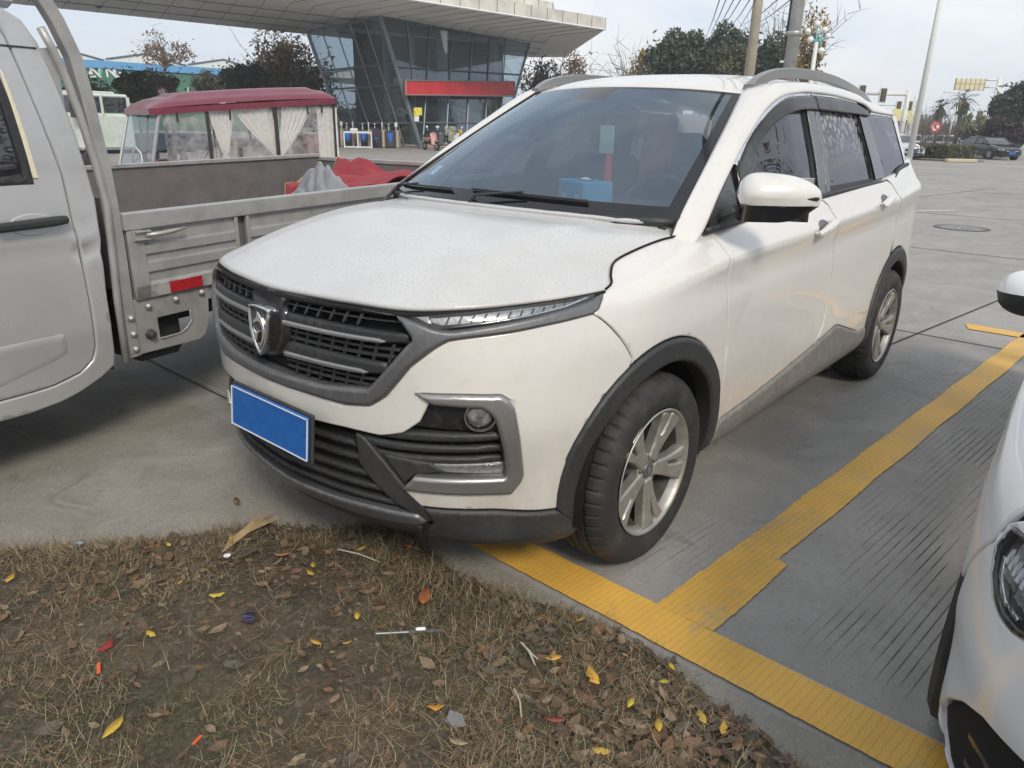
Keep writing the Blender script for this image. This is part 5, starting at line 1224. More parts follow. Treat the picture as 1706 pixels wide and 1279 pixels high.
# bed
AE=2.42
zs=lambda a:.018*(a+.5)
def bedbox(mb,a0,a1,c0,c1,z0,z1,bev=0.):
    "box along the bed that follows its slight rise to the rear"
    V=[];
    for a in (a0,a1):
        for c in (c0,c1):
            for z in (z0,z1):V.append(tl(a,c,z+zs(a)))
    return mb.add(V,[(0,1,3,2),(4,6,7,5),(0,4,5,1),(2,3,7,6),(0,2,6,4),(1,5,7,3)])
def bv(o,w_=.004):
    md=o.modifiers.new('b','BEVEL');md.width=w_;md.segments=2;md.angle_limit=.6;return o
bd=MB();bedbox(bd,-.5,AE,1.5,3.25,.715,.735);bd.build('bed_floor',aluin,tk)
def side_board(c_out,sgn,name):
    "drop side: c_out is its outer face, sgn +1 when outside is towards smaller c"
    m=MB()
    i=c_out+sgn*.032
    lo,hi=min(c_out,i),max(c_out,i)
    m=MB();bedbox(m,-.5,AE,i-.002,i+.002,.70,1.02);o=m.build(name,aluin,tk)
    for a0,a1 in ((-.497,.085),(.135,1.25),(1.30,AE)):
        m=MB();f=c_out
        prof=[(.70,.0),(.752,.0),(.762,.014),(.800,.014),(.808,.0),(.846,.0),(.854,.014),(.880,.014),(.888,.0),(.925,.0),(.933,.014),(1.0,.014)]
        V=[];F=[];A0=a0+(.075 if a0<0 else .02)
        for aa in (A0,a1-.02):
            for z,dd in prof:V.append(tl(aa,f+sgn*dd,z+zs(aa)))
        n=len(prof)
        for k in range(n-1):F.append((k,k+1,n+k+1,n+k) if sgn>0 else (n+k,n+k+1,k+1,k))
        m.add(V,F);m.build('board_panel',alu,o)
        # end stiles
        for q0,q1 in ((a0,A0),(a1-.02,a1)):
            m=MB();bedbox(m,q0,q1,f-.004*sgn if sgn>0 else f,f+.02*sgn if sgn>0 else f+.004,.692,.998) if sgn>0 else bedbox(m,q0,q1,f-.02,f+.004,.692,.998);bv(m.build('board_stile',alu,o))
    m=MB();bedbox(m,-.507,AE,min(c_out-.010*sgn,c_out+.042*sgn),max(c_out-.010*sgn,c_out+.042*sgn),.998,1.072);bv(m.build('top_rail',alu,o),.006)
    m=MB();bedbox(m,-.497,AE,min(c_out-.004*sgn,c_out+.01*sgn),max(c_out-.004*sgn,c_out+.01*sgn),.692,.752);bv(m.build('bottom_rail',mat('weathered rail',(.38,.37,.35),.55,metal=.2,var=(12,(.22,.21,.2),.45,.6,8)) if 'weathered rail' not in bpy.data.materials else bpy.data.materials['weathered rail'],o),.003)
    return o
nb=side_board(1.455,1,'side_board')
# far board, taller, plain inside
m=MB();bedbox(m,-.5,AE,3.25,3.275,.70,1.12);fb=m.build('side_board',aluin,tk)
m=MB();bedbox(m,-.5,AE,3.235,3.285,1.118,1.145);bv(m.build('top_rail',alu,fb))
m=MB();bedbox(m,AE,AE+.03,1.46,3.28,.70,1.10);tb_=m.build('tailgate',aluin,tk)
m=MB();bedbox(m,AE-.01,AE+.04,1.46,3.28,1.09,1.12);bv(m.build('top_rail',alu,tb_))
# latch
m=MB().box(tl(-.432,1.447,.972),(.085,.012,.046),bev=.003).box(tl(-.432,1.438,.99),(.07,.02,.008),bev=.002).box(tl(-.432,1.438,.957),(.07,.02,.008),bev=.002)
lt=m.build('latch',steel,nb)
MB().tube([tl(-.42,1.436,.974),tl(-.36,1.425,.975),tl(-.30,1.420,.981),tl(-.232,1.424,.988)],[.010,.012,.011,.006],8).build('latch_lever',steel,lt,True)
# reflector, bolts, bracket
redr=mat('red reflector',(.42,.02,.03),.3,var=(120,(.30,.015,.02),.45,.55),coat=.6)
m=MB();bedbox(m,-.331,-.162,1.444,1.452,.698,.748);rf=m.build('reflector',redr,nb)
m=MB();bedbox(m,.55,.72,1.444,1.452,.698,.748);m.build('reflector',redr,nb)
def Bs(P,o): return np.stack([P[:,0]-TO[0],1.468-o-TO[1]+0*P[:,0],P[:,1]+zs(P[:,0])],1)
br=panel('bracket_plate',[(-.512,.442),(-.20,.436),(-.165,.455),(-.135,.515),(-.118,.69),(-.512,.69)],Bs,alu,tk,out=0,depth=.006,h=.06,bev=.003,holes=[[(-.402,.487),(-.30,.487),(-.262,.502),(-.230,.532),(-.226,.590),(-.404,.590)]])
panel('bracket_flange',[(-.570,.436),(-.508,.440),(-.512,.66),(-.560,.668)],Bs,alu,br,out=.006,depth=.01,h=.06,bev=.004)
panel('hole_rim',[(-.402,.487),(-.30,.487),(-.262,.502),(-.230,.532),(-.226,.590),(-.236,.590),(-.240,.536),(-.268,.510),(-.303,.495),(-.402,.495)],Bs,steel,br,out=.006,depth=.01,h=.05,bev=.003)
for a,z in ((-.535,.618),(-.535,.545),(-.535,.475),(-.445,.655),(-.305,.660),(-.165,.665)):
    MB().lathe([(.0,-.016),(.009,-.014),(.012,-.008),(.016,-.004),(.016,.0)],tl(a,1.460,z+zs(a)),1,12).build('bolt',steel,br,True)
MB().lathe([(.0,-.03),(.014,-.03),(.018,-.024),(.019,-.004),(.024,0)],tl(-.455,1.462,.527),1,16).build('side_lamp_plug',black,br,True)
# chassis and wheels
MB().box(tl(.9,1.95,.52),(4.6,.10,.16)).box(tl(.9,2.75,.52),(4.6,.10,.16)).box(tl(.0,2.35,.60),(.1,1.5,.12)).box(tl(1.2,2.35,.60),(.1,1.5,.12)).box(tl(-.35,1.75,.52),(.25,.4,.3),bev=.03).build('chassis',dark,tk)
m=MB();bedbox(m,-.5,AE,1.48,1.53,.62,.70);m.build('bed_sill',alu,tk)
def twheel(a,c,s_):
    prof=[(.19,-.09),(.30,-.10),(.335,-.085),(.345,-.05),(.345,.05),(.335,.085),(.30,.10),(.19,.09)]
    q=np.array(tl(a,c,.345));o=MB().lathe(prof,q,1,48).build('wheel',rubber,tk,True,40)
    MB().lathe([(.0,-.03*s_),(.06,-.06*s_),(.10,-.02*s_),(.18,-.03*s_),(.195,-.085*s_)],q,1,32).build('rim',steel,o,True)
for c,s_ in ((1.62,1),(3.08,-1)):
    twheel(1.45,c,s_);twheel(-2.2,c,s_)
# cloths thrown in the bed
def cloth_obj(name,label,cat,f,nu,nv,m,loc,edge=None):
    o=thing(name,label,cat,loc)
    u,v=np.meshgrid(np.linspace(0,1,nu),np.linspace(0,1,nv),indexing='ij')
    X=f(u.ravel(),v.ravel());F=[];I=[]
    for i in range(nu-1):
        for j in range(nv-1):
            a=i*nv+j;F.append((a,a+nv,a+nv+1,a+1))
            I.append(1 if edge and (j>=nv-2 or i>=nu-2) else 0)
    q=mesh('cloth',X-np.array(loc),F,m,o,True,mi=I);md=q.modifiers.new('t','SOLIDIFY');md.thickness=.012
    return o
def bedp(a,c,z):
    return TD*a[...,None]*1.0+TN*c[...,None]+np.array([0,0,1.])*z[...,None]
rs=np.random.RandomState(5)
def tarp(u,v):
    c=1.62+.75*v;a=.94+.48*u+.45*(c-2.0)
    z=.88+.26*np.exp(-((u-.62)/.28)**2-((v-.55)/.5)**2)+.05*np.abs(np.sin(7*u+4*v))+.04*np.abs(np.sin(15*u+3*np.sin(6*v)))+.012*np.sin(40*u+13*v)
    return bedp(a,c,z)
cloth_obj('tarpaulin','crumpled grey tarpaulin heaped in the pickup bed','tarpaulin',tarp,70,60,mat('grey tarpaulin',(.25,.26,.28),.5,var=(9,(.20,.20,.22),.4,.7,8)),tuple(TD*1.25+TN*2.2+np.array([0,0,.75])))
def red(u,v):
    c=1.72+.85*v;a=1.28+1.08*u+.05*np.sin(5*v)+.35*(c-2.2)
    z=.93+.10*np.sin(PI*u)**.5+.11*np.clip(1-np.abs(u-.80+.10*v)/.09,0,1)*v+.13*np.clip(1-np.abs(u-.42-.12*v)/.08,0,1)*np.clip(v-.2,0,1)*1.3+.05*np.abs(np.sin(7*v+3*u))+.045*np.abs(np.sin(9*u+5*v))-.16*(u<.03)
    return bedp(a,c,z)
gold=mat('gold edging',(.42,.27,.08),.6)
cloth_obj('padded_blanket','red padded blanket with gold edging thrown over the pickup bed','blanket',red,80,60,[mat('red quilt',(.27,.028,.038),.7,var=(14,(.22,.02,.03),.4,.7,8)),gold],tuple(TD*1.8+TN*2.3+np.array([0,0,.8])),edge=True)
# ------------------------------------------------------------------ white car on the right
rc_=thing('parked_car','glossy white car cut off by the right edge, only its front corner and mirror showing','car')
RDX,RDY,RSZ=.16,2.725,.86
rc_.location=(RDX,RDY,0)
whitep=mat('clean white paint',(.78,.79,.81),.18,coat=.6,var=(3,(.75,.76,.78),.4,.7,6),var2=(90,(.55,.53,.5),.70,.76,4))
def Rs(P,o):
    X=Wf(P[:,0],P[:,1],o);return np.stack([X[:,0],X[:,1],X[:,2]*RSZ],1)
def rpan(name,poly,m,sd_=-1,par=rc_,**k): return panel(name,poly,Rs,m,par,side=sd_,**k)
def rsv(x,z):
    return sv(x,z/RSZ)
RHL=[(1.067,.845),(1.03,.80),(.985,.775),(.94,.768),(.89,.775),(.83,.80),(.70,.86),(.62,.91),(.66,.945),(.80,.955),(.95,.945),(1.05,.905)]
def right_car(sd_):
    AX=-.13
    FO_=[rsv(AX+.40*math.cos(a),.335+.40*math.sin(a)) for a in np.linspace(D(-6),D(188),26)]
    RO_=[rsv(AX-2.68+.40*math.cos(a),.335+.40*math.sin(a)) for a in np.linspace(D(-6),D(188),26)]
    core_=[(0,.3),(1.0,.25)]+FO_+[(2.1,.2),(3.6,.2)]+RO_+[(4.9,.3),(5.0,1.08),(1.3,1.08),(0,1.06)]
    rpan('inner_body',core_,liner,sd_,out=-.014,depth=.002,h=.08,bev=0)
    # bumper with the outer air curtain opening
    gp_=[(1.21,.50+.02),(1.15,.66),(1.085,.80),(1.06,.86)]
    k0=idx_near(FO_,(1.24,.55))
    fogp=[(1.17,.22),(1.19,.30),(1.12,.40),(1.02,.48),(.906,.548),(.772,.589),(.60,.60),(.50,.55),(.50,.25),(.8,.19)]
    bum_=[(0,.18),(.5,.175),(1.0,.18),(1.22,.23)]+[p for p in FO_ if p[1]<.62 and p[0]<1.5]+[(1.18,.73),(1.10,.83),(1.075,.90)]+[(1.0,.99),(.7,1.03),(.4,1.045),(0,1.05)]
    b=rpan('front_bumper',bum_,whitep,sd_,out=0,depth=.02,h=.04,bev=.006,gap=.003,holes=[fogp,RHL,[(0.02,.62),(.40,.64),(.55,.85),(.45,.93),(.02,.94)]])
    rpan('air_curtain',fogp,black,sd_,par=b,out=-.04,depth=.004,h=.06,bev=0)
    for k in range(3): rpan('intake_slat',[(.62,.26+.09*k),(1.0,.27+.07*k),(1.0,.30+.07*k),(.62,.30+.09*k)],blackg,sd_,par=b,out=-.012,depth=.03,h=.05,bev=.012)
    rpan('grille',[(0.02,.61),(.42,.63),(.57,.85),(.46,.94),(.02,.95)],black,sd_,out=-.02,depth=.004,h=.06,bev=0)
    for k in range(4): rpan('grille_bar',[(.03,.66+.07*k),(.43,.67+.07*k),(.43,.685+.07*k),(.03,.675+.07*k)],chrome,sd_,out=-.004,depth=.01,h=.06,bev=.004)
    hd=rpan('headlight',RHL,blackg,sd_,out=-.022,depth=.004,h=.05,bev=0)
    rpan('headlight_rim',RHL,blackg,sd_,par=hd,out=.0,depth=.025,h=.03,bev=.004,holes=[[(1.05,.845),(1.02,.812),(.98,.79),(.94,.783),(.89,.79),(.83,.812),(.70,.872),(.645,.91),(.67,.932),(.80,.942),(.95,.932),(1.04,.897)]])
    rpan('headlight_lens',RHL,lampg,sd_,par=hd,out=.004,depth=.006,h=.03,bev=.006)
    for (x,y,w__,h__) in ((.985,.86,.030,.045),(.925,.86,.028,.05),(.86,.875,.028,.04)):
        rpan('lamp_module',[(x-w__,y-h__),(x+w__,y-h__),(x+w__*.8,y+h__),(x-w__*.8,y+h__)],lampin,sd_,par=hd,out=-.008,depth=.012,h=.03,bev=.012)
        for q in range(3): rpan('lamp_fin',[(x-w__+.02*q,y-.010),(x-w__+.014+.02*q,y-.012),(x-w__+.010+.02*q,y+.02)],wht,sd_,par=hd,out=-.001,depth=.006,h=.03,bev=0)
    rpan('lamp_strip',[(1.035,.845),(1.01,.81),(.96,.79),(.90,.795),(.90,.803),(.955,.80),(1.0,.818),(1.02,.848)],chrome,sd_,par=hd,out=-.004,depth=.01,h=.02,bev=.002)
    # wing, doors, rear
    top_=[(1.075,.91),(1.06,.985),(1.19,1.03),(1.36,1.06),(1.75,1.075)]
    rpan('front_wing',[(1.10,.83),(1.18,.735)]+[p for p in FO_ if p[1]>=.62 or p[0]>1.5]+[(1.95,.20),(1.95,.9),(1.9,1.08)]+top_[::-1],whitep,sd_,out=0,depth=.02,h=.045,bev=.006,gap=.003)
    rpan('front_door',[(1.95,.20),(3.0,.20),(3.05,.8),(2.9,1.095),(1.9,1.08),(1.95,.9)],whitep,sd_,out=0,depth=.02,h=.05,bev=.006,gap=.003)
    rpan('rear_door',[(3.0,.20)]+[(3.75,.20)]+[p for p in sorted(RO_,key=lambda p:p[0]) if p[0]<3.95 and p[1]>.25]+[(4.05,.85),(3.9,1.095),(2.9,1.095),(3.05,.8)],whitep,sd_,out=0,depth=.02,h=.05,bev=.006,gap=.003)
    rpan('rear_wing',[(4.05,.85)]+[p for p in RO_[::-1] if p[0]>=3.95]+[(4.9,.25),(5.0,.3),(5.0,1.09),(3.9,1.095)],whitep,sd_,out=0,depth=.02,h=.06,bev=.006,gap=.003)
    # mirror
    m_=MB();c=np.array([-.93,.962*sd_,.99])
    def ms(u,v):
        a=u*2*PI;t=(v-.5)*2;r=np.maximum(0,1-np.abs(t)**2.8)**.5
        return c+np.stack([.055*np.cos(a)*r*1.1,t*.115*np.ones_like(a),.075*np.sin(a)*r],1)
    cap=grid('door_mirror',ms,25,17,[whitep,black],rc_,mi=lambda u,v:1 if .52<u<.98 else 0)
    MB().tube([(-.93,.93*sd_,.94),(-.86,.84*sd_,.93)],[.025,.03],8).build('mirror_arm',black,cap)
right_car(-1);right_car(1)
def rhood(u,v):
    y=(2*u-1);s=np.interp(v,[0,1],[1.08,1.75]);
    x=.80-.0*v-1.1*v-.20*np.abs(y)**2.2*(1-v)-.12*(1-v)*0-.17*y*y*v;z=(.86+.17*v**.8+.02*np.sin(PI*v))-.05*np.abs(y)**3
    return np.stack([x,y*(.70+.06*v),z],1)
grid('hood',rhood,31,20,whitep,rc_,thick=.01)
def rgh(u,v):
    y=(2*u-1)*(.76-.20*v);x=-.34-.75*v-.16*(2*u-1)**2;z=1.03+.38*v;return np.stack([x,y,z],1)
grid('windshield',rgh,15,9,winds,rc_)
def rroof(u,v):
    y=(2*u-1)*.56;x=-1.10-1.7*v-.15*(2*u-1)**2*(1-v);z=1.41+.05*np.sin(PI*v)-.04*np.abs(2*u-1)**3-.05*v;return np.stack([x,y,z],1)
grid('roof',rroof,15,9,whitep,rc_,thick=.01)
for sd_ in (1,-1):
    def rsd(u,v): 
        x=-.5-(3.05)*u;z0=.985;z1=np.interp(u,[0,.2,.55,.8,1],[1.04,1.40,1.42,1.36,1.05]);z=z0+(z1-z0)*v;return np.stack([x,(.83-.26*(z-.98)/.45)*np.ones_like(x),z],1)
    grid('side_window',rsd,20,5,sideg,rc_,side=sd_)
    prof=[(.20,-.09),(.30,-.105),(.325,-.09),(.333,-.05),(.333,.05),(.325,.09),(.30,.105),(.20,.09)]
    for x in (-.13,-2.81):
        o=MB().lathe(prof,(x,.785*sd_,.333),1,60).build('wheel',rubber,rc_,True,40)
        MB().lathe([(.0,.03*sd_),(.05,.05*sd_),(.19,.04*sd_),(.205,.09*sd_)],(x,.785*sd_,.333),1,40).build('rim',rimm,o,True,40)
grid('tail_panel',lambda u,v:np.stack([-3.7+.0*u,(2*u-1)*.7,.25+.75*v],1),6,4,whitep,rc_)
MB().box((-1.5,0,.28),(4.0,1.2,.12)).build('underbody',liner,rc_)

# ------------------------------------------------------------------ three-wheeler with red roof
def frame(name,label,cat,A,B,group=None):
    "thing with local x running from ground point A to B, local y to the left of that"
    A=np.array(A[:2]);B=np.array(B[:2]);e=B-A
    return thing(name,label,cat,(A[0],A[1],0),math.atan2(e[1],e[0]),group),np.linalg.norm(e)
A_=at(268,185,10.8);B_=at(555,169,12.5)
tr_,TL_=frame('electric_tricycle','three-wheeled passenger tricycle with dark red roof and clear side curtains behind the pickup bed','tricycle',A_,B_)
# local: x 0 (front corner) .. TL_ (rear), y<0 is the far side? find out which side the camera is
cl=tr_.matrix_basis.inverted()@Vector(CP);YN=1 if cl.y>0 else -1       # y sign towards the camera
maroon=mat('maroon roof',(.15,.020,.042),.38,coat=.3,var=(5,(.18,.03,.055),.4,.7))
tube_m=mat('bright tube',(.5,.5,.5),.3,metal=.8,var=(20,(.3,.28,.26),.5,.8))
WY=1.32
yn=lambda q:-YN*q      # q metres away from the camera side
def lz(t): return 1.56+(.24)*t       # lower rim of the roof rises to the rear
def roofT(u,v):
    x=-.16+(TL_+.20)*u;q=-.05+WY*1.08*v
    ex=np.minimum(np.clip(u/.10,0,1),np.clip((1-u)/.05,0,1))**.5;ey=np.minimum(np.clip(v/.16,0,1),np.clip((1-v)/.16,0,1))**.5
    k=ex*ey
    z=lz(u)+.015+.12*k+.055*np.clip((np.minimum(u/.22,(1-u)/.15)-.5)*3,0,1)*np.clip((np.minimum(v/.3,(1-v)/.3)-.4)*3,0,1)+.03*np.sin(PI*u)
    return np.stack([x,yn(q),z],1)
rf=grid('roof',roofT,61,31,maroon,tr_,flip=YN>0)
def skirt(P):
    V=[];F=[]
    n=len(P)
    for p in P:
        V+= [p,(p[0],p[1],p[2]-.085)]
    return V,[(2*i,2*i+1,(2*i+3)%(2*n),(2*i+2)%(2*n)) for i in range(n)]
per=[(-.16+(TL_+.20)*t,yn(-.05),lz(t)+.02) for t in np.linspace(0,1,20)]+[(TL_+.04,yn(-.05+WY*1.08*t),lz(1)+.02) for t in np.linspace(.05,1,8)]+[(-.16+(TL_+.20)*t,yn(-.05+WY*1.08),lz(t)+.02) for t in np.linspace(1,0,20)]+[(-.16,yn(-.05+WY*1.08*t),lz(0)+.02-.03*math.sin(PI*t)*0) for t in np.linspace(.95,.05,8)]
V,F=skirt(per);mesh('roof_skirt',V,F,maroon,rf,True)
# posts
def post(name,p,q,r,m): return MB().tube([p,q],r,8).build(name,m,tr_)
post('windshield_post',(-.02,yn(0),1.55),(-.22,yn(.02),.75),.026,tube_m)
post('windshield_post',(-.10,yn(WY),1.58),(-.36,yn(WY-.05),.75),.022,tube_m)
vin=glass('clear vinyl curtain',(.86,.87,.90),.10,.8,1.5,opaque=.24,dust_sheen=(.78,.77,.78))
vin2=glass('tricycle windscreen',(.62,.74,.84),.03,.9,1.5,opaque=.2)
mesh('windshield',[(-.22,yn(.03),.75),(-.36,yn(WY-.08),.75),(-.10,yn(WY-.03),1.58),(-.02,yn(.03),1.55)],[(0,1,2,3)],vin2,tr_)
MB().tube([(-.20,yn(.42),.80),(-.10,yn(.46),1.25),(-.06,yn(.44),1.5)],[.02,.016,.010],6).build('wiper',black,tr_,True)
MB().tube([(-.27,yn(.25),.80),(-.26,yn(.32),.98),(-.27,yn(.5),1.05),(-.28,yn(.68),.98),(-.29,yn(.76),.80)],.008,6).build('white_trim_line',wht,tr_,True)
def fold(u,v,x0,x1,z0,z1,amp,fr,ph=0):
    x=x0+(x1-x0)*u;z=z0+(z1-z0)*v;return np.stack([x,yn(.0-amp*np.sin(fr*x+ph)+.004*np.sin(31*x+9*z)),z],1)
z0=.80
for a,b in ((.0,.70),(.70,TL_*.63),(TL_*.63,TL_)):
    grid('side_curtain',lambda u,v:fold(u,v,a+.01,b-.01,z0,lz((a+b)/2/TL_)+.0,.012,14),30,6,vin,tr_)
grid('side_curtain',lambda u,v:fold(u,v,0,TL_,z0,1.6,.01,9)+np.array([0,yn(WY),0]),30,6,vin,tr_)
mesh('rear_curtain',[(TL_,yn(0),z0),(TL_,yn(WY),z0),(TL_,yn(WY),1.7),(TL_,yn(0),1.68)],[(0,1,2,3)],vin,tr_)
for x,w_ in ((.62,.05),(TL_*.625,.06),(TL_-.01,.035)):
    x_=x;MB().box((x_,yn(-.022),(z0+lz(x_/TL_))/2),(w_,.012,lz(x_/TL_)-z0+.05),roty(0)).build('black_strap',black,tr_)
for x,l_ in ((.20,.18),(.95,.20),(1.62,.20),(2.18,.20),(TL_-.22,.20)):
    MB().box((x,yn(-.03),lz(x/TL_)-l_/2+.01),(.028,.010,l_)).build('hanging_strap',black,tr_)
MB().box((1.15,yn(.25),.88),(.05,.05,.34)).build('seat_post',black,tr_)
# lace curtains: gathered pieces
lace=mat('lace',(.86,.83,.76),.9,var=(22,(.62,.60,.55),.5,.75,6));lace.node_tree.nodes['Principled BSDF'].inputs['Alpha'].default_value=.85
def drape(top0,top1,tie,zt,zb,n=60,amp=.014):
    def f(u,v):
        z=zt+(zb-zt)*v;k=np.clip(v,0,1)
        xt=top0+(top1-top0)*u;xb=tie+(u-.5)*.10
        s=k**1.25;x=xt*(1-s)+xb*s;sag=.10*np.sin(PI*k)*((u-.5)*np.sign(top1-top0))*0
        return np.stack([x,yn(.03+amp*np.sin(u*34)*(1-.4*k)),z+sag],1)
    return grid('lace_curtain',f,n,24,lace,tr_)
drape(1.02,1.72,1.66,1.63,.93);drape(1.78,2.26,1.70,1.66,.93);drape(.66,1.02,.85,1.60,.98)
def tail(x,z1,z2,w):
    return grid('lace_curtain',lambda u,v:np.stack([x+(u-.5)*(w*(.4+.6*v)),yn(.03+.016*np.sin(u*26)),z1+(z2-z1)*v],1),30,8,lace,tr_)
tail(1.68,.93,.74,.16);tail(.85,.98,.74,.20);
grid('lace_curtain',lambda u,v:np.stack([2.36+.34*u,yn(.03+.016*np.sin(u*30)),.78+.9*v],1),40,8,lace,tr_)
# body, seats, handlebar, wheels
MB().box((TL_*.55,yn(WY/2),.55),(TL_*.85,WY*.98,.45),bev=.05).build('body',maroon,tr_)
MB().box((.15,yn(WY/2),.62),(.45,.6,.5),bev=.08).build('front_cowl',maroon,tr_)
MB().box((.95,yn(WY/2),.80),(.40,.7,.12),bev=.04).box((1.12,yn(WY/2),1.0),(.08,.7,.34),bev=.03).build('driver_seat',mat('beige seat',(.50,.42,.36),.6),tr_)
MB().box((2.2,yn(WY/2),.82),(.45,1.0,.12),bev=.04).box((2.42,yn(WY/2),1.06),(.08,1.0,.40),bev=.03).build('rear_seat',mat('red beige seat',(.45,.28,.25),.6),tr_)
MB().tube([(.18,yn(.2),.98),(.32,yn(.42),1.02),(.32,yn(.72),1.02),(.18,yn(.95),.98)],.016,8).tube([(.32,yn(.57),1.02),(.15,yn(.57),.6)],.025,8).build('handlebar',black,tr_,True)
MB().tube([(.52,yn(.12),.85),(.62,yn(.10),1.0)],.007,6).lathe([(.0,.02),(.07,.015),(.075,-.015),(.0,-.02)],(.66,yn(.09),1.05),0,16).build('rear_view_mirror',black,tr_,True)
for x,q in ((-.05,WY/2),(2.2,.12),(2.2,WY-.12)):
    o=MB().lathe([(.13,-.05),(.20,-.06),(.235,-.03),(.235,.03),(.20,.06),(.13,.05)],(x,yn(q),.235),1,28).build('wheel',rubber,tr_,True,40)
    MB().lathe([(.0,-.04),(.135,-.045),(.135,.045),(.0,.04)],(x,yn(q),.235),1,20).build('rim',tube_m,o)

# ------------------------------------------------------------------ light truck cab behind it
P_=ground(160,262);P_=at(140,262,22);
lt_=thing('light_truck','small pale light truck with a big side mirror half hidden behind the silver pickup post','truck',(P_[0],P_[1],0),math.atan2(-TD[1],-TD[0]))
pw=mat('pale green white',(.55,.60,.56),.45,var=(6,(.45,.5,.46),.4,.7))
cl=lt_.matrix_basis.inverted()@Vector(CP)
MB().box((-.4,-.1,1.05),(1.7,1.7,1.0),bev=.08).build('cab',pw,lt_)
MB().box((-.4,-.1,2.02),(1.6,1.6,.12),bev=.05).box((-.35,-.1,2.10),(1.1,1.3,.08),bev=.03).build('roof',pw,lt_)
for s_ in (-.92,.72): MB().tube([(.45,s_,1.5),(.32,s_,2.0)],.05,8).tube([(-.35,s_,1.5),(-.35,s_,2.0)],.04,8).tube([(-1.15,s_,1.5),(-1.15,s_,2.0)],.05,8).build('pillar',pw,lt_)
MB().box((-.37,-.1,1.78),(1.5,1.55,.42)).build('windows',sideg,lt_)
MB().box((.62,-1.12,1.62),(.06,.22,.40),bev=.02).box((.62,.95,1.62),(.06,.22,.40),bev=.02).tube([(.45,-.9,1.75),(.62,-1.1,1.8)],.015,6).tube([(.45,.72,1.75),(.62,.92,1.8)],.015,6).build('wing_mirror',black,lt_)
for x in (.1,-2.6):
    for y in (-.8,.65): MB().lathe([(.15,-.09),(.28,-.1),(.30,-.06),(.30,.06),(.28,.1),(.15,.09)],(x,y,.30),1,24).build('wheel',rubber,lt_,True,40)
MB().box((-2.6,-.1,.75),(2.6,1.8,.5),bev=.02).box((-1.4,-.1,.5),(4.2,.8,.15)).build('load_bed',mat('dark blue bed',(.03,.05,.08),.5),lt_)

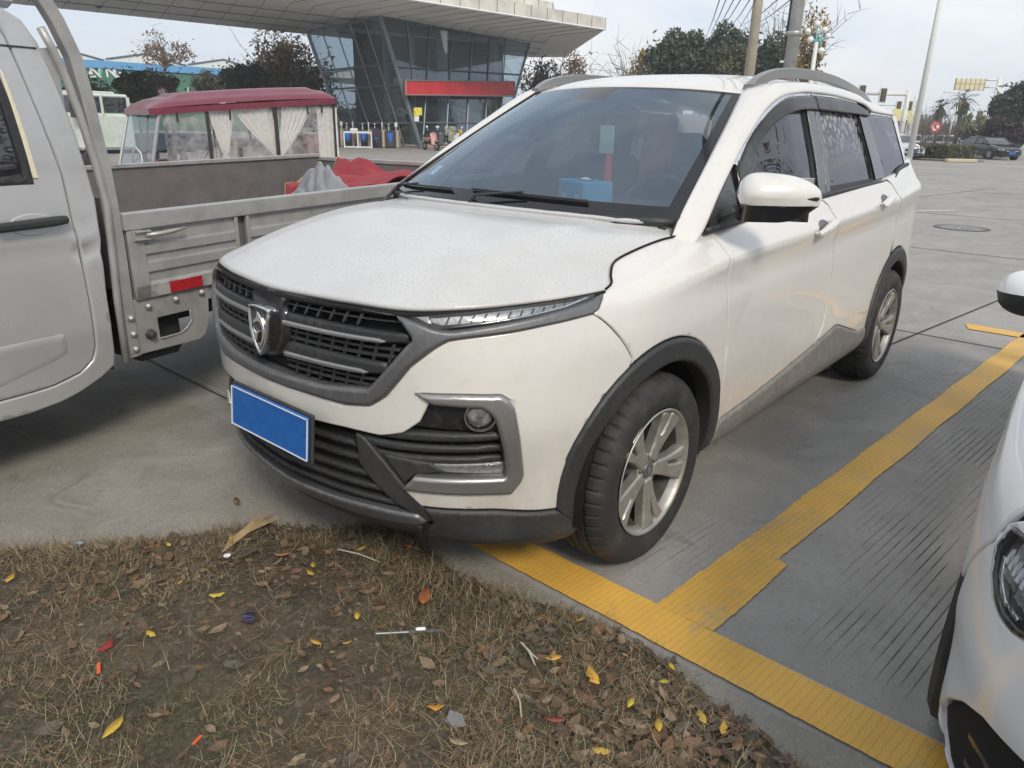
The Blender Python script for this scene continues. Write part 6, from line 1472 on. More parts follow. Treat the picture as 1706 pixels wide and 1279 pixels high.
# ------------------------------------------------------------------ distant cars
def sedan(name,label,col,px,py,dist,head,L_=4.6,W__=1.78,H_=1.46,suv=False,plate=False,grp='cars parked across the lot'):
    P=at(px,py,dist);o=thing(name,label,'car',(P[0],P[1],0),head,grp)
    pm=mat(name+' paint',col,.22,coat=.6,var=(3,tuple(c*.9 for c in col),.4,.7))
    k=H_/1.46
    # stations: x, half width, sill z, belt z, deck z
    st=[(2.28,.62,.28,.52,.60),(2.18,.76,.22,.56,.70),(1.9,.86,.2,.62,.80),(1.3,.89,.2,.76,.90),(.85,.895,.2,.84,.98),(0,.90,.2,.86,1.0),(-1.2,.90,.2,.88,1.02),(-1.7,.885,.2,.90,1.04),(-2.1,.84,.24,.90,1.02),(-2.27,.74,.3,.86,.98),(-2.32,.62,.36,.80,.9)]
    V=[];F=[]
    for x,w_,zs_,zb,zd in st:
        w_*=W__/1.78*.985;x*=L_/4.6
        sec=[(0,zs_),(w_*.9,zs_),(w_*.99,zs_+.1),(w_,.5*(zs_+zb)),(w_*.985,zb),(w_*.90,zd-.02),(w_*.6,zd+.01),(0,zd+.02)]
        ring=[(x,y,z*k if z>.5 else z) for y,z in sec]+[(x,-y,z*k if z>.5 else z) for y,z in sec[-2:0:-1]]
        V+=ring
    n=14
    for i in range(len(st)-1):
        for j in range(n):F.append((i*n+j,i*n+(j+1)%n,(i+1)*n+(j+1)%n,(i+1)*n+j))
    F+=[tuple(range(n))[::-1],tuple((len(st)-1)*n+j for j in range(n))]
    b=mesh('body',V,[f[::-1] for f in F],pm,o,True);md=b.modifiers.new('s','SUBSURF');md.levels=1;md.render_levels=2
    # cabin
    rr=[(1.02,.72,.96,.96),(.30,.66,.98,1.36),(-.1,.63,.98,1.43),(-.9,.62,.98,1.44),(-1.35,.60,.98,1.36),(-2.0 if not suv else -1.9,.62,.99,1.03 if not suv else 1.2)]
    V=[];F=[]
    for x,w_,z0_,z1_ in rr:
        x*=L_/4.6;V+=[(x,.80,z0_*k),(x,.80-(.80-w_)*min(1,(z1_-z0_)/.42),z1_*k),(x,-(.80-(.80-w_)*min(1,(z1_-z0_)/.42)),z1_*k),(x,-.80,z0_*k)]
    for i in range(len(rr)-1):
        for j in range(3):F.append((i*4+j,i*4+j+1,(i+1)*4+j+1,(i+1)*4+j))
    mesh('glasshouse',V,[f[::-1] for f in F],[dkgl],o,True,angle=40)
    # roof skin and pillars
    V=[];F=[]
    for x,w_,z0_,z1_ in rr[1:5]:
        x*=L_/4.6;V+=[(x,w_+.012,z1_*k-.01),(x,w_*.7,z1_*k+.012),(x,-w_*.7,z1_*k+.012),(x,-w_-.012,z1_*k-.01)]
    for i in range(3):
        for j in range(3):F.append((i*4+j,i*4+j+1,(i+1)*4+j+1,(i+1)*4+j))
    mesh('roof',V,[f[::-1] for f in F],pm,o,True,angle=60)
    for s_ in (1,-1):
        g=MB()
        for p,q in (((.98,.79,.98),(.30,.665,1.36)),((.30,.665,1.37),(-1.35,.61,1.37)),((-.38,.80,.98),(-.42,.64,1.42)),((-1.35,.61,1.37),(-1.95,.76,1.02))):
            g.tube([(p[0]*L_/4.6,p[1]*s_,p[2]*k),(q[0]*L_/4.6,q[1]*s_,q[2]*k)],.035,6)
        g.build('window_pillars',pm,o,True)
    for s_ in (1,-1):
        h_=MB().prism([(.52,.56),(.80,.60),(.84,.72),(.60,.68)],lambda y,z:(2.30*L_/4.6-.55*max(0,y-.5)-.03,y*s_,z*k),lambda y,z:(2.16*L_/4.6-.55*max(0,y-.5),y*s_,z*k+.01)).build('headlight',lampin,o)
        MB().box((.78*L_/4.6,.98*s_,1.02*k),(.12,.20,.13),bev=.04).build('door_mirror',pm,o)
        MB().box((-2.27*L_/4.6,.62*s_,.85*k),(.08,.30,.14),bev=.03).build('tail_light',bpy.data.materials['red lamp'],o)
        for x in (1.38,-1.32):
            x*=L_/4.6
            MB().lathe([(.0,.0),(.37,.0),(.37,.02)],(x,.868*s_,.34),1,28).build('wheel_arch',liner,o)
            t_=MB().lathe([(.2,-.1),(.30,-.11),(.325,-.08),(.325,.08),(.30,.1),(.2,.09)],(x,.80*s_,.325),1,28).build('wheel',rubber,o,True,40)
            MB().lathe([(.0,.085*s_),(.07,.095*s_),(.20,.075*s_),(.21,.10*s_)],(x,.80*s_,.325),1,20).build('rim',rimm,t_,True,40)
            sp=MB()
            for q in range(5):
                a=2*PI*q/5;sp.box((x+.11*math.cos(a),.90*s_,.325+.11*math.sin(a)),(.16,.012,.035),roty(-a))
            sp.build('spokes',rimm,t_)
    MB().box((2.27*L_/4.6,0,.56*k),(.06,1.05,.13),bev=.02).box((2.26*L_/4.6,0,.33),(.07,1.2,.12),bev=.03).build('grille',blackg,o)
    g=MB()
    for s_ in (1,-1): g=MB();g.tube([(2.31*L_/4.6,0.10*s_,.52*k),(2.30*L_/4.6,.36*s_,.56*k),(2.18*L_/4.6,.62*s_,.68*k)],.018,6);g.build('chrome_wing',chrome,o,True)
    pl_=MB().box((2.325*L_/4.6,0,.44*k),(.012,.44,.14)).build('number_plate',bpy.data.materials['blue plate'],o)
    return o
dkgl=mat('dark car glass',(.02,.024,.03),.05,spec=.9,var=(2,(.05,.06,.07),.4,.6))
def hd(px,py,dist,ang): # heading so that the car faces the camera, turned by ang degrees
    P=at(px,py,dist);e=CP-P;return math.atan2(e[1],e[0])+math.radians(ang)
sedan('black_sedan','black sedan with a chrome V nose and blue plate, right of the hedge',(.005,.005,.007),1645,262,51,hd(1645,262,51,34))
sedan('white_sedan','white saloon with dark front grille at the rear corner of the white SUV',(.72,.73,.74),1488,258,48,hd(1488,258,48,28),W__=1.85)
sedan('silver_sedan','silver saloon with its far side behind the hedge, next to the black sedan',(.50,.53,.56),1583,250,62,hd(1583,250,62,70))
sedan('white_sedan','white saloon parked behind the bare tree, left end of the hedge',(.62,.66,.68),1565,245,70,hd(1565,245,70,85))
sedan('grey_sedan','pale hatchback partly behind the white saloon and the tall pole',(.45,.50,.54),1528,246,68,hd(1528,246,68,60),suv=True)
# ------------------------------------------------------------------ glass entrance building with its canopy
def thing0(name,label,cat,p,group=None): return thing(name,label,cat,(p[0],p[1],0),0,group)
bld=thing0('entrance_building','dark glass entrance building with outward leaning walls under a wide pale canopy','building',at(701,246,47))
BO=np.array(bld.location)
Bc,Tc,Tr,Br=at(701,246,47),at(633,30,46),at(885,58,54),at(834,241,54);Tl,Bl=at(512,50,54),at(580,243,49.5)
for q in (Bc,Br,Bl):q[2]=.05
for q in (Tc,):q[2]=7.2
def onpl(px_,py,a,b,c):
    n_=np.cross(b-a,c-a);d=pray(px_,py);return CP+d*(((a-CP)@n_)/(d@n_))
Tr=onpl(885,58,Bc,Br,Tc);Tl=onpl(512,50,Bc,Bl,Tc)
bglass=glass('facade glass',(.36,.44,.50),.04,(.8,.9,1.),2.1,opaque=.14,dust_sheen=(.25,.32,.38))  # bluish diffuse veil puts reflected sky and trees into the pane colour
fram=mat('facade frame',(.17,.21,.235),.4,metal=.4)
def face(name,P00,P10,P11,P01,us,vs,col=True,slant=False):
    f=lambda u,v:(P00*(1-u)*(1-v)+P10*u*(1-v)+P11*u*v+P01*(1-u)*v)-BO
    g=mesh(name,[f(0,0),f(1,0),f(1,1),f(0,1)],[(0,1,2,3)],bglass,bld)
    m=MB();nrm=np.cross(P10-P00,P01-P00);nrm/=np.linalg.norm(nrm)
    if nrm@(CP-P00)<0:nrm=-nrm
    for v in vs: m.tube([f(0,v)+nrm*.05,f(1,v)+nrm*.05],.055,4)
    for ub,ut in us: m.tube([f(ub,0)+nrm*.05,f(ut,1)+nrm*.05],.05,4)
    m.tube([f(0,0)+nrm*.05,f(0,1)+nrm*.05],.11,6).tube([f(1,0)+nrm*.05,f(1,1)+nrm*.05],.09,6)
    m.build('mullions',fram,g);return g,f,nrm
uf=[]
# front mullions stand upright while the face edges lean
for px_b,px_t in ((671,670),(704,703),(738,738),(771,771),(803,804),(832,857)):
    ub=np.clip((px_b-701)/(834-701),0,1);ut=(px_t-633)/(885-633)*1.0
    uf.append((ub if px_b>701 else 0.0,ut))
ff,ffn,fn_=face('front_glass_wall',Bc,Br,Tr,Tc,[(0.02,.27),(.28,.41),(.52,.545),(.76,.68)][:0]+[(max(0.,(x-701)/131.)*.98,(x-633)/252.) for x in (703,738,771,803,832)],(.01,.20,.63,.99))
lf,lfn,ln_=face('side_glass_wall',Bl,Bc,Tc,Tl,[(k/5.,k/5.) for k in (1,2,3,4)],(.01,.20,.50,.66,.99))
# mullion of the far left part that only spans the upper glazing
MB().tube([Tc*.86+Tr*.14-BO+np.array([0,0,-.05])+fn_*.06,(Bc*.62+Tc*.38)*.93+(Br*.62+Tr*.38)*.07-BO+fn_*.06],.05,4).build('mullions',fram,ff)
# inner rooms
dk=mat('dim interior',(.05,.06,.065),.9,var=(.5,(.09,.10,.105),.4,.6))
R0=at(700,246,62);R1=at(860,240,70);
MB().prism([(0,0),(1,0)],lambda u,v:(0,0,0),lambda u,v:(0,0,0)) if 0 else None
ctr=(Bc+Br+Bl)/3;back=np.array([-(FH[0])*-1,-(FH[1])*-1,0])
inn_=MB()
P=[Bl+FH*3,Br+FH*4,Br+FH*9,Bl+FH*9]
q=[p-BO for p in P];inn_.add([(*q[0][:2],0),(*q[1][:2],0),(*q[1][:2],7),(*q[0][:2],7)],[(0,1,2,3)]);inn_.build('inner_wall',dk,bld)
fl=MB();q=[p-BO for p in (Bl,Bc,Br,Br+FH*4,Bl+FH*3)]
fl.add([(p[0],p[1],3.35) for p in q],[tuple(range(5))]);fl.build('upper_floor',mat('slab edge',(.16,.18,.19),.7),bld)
colm=mat('pale column',(.55,.60,.58),.6)
for px_,dd in ((738,49.5),(820,54.5),(648,50),(690,50)):
    p=at(px_,244,dd+1.2)-BO;MB().lathe([(.36 if dd!=50 else .2,0),(.36 if dd!=50 else .2,7)],(p[0],p[1],0),2,16).build('column',colm,bld,True)
curt=mat('curtain',(.32,.36,.38),.8,var=(9,(.12,.14,.16),.45,.6))
p0=at(742,246,51.5)-BO;p1=at(800,243,54)-BO
g=MB();n=60
Vv=[];Ff=[]
for i in range(n+1):
    t=i/n;q=p0*(1-t)+p1*t+np.array([0,.12*math.sin(i*1.9),0]);Vv+=[(q[0],q[1],.3),(q[0],q[1],2.6)]
for i in range(n):Ff.append((2*i,2*i+2,2*i+3,2*i+1))
mesh('curtains',Vv,Ff,curt,bld)
pc=mat('pink kerb',(.45,.36,.32),.8)
m=MB();e=(Bc-Bl)/np.linalg.norm(Bc-Bl)
m.tube([Bl-BO+[0,0,.05],Bc-BO+[0,0,.05],Br-BO+[0,0,.05]],.16,4).build('plinth',pc,bld)
MB().box(at(573+88,134.5,47.2)-BO,(.5,.3,.3),bev=.08).tube([at(661,134,47.2)-BO,at(668,134,47.6)-BO],.05,5).build('flood_lamp',wht,bld)
# canopy
N1,N2,F2,F1=at(667,0,42),at(1008,50,53),at(512,52,56),at(44,6,45)
dN=(N1-N2)/np.linalg.norm(N1-N2);dF=(F1-F2)/np.linalg.norm(F1-F2)
NL=N1+dN*26;FL=F1+dN*16
ZE=7.55;ZW=7.22
canm=mat('canopy panel',(.66,.64,.58),.55,var=(.7,(.47,.45,.41),.4,.65,6))
sofm=mat('soffit panel',(.72,.71,.68),.6,var=(.6,(.62,.62,.60),.4,.65,6))
cn=thing0('canopy','wide flat pale panelled canopy reaching out over the road from the glass building','canopy',tuple(N2)) if False else bld
seam=mat('panel seam',(.14,.14,.14),.8)
FR=F2-dN*26;FRi=FR+dN*4.5                                   # far right end behind the building
NR=N2
def cv(p,z): return (p[0]-BO[0],p[1]-BO[1],z)
inset=4.2
NLi=NL+(FL-NL)/np.linalg.norm(FL-NL)*inset;NRi=NR+dN*4.5+(FR-NR)/np.linalg.norm(FR-NR)*inset
m=MB();m.add([cv(NL,ZE),cv(NR,ZE),cv(NRi,ZW),cv(NLi,ZW)],[(0,1,2,3)])          # sloping soffit
m.add([cv(NR,ZE),cv(FR,ZE),cv(FRi,ZW),cv(NRi,ZW)],[(0,1,2,3)])
m.add([cv(NLi,ZW),cv(NRi,ZW),cv(FRi,ZW),cv(FL,ZW)],[(0,1,2,3)])
cs_=m.build('canopy_soffit',sofm,bld)
m=MB();h=.72
m.prism([(0,0),(1,0),(1,1),(0,1)],lambda u,v:cv((NL*(1-v)+FL*v)*(1-u)+(NR*(1-v)+FR*v)*u,ZE+.02),lambda u,v:cv((NL*(1-v)+FL*v)*(1-u)+(NR*(1-v)+FR*v)*u,ZE+h))
m.build('canopy_slab',canm,bld)
sh_=(FL-NL)/np.linalg.norm(FL-NL)*2.0
m=MB();A0_=NL+sh_;B0_=NR+dN*2.6+sh_
m.prism([(0,0),(1,0),(1,1),(0,1)],lambda u,v:cv((A0_*(1-v)+FL*v)*(1-u)+(B0_*(1-v)+FR*v)*u,ZE+h),lambda u,v:cv((A0_*(1-v)+FL*v)*(1-u)+(B0_*(1-v)+FR*v)*u,ZE+h+.75))
m.build('canopy_slab',canm,bld)
m=MB();Ln=np.linalg.norm(NR-NL);k=int(Ln/1.35)
outn=(NL-FL)/np.linalg.norm(NL-FL)
for i in range(k+1):
    t=i/k;a=NL*(1-t)+NR*t;b=NLi*(1-t)+NRi*t
    m.tube([np.array(cv(a+outn*.02,ZE+.02)),np.array(cv(a+outn*.02,ZE+h))],.018,4).tube([np.array(cv(a,ZE-.015)),np.array(cv(b,ZW-.015))],.013,4)
    a2=A0_*(1-t)+B0_*t;m.tube([np.array(cv(a2+outn*.02,ZE+h)),np.array(cv(a2+outn*.02,ZE+h+.75))],.022,4)
    c2=FL*(1-t)+(FR+dN*4)*t;m.tube([np.array(cv(b,ZW-.015)),np.array(cv(c2,ZW-.015))],.012,4)
for s_ in (.25,.5,.75):
    m.tube([np.array(cv(NLi*(1-s_)+FL*s_,ZW-.015)),np.array(cv(NRi*(1-s_)+(FR+dN*4)*s_,ZW-.015))],.02,4)
m.build('panel_seams',seam,bld)
MB().tube([np.array(cv(NL+outn*.05,ZE)),np.array(cv(NR+outn*.05,ZE))],.05,4).build('drip_edge',wht,bld)
m=MB()
for px_,py in ((165,12),(345,16),(505,21),(300,27)):
    p=at(px_,py,44);t=(ZW-.04-CP[2])/pray(px_,py)[2];p=CP+pray(px_,py)*t;m.lathe([(.0,-.04),(.16,-.04),(.18,0)],np.array([p[0],p[1],ZW-.01])-BO,2,12)
    break
m.build('downlight',seam,bld)
# sign band on the front: plain red and grey band
def on_face(f,px_,py,P0,nrm,off=.0):
    d=pray(px_,py);t=((P0+nrm*off)-CP)@nrm/(d@nrm);return CP+d*t
redb=mat('red banner',(.55,.025,.035),.5,var=(.9,(.42,.03,.035),.45,.6));
sb=thing0('banner_sign','long red banner sign mounted across the glass front of the entrance building','sign',on_face(None,676,160,Bc,fn_,.3))
SO=np.array([*on_face(None,676,160,Bc,fn_,.3)[:2],0])
q=[on_face(None,a,b,Bc,fn_,.55)-SO for a,b in ((676,158),(857,160),(857,136),(676,134))]
q2=[p-fn_*.12 for p in q];MB().add(q+q2,[(0,1,2,3),(7,6,5,4),(0,4,5,1),(1,5,6,2),(2,6,7,3),(3,7,4,0)]).build('sign_panel',redb,sb)
m=MB()
for i in range(4): m.tube([q[i]+fn_*.02,q[(i+1)%4]+fn_*.02],.05,4)
m.build('sign_frame',mat('sign frame',(.25,.20,.20),.5),sb)
nb_=on_face(None,696,190,Bc,fn_,.2);ns=thing0('notice','yellow notice with a white sheet below it on the glass of the entrance building','notice',nb_)
NO=np.array([nb_[0],nb_[1],0])
def card(name,a,b,c,d,m_,par):
    q=[on_face(None,x,y,Bc,fn_,.22)-NO for x,y in ((a,d),(c,d),(c,b),(a,b))];q2=[p-fn_*.05 for p in q];return MB().add(q+q2,[(0,1,2,3),(7,6,5,4),(0,4,5,1),(1,5,6,2),(2,6,7,3),(3,7,4,0)]).build(name,m_,par)
card('yellow_sheet',690,179,703,192,mat('yellow sheet',(.75,.68,.08),.6,var=(6,(.45,.42,.05),.55,.6,2)),ns);card('white_sheet',691,192.5,698,202,wht,ns)
# turnstiles
tan_=mat('tan cabinet',(.42,.37,.30),.5);dkc=mat('dark cabinet',(.06,.065,.07),.4);bls=mat('blue screen',(.02,.10,.45),.3,emit=(.03,.16,.7,.35))
names=['hidden partly by the tricycle','left of the white table frame','right of the white table frame','beside the dark chair','standing furthest right, next to the glass corner']
for i,(xa,xb) in enumerate(((556,574),(574,593),(600,619),(619,642),(642,665))):
    p=at((xa+xb)/2,247,47);t_=thing0('turnstile','grey entrance turnstile with a blue screen, '+names[i],'turnstile',p,'turnstiles at the entrance')
    wx=(xb-xa)/1204*47
    rz_=math.atan2(RH[1],RH[0]);M_=rotz(rz_)
    t_.rotation_euler=(0,0,rz_)
    MB().box((0,.3,.52),(wx*.80,1.2,1.0),bev=.06).build('cabinet',dkc,t_)
    MB().box((wx*.46,.0,.53),(.16,1.3,1.05),bev=.05).build('side_post',tan_,t_)
    MB().prism([(-.16,.85),(.16,.85),(.10,.55),(0,.28),(-.10,.55)],lambda x,y:(x-.05,-.305,y),lambda x,y:(x-.05,-.32,y)).build('screen',bls,t_)
    MB().tube([(wx*.3,0,1.0),(wx*.3,0,1.25)],.025,8).box((wx*.3,0,1.36),(.16 if i in (0,4) else .07,.06,.26),bev=.02).build('face_reader',wht,t_)
    MB().tube([(-wx*.2,0,1.0),(-wx*.2,0,1.25)],.03,6).box((-wx*.2,0,1.36),(.07,.05,.12),bev=.02).build('reader_head',wht,t_)
p=at(597,247,45.5);tf=thing0('display_frame','white two-bay metal frame table standing before the turnstiles','table',p);tf.rotation_euler=(0,0,math.atan2(RH[1],RH[0]))
m=MB();wx=43/1204*45.5
for x in (-wx/2,0,wx/2): m.box((x,0,.45),(.07,.07,.9))
m.box((0,0,.88),(wx,.08,.08)).box((0,0,.06),(wx,.08,.07));m.build('frame',wht,tf)
MB().box((0,.3,.93),(wx,.7,.03)).box((0,.6,.45),(.05,.05,.9)).build('top',wht,tf)
bx=MB().box((-.25,.2,1.03),(.45,.3,.16),bev=.05).build('white_bundle',wht,None);bx.parent=None;bx.matrix_world=tf.matrix_basis@Matrix.Identity(4);tag(bx,'white bundle lying on top of the white frame table','bundle')
ch_=thing0('chair','dark purple chair between the white frame table and a turnstile','chair',at(626,248,45.8));ch_.rotation_euler=(0,0,math.atan2(RH[1],RH[0]))
pm_=mat('purple chair',(.04,.025,.05),.6)
MB().box((0,0,.46),(.42,.42,.06),bev=.02).build('seat',pm_,ch_);MB().box((0,.2,.88),(.42,.05,.55),bev=.02).build('backrest',pm_,ch_)
for x in (-.18,.18):
    for y in (-.18,.18): MB().tube([(x,y,0),(x,y,.45)],.022,6).build('leg',pm_,ch_)
# scooters
def scooter(label,px_,py,dist,head,col,box_=None,helmet=None):
    p=at(px_,py,dist);o=thing('scooter',label,'scooter',(p[0],p[1],0),head,'scooters parked at the glass wall')
    pm=mat('scooter paint',col,.4,var=(8,tuple(c*.6 for c in col),.4,.7))
    MB().box((-.35,0,.62),(.75,.30,.26),bev=.09).box((.05,0,.30),(.5,.28,.08),bev=.03).box((-.62,0,.75),(.25,.2,.12),bev=.05).build('body',pm,o)
    g=MB();g.add([(.50,-.20,.35),(.62,0,.30),(.50,.20,.35),(.34,-.22,.95),(.42,0,1.0),(.34,.22,.95),(.42,-.20,.35),(.42,.20,.35)],[(0,1,4,3),(1,2,5,4),(3,4,5),(0,3,6),(2,7,5)]);g.build('front_shield',pm,o)
    MB().box((-.30,0,.80),(.65,.28,.10),bev=.04).build('seat',dkc,o)
    MB().tube([(.55,0,.30),(.33,0,1.08)],.03,8).tube([(.30,-.33,1.10),(.33,0,1.06),(.30,.33,1.10)],.018,6).build('handlebar',dkc,o)
    for s_ in (-.33,.33): MB().tube([(.30,s_,1.10),(.28,s_*1.1,1.26)],.008,5).lathe([(0,.01),(.06,.008),(.06,-.008),(0,-.01)],(.28,s_*1.15,1.30),0,12).build('mirror',wht,o)
    MB().lathe([(.0,.02),(.08,.0),(.085,-.04)],(.44,0,.93),0,12).build('headlight',lampin,o)
    for x in (.68,-.60):
        w_=MB().lathe([(.14,-.04),(.21,-.05),(.245,-.02),(.245,.02),(.21,.05),(.14,.04)],(x,0,.245),1,24).build('wheel',rubber,o,True,40)
        MB().lathe([(0,-.03),(.145,-.03),(.145,.03),(0,.03)],(x,0,.245),1,16).build('rim',tube_m,w_)
    MB().box((.66,0,.52),(.40,.11,.04),bev=.02).build('front_mudguard',pm,o)
    if box_:
        MB().box((-.55,0,1.12),(.50,.50,.42),bev=.02).box((-.2,.34,.75),(.5,.12,.5),bev=.04).build('top_box',box_,o)
    if helmet: MB().lathe([(.0,.18),(.09,.15),(.135,.06),(.14,-.04),(.12,-.08)],(-.1,0,1.0),2,14).build('helmet',helmet,o,True)
    return o
hd0=math.atan2(CP[1]-at(716,250,44.5)[1],CP[0]-at(716,250,44.5)[0])
scooter('pink scooter with white mirrors parked at the corner of the glass wall',717,251,44.2,hd0+.55,(.55,.28,.26))
camo=mat('camouflage box',(.22,.27,.20),.7,var=(6,(.42,.42,.33),.45,.55,3),var2=(9,(.5,.22,.08),.62,.66,3))
scooter('scooter loaded with crates and camouflage bags next to the pink one',741,250,44.5,hd0-.7,(.10,.10,.10),camo)
scooter('white scooter with a yellow helmet, right of the loaded one',765,249,44.8,hd0-.6,(.6,.6,.6),None,mat('yellow helmet',(.65,.36,.03),.3))

# ------------------------------------------------------------------ green warehouse
wh=thing0('warehouse','long green warehouse with blue eaves band and white ridge monitors on its roof','warehouse',at(240,190,97))
WO=np.array(wh.location)
a0,a1=at(88,190,86),at(470,190,104);zt=at(95,95,86)[2]
e=(a1-a0);e[2]=0;Lw=np.linalg.norm(e);e/=Lw;nrm=np.array([e[1],-e[0],0]);
if nrm@(CP-a0)<0:nrm=-nrm
def wp(u,z,o=0): q=a0+e*u+nrm*o-WO;return (q[0],q[1],z)
grn=mat('green cladding',(.055,.17,.12),.6,var=(.35,(.045,.14,.10),.4,.6));bluef=mat('blue eaves',(.10,.30,.55),.5);crm=mat('cream cladding',(.70,.68,.60),.6)
def wbox(m,u0,u1,z0,z1,o0,o1):
    V_=[wp(u,z,o) for u in (u0,u1) for o in (o0,o1) for z in (z0,z1)];return m.add(V_,[(0,1,3,2),(4,6,7,5),(0,4,5,1),(2,3,7,6),(0,2,6,4),(1,5,7,3)])
wbox(MB(),0,Lw,0,zt-.9,-20,0).build('wall',grn,wh);wbox(MB(),-.3,Lw,zt-.8,zt,-20,.25).build('eaves_band',bluef,wh);wbox(MB(),-.05,.9,0,zt-1,-.1,.12).build('corner_trim',bluef,wh)
for i in range(6):
    u=-2+i*9.4;m=MB();m.prism([(u,zt),(u+8.4,zt),(u+8.4,zt+.35),(u+4.2,zt+1.25),(u,zt+.5)],lambda x,z:wp(x,z,-3),lambda x,z:wp(x,z,-18));m.build('roof_monitor',crm,wh)
    m=MB();m.tube([wp(u-.4,zt+.4,-2.9),wp(u+4.2,zt+1.3,-2.9),wp(u+8.8,zt+.25,-2.9)],.10,4);m.build('monitor_edge',seam,wh)
uw=float(((at(318,130,101)-a0)@e))
wd_=wbox(MB(),uw-2.2,uw+2.2,zt-4.0,zt-2.4,.05,.12).build('window',dkgl,wh)
m=MB()
for k in range(5): wbox(m,uw-2.25+1.1*k,uw-2.15+1.1*k,zt-4.0,zt-2.4,.1,.16)
wbox(m,uw-2.3,uw+2.3,zt-4.1,zt-3.95,.1,.18);m.build('window_frame',wht,wh)
def text3(txt,size,pos,xax,zax,m_,name,par,ext=.05,bold=.02):
    cu=bpy.data.curves.new(name,'FONT');cu.body=txt;cu.size=size;cu.extrude=ext;cu.offset=bold;cu.materials.append(m_)
    o_=bpy.data.objects.new(name,cu);S.collection.objects.link(o_);bpy.context.view_layer.update();me=bpy.data.meshes.new_from_object(o_.evaluated_get(bpy.context.evaluated_depsgraph_get()));bpy.data.objects.remove(o_)
    o=bpy.data.objects.new(name,me);S.collection.objects.link(o);o.parent=par
    x=Vector(xax).normalized();z=Vector(zax).normalized();y=z;n=x.cross(y)
    o.matrix_local=Matrix(((x[0],y[0],n[0],pos[0]),(x[1],y[1],n[1],pos[1]),(x[2],y[2],n[2],pos[2]),(0,0,0,1)));return o
flip_=1
for t_,px_ in (('I',110),('Z',143),('N',150),('N',176),('G',188)):
    u=float(((at(px_,125,90)-a0)@e));
    # solve the wall position for this pixel
    d=pray(px_,127);tt=((a0+nrm*.1)-CP)@nrm/(d@nrm);P=CP+d*tt-WO
    text3(t_,1.62,(P[0],P[1],P[2]-.05),e,(0,0,1),wht,'letter',wh)
d=pray(166,127);tt=((a0+nrm*.1)-CP)@nrm/(d@nrm);P=CP+d*tt-WO
m=MB();m.prism([(0,0),(.18,.05),(.62,1.35),(.35,1.2),(.05,.6)],lambda x,z:tuple(P+e*x+np.array([0,0,z])),lambda x,z:tuple(P+e*x+nrm*.06+np.array([0,0,z])));m.build('leaf_mark',mat('light green mark',(.08,.40,.25),.5),wh)

# ------------------------------------------------------------------ poles, wires, signals
galv=mat('galvanised pole',(.42,.43,.43),.4,metal=.5,var=(3,(.3,.3,.3),.4,.7));concp=mat('concrete pole',(.40,.36,.28),.8,var=(4,(.33,.30,.25),.4,.7));whpole=mat('white pole',(.68,.69,.68),.4)
def gpt(px_,dist):
    p=at(px_,300,dist);return np.array([p[0],p[1],0])
def pole(name,label,cat,pxy,dist,top,r0,r1,m,group=None):
    "upright pole seen at photo pixel pxy at that distance"
    P=at(*pxy,dist);o=thing(name,label,cat,(P[0],P[1],0),0,group)
    MB().tube([(0,0,0),(0,0,top)],[r0,r1],12).build('post',m,o,True);return o
cpole=pole('utility_pole','round tan concrete utility pole rising behind the SUV roof, carrying wires','pole',(1256,60),27,11.5,.19,.13,concp)
sp_=pole('steel_pole','thick galvanised steel pole with a cable clipped to it, behind the roof rail','pole',(1322,60),21,10.5,.19,.15,galv)
MB().lathe([(.20,0),(.215,.02),(.215,.09),(.20,.11)],(0,0,at(1322,60,21)[2]),2,16).build('collar',galv,sp_,True)
MB().tube([(-.19*RH[0],-.19*RH[1],2),(-.18*RH[0],-.18*RH[1],10.3)],.022,6).build('cable',black,sp_)
for z in (2.9,3.2,6.2): MB().box((RH[0]*-.20,RH[1]*-.20,z),(.10,.10,.05)).build('clip',wht,sp_)
sl=pole('lamp_post','tall slim white lamp post right of the SUV, running out of the top edge','lamp post',(1545,110),44,14,.17,.10,whpole)
MB().tube([(0,0,13.8),(RH[0]*.9,RH[1]*.9,14.3),(RH[0]*1.8,RH[1]*1.8,14.4)],.06,8).box((RH[0]*2.1,RH[1]*2.1,14.4),(.7,.3,.12),rotz(math.atan2(RH[1],RH[0])),.04).build('lamp_arm',whpole,sl)
wires=[((1178,58),(1197,0)),((1184,56),(1207,0)),((1190,55),(1219,0)),((1198,52),(1230,0)),((1214,48),(1245,0)),((1232,46),(1262,-12)),((1240,40),(1287,0)),((1250,46),(1308,0))]
for i,(p,q) in enumerate(wires):
    A=at(*p,60);B=at(*q,24);B2=A+(B-A)*1.6;M0=(A+B2)/2-np.array([0,0,.15])
    o=MB().tube([A,M0,B2],.016,5).build('overhead_wire',seam,None)
    tag(o,'thin overhead wire running up behind the concrete pole','wire','overhead wires above the SUV roof')
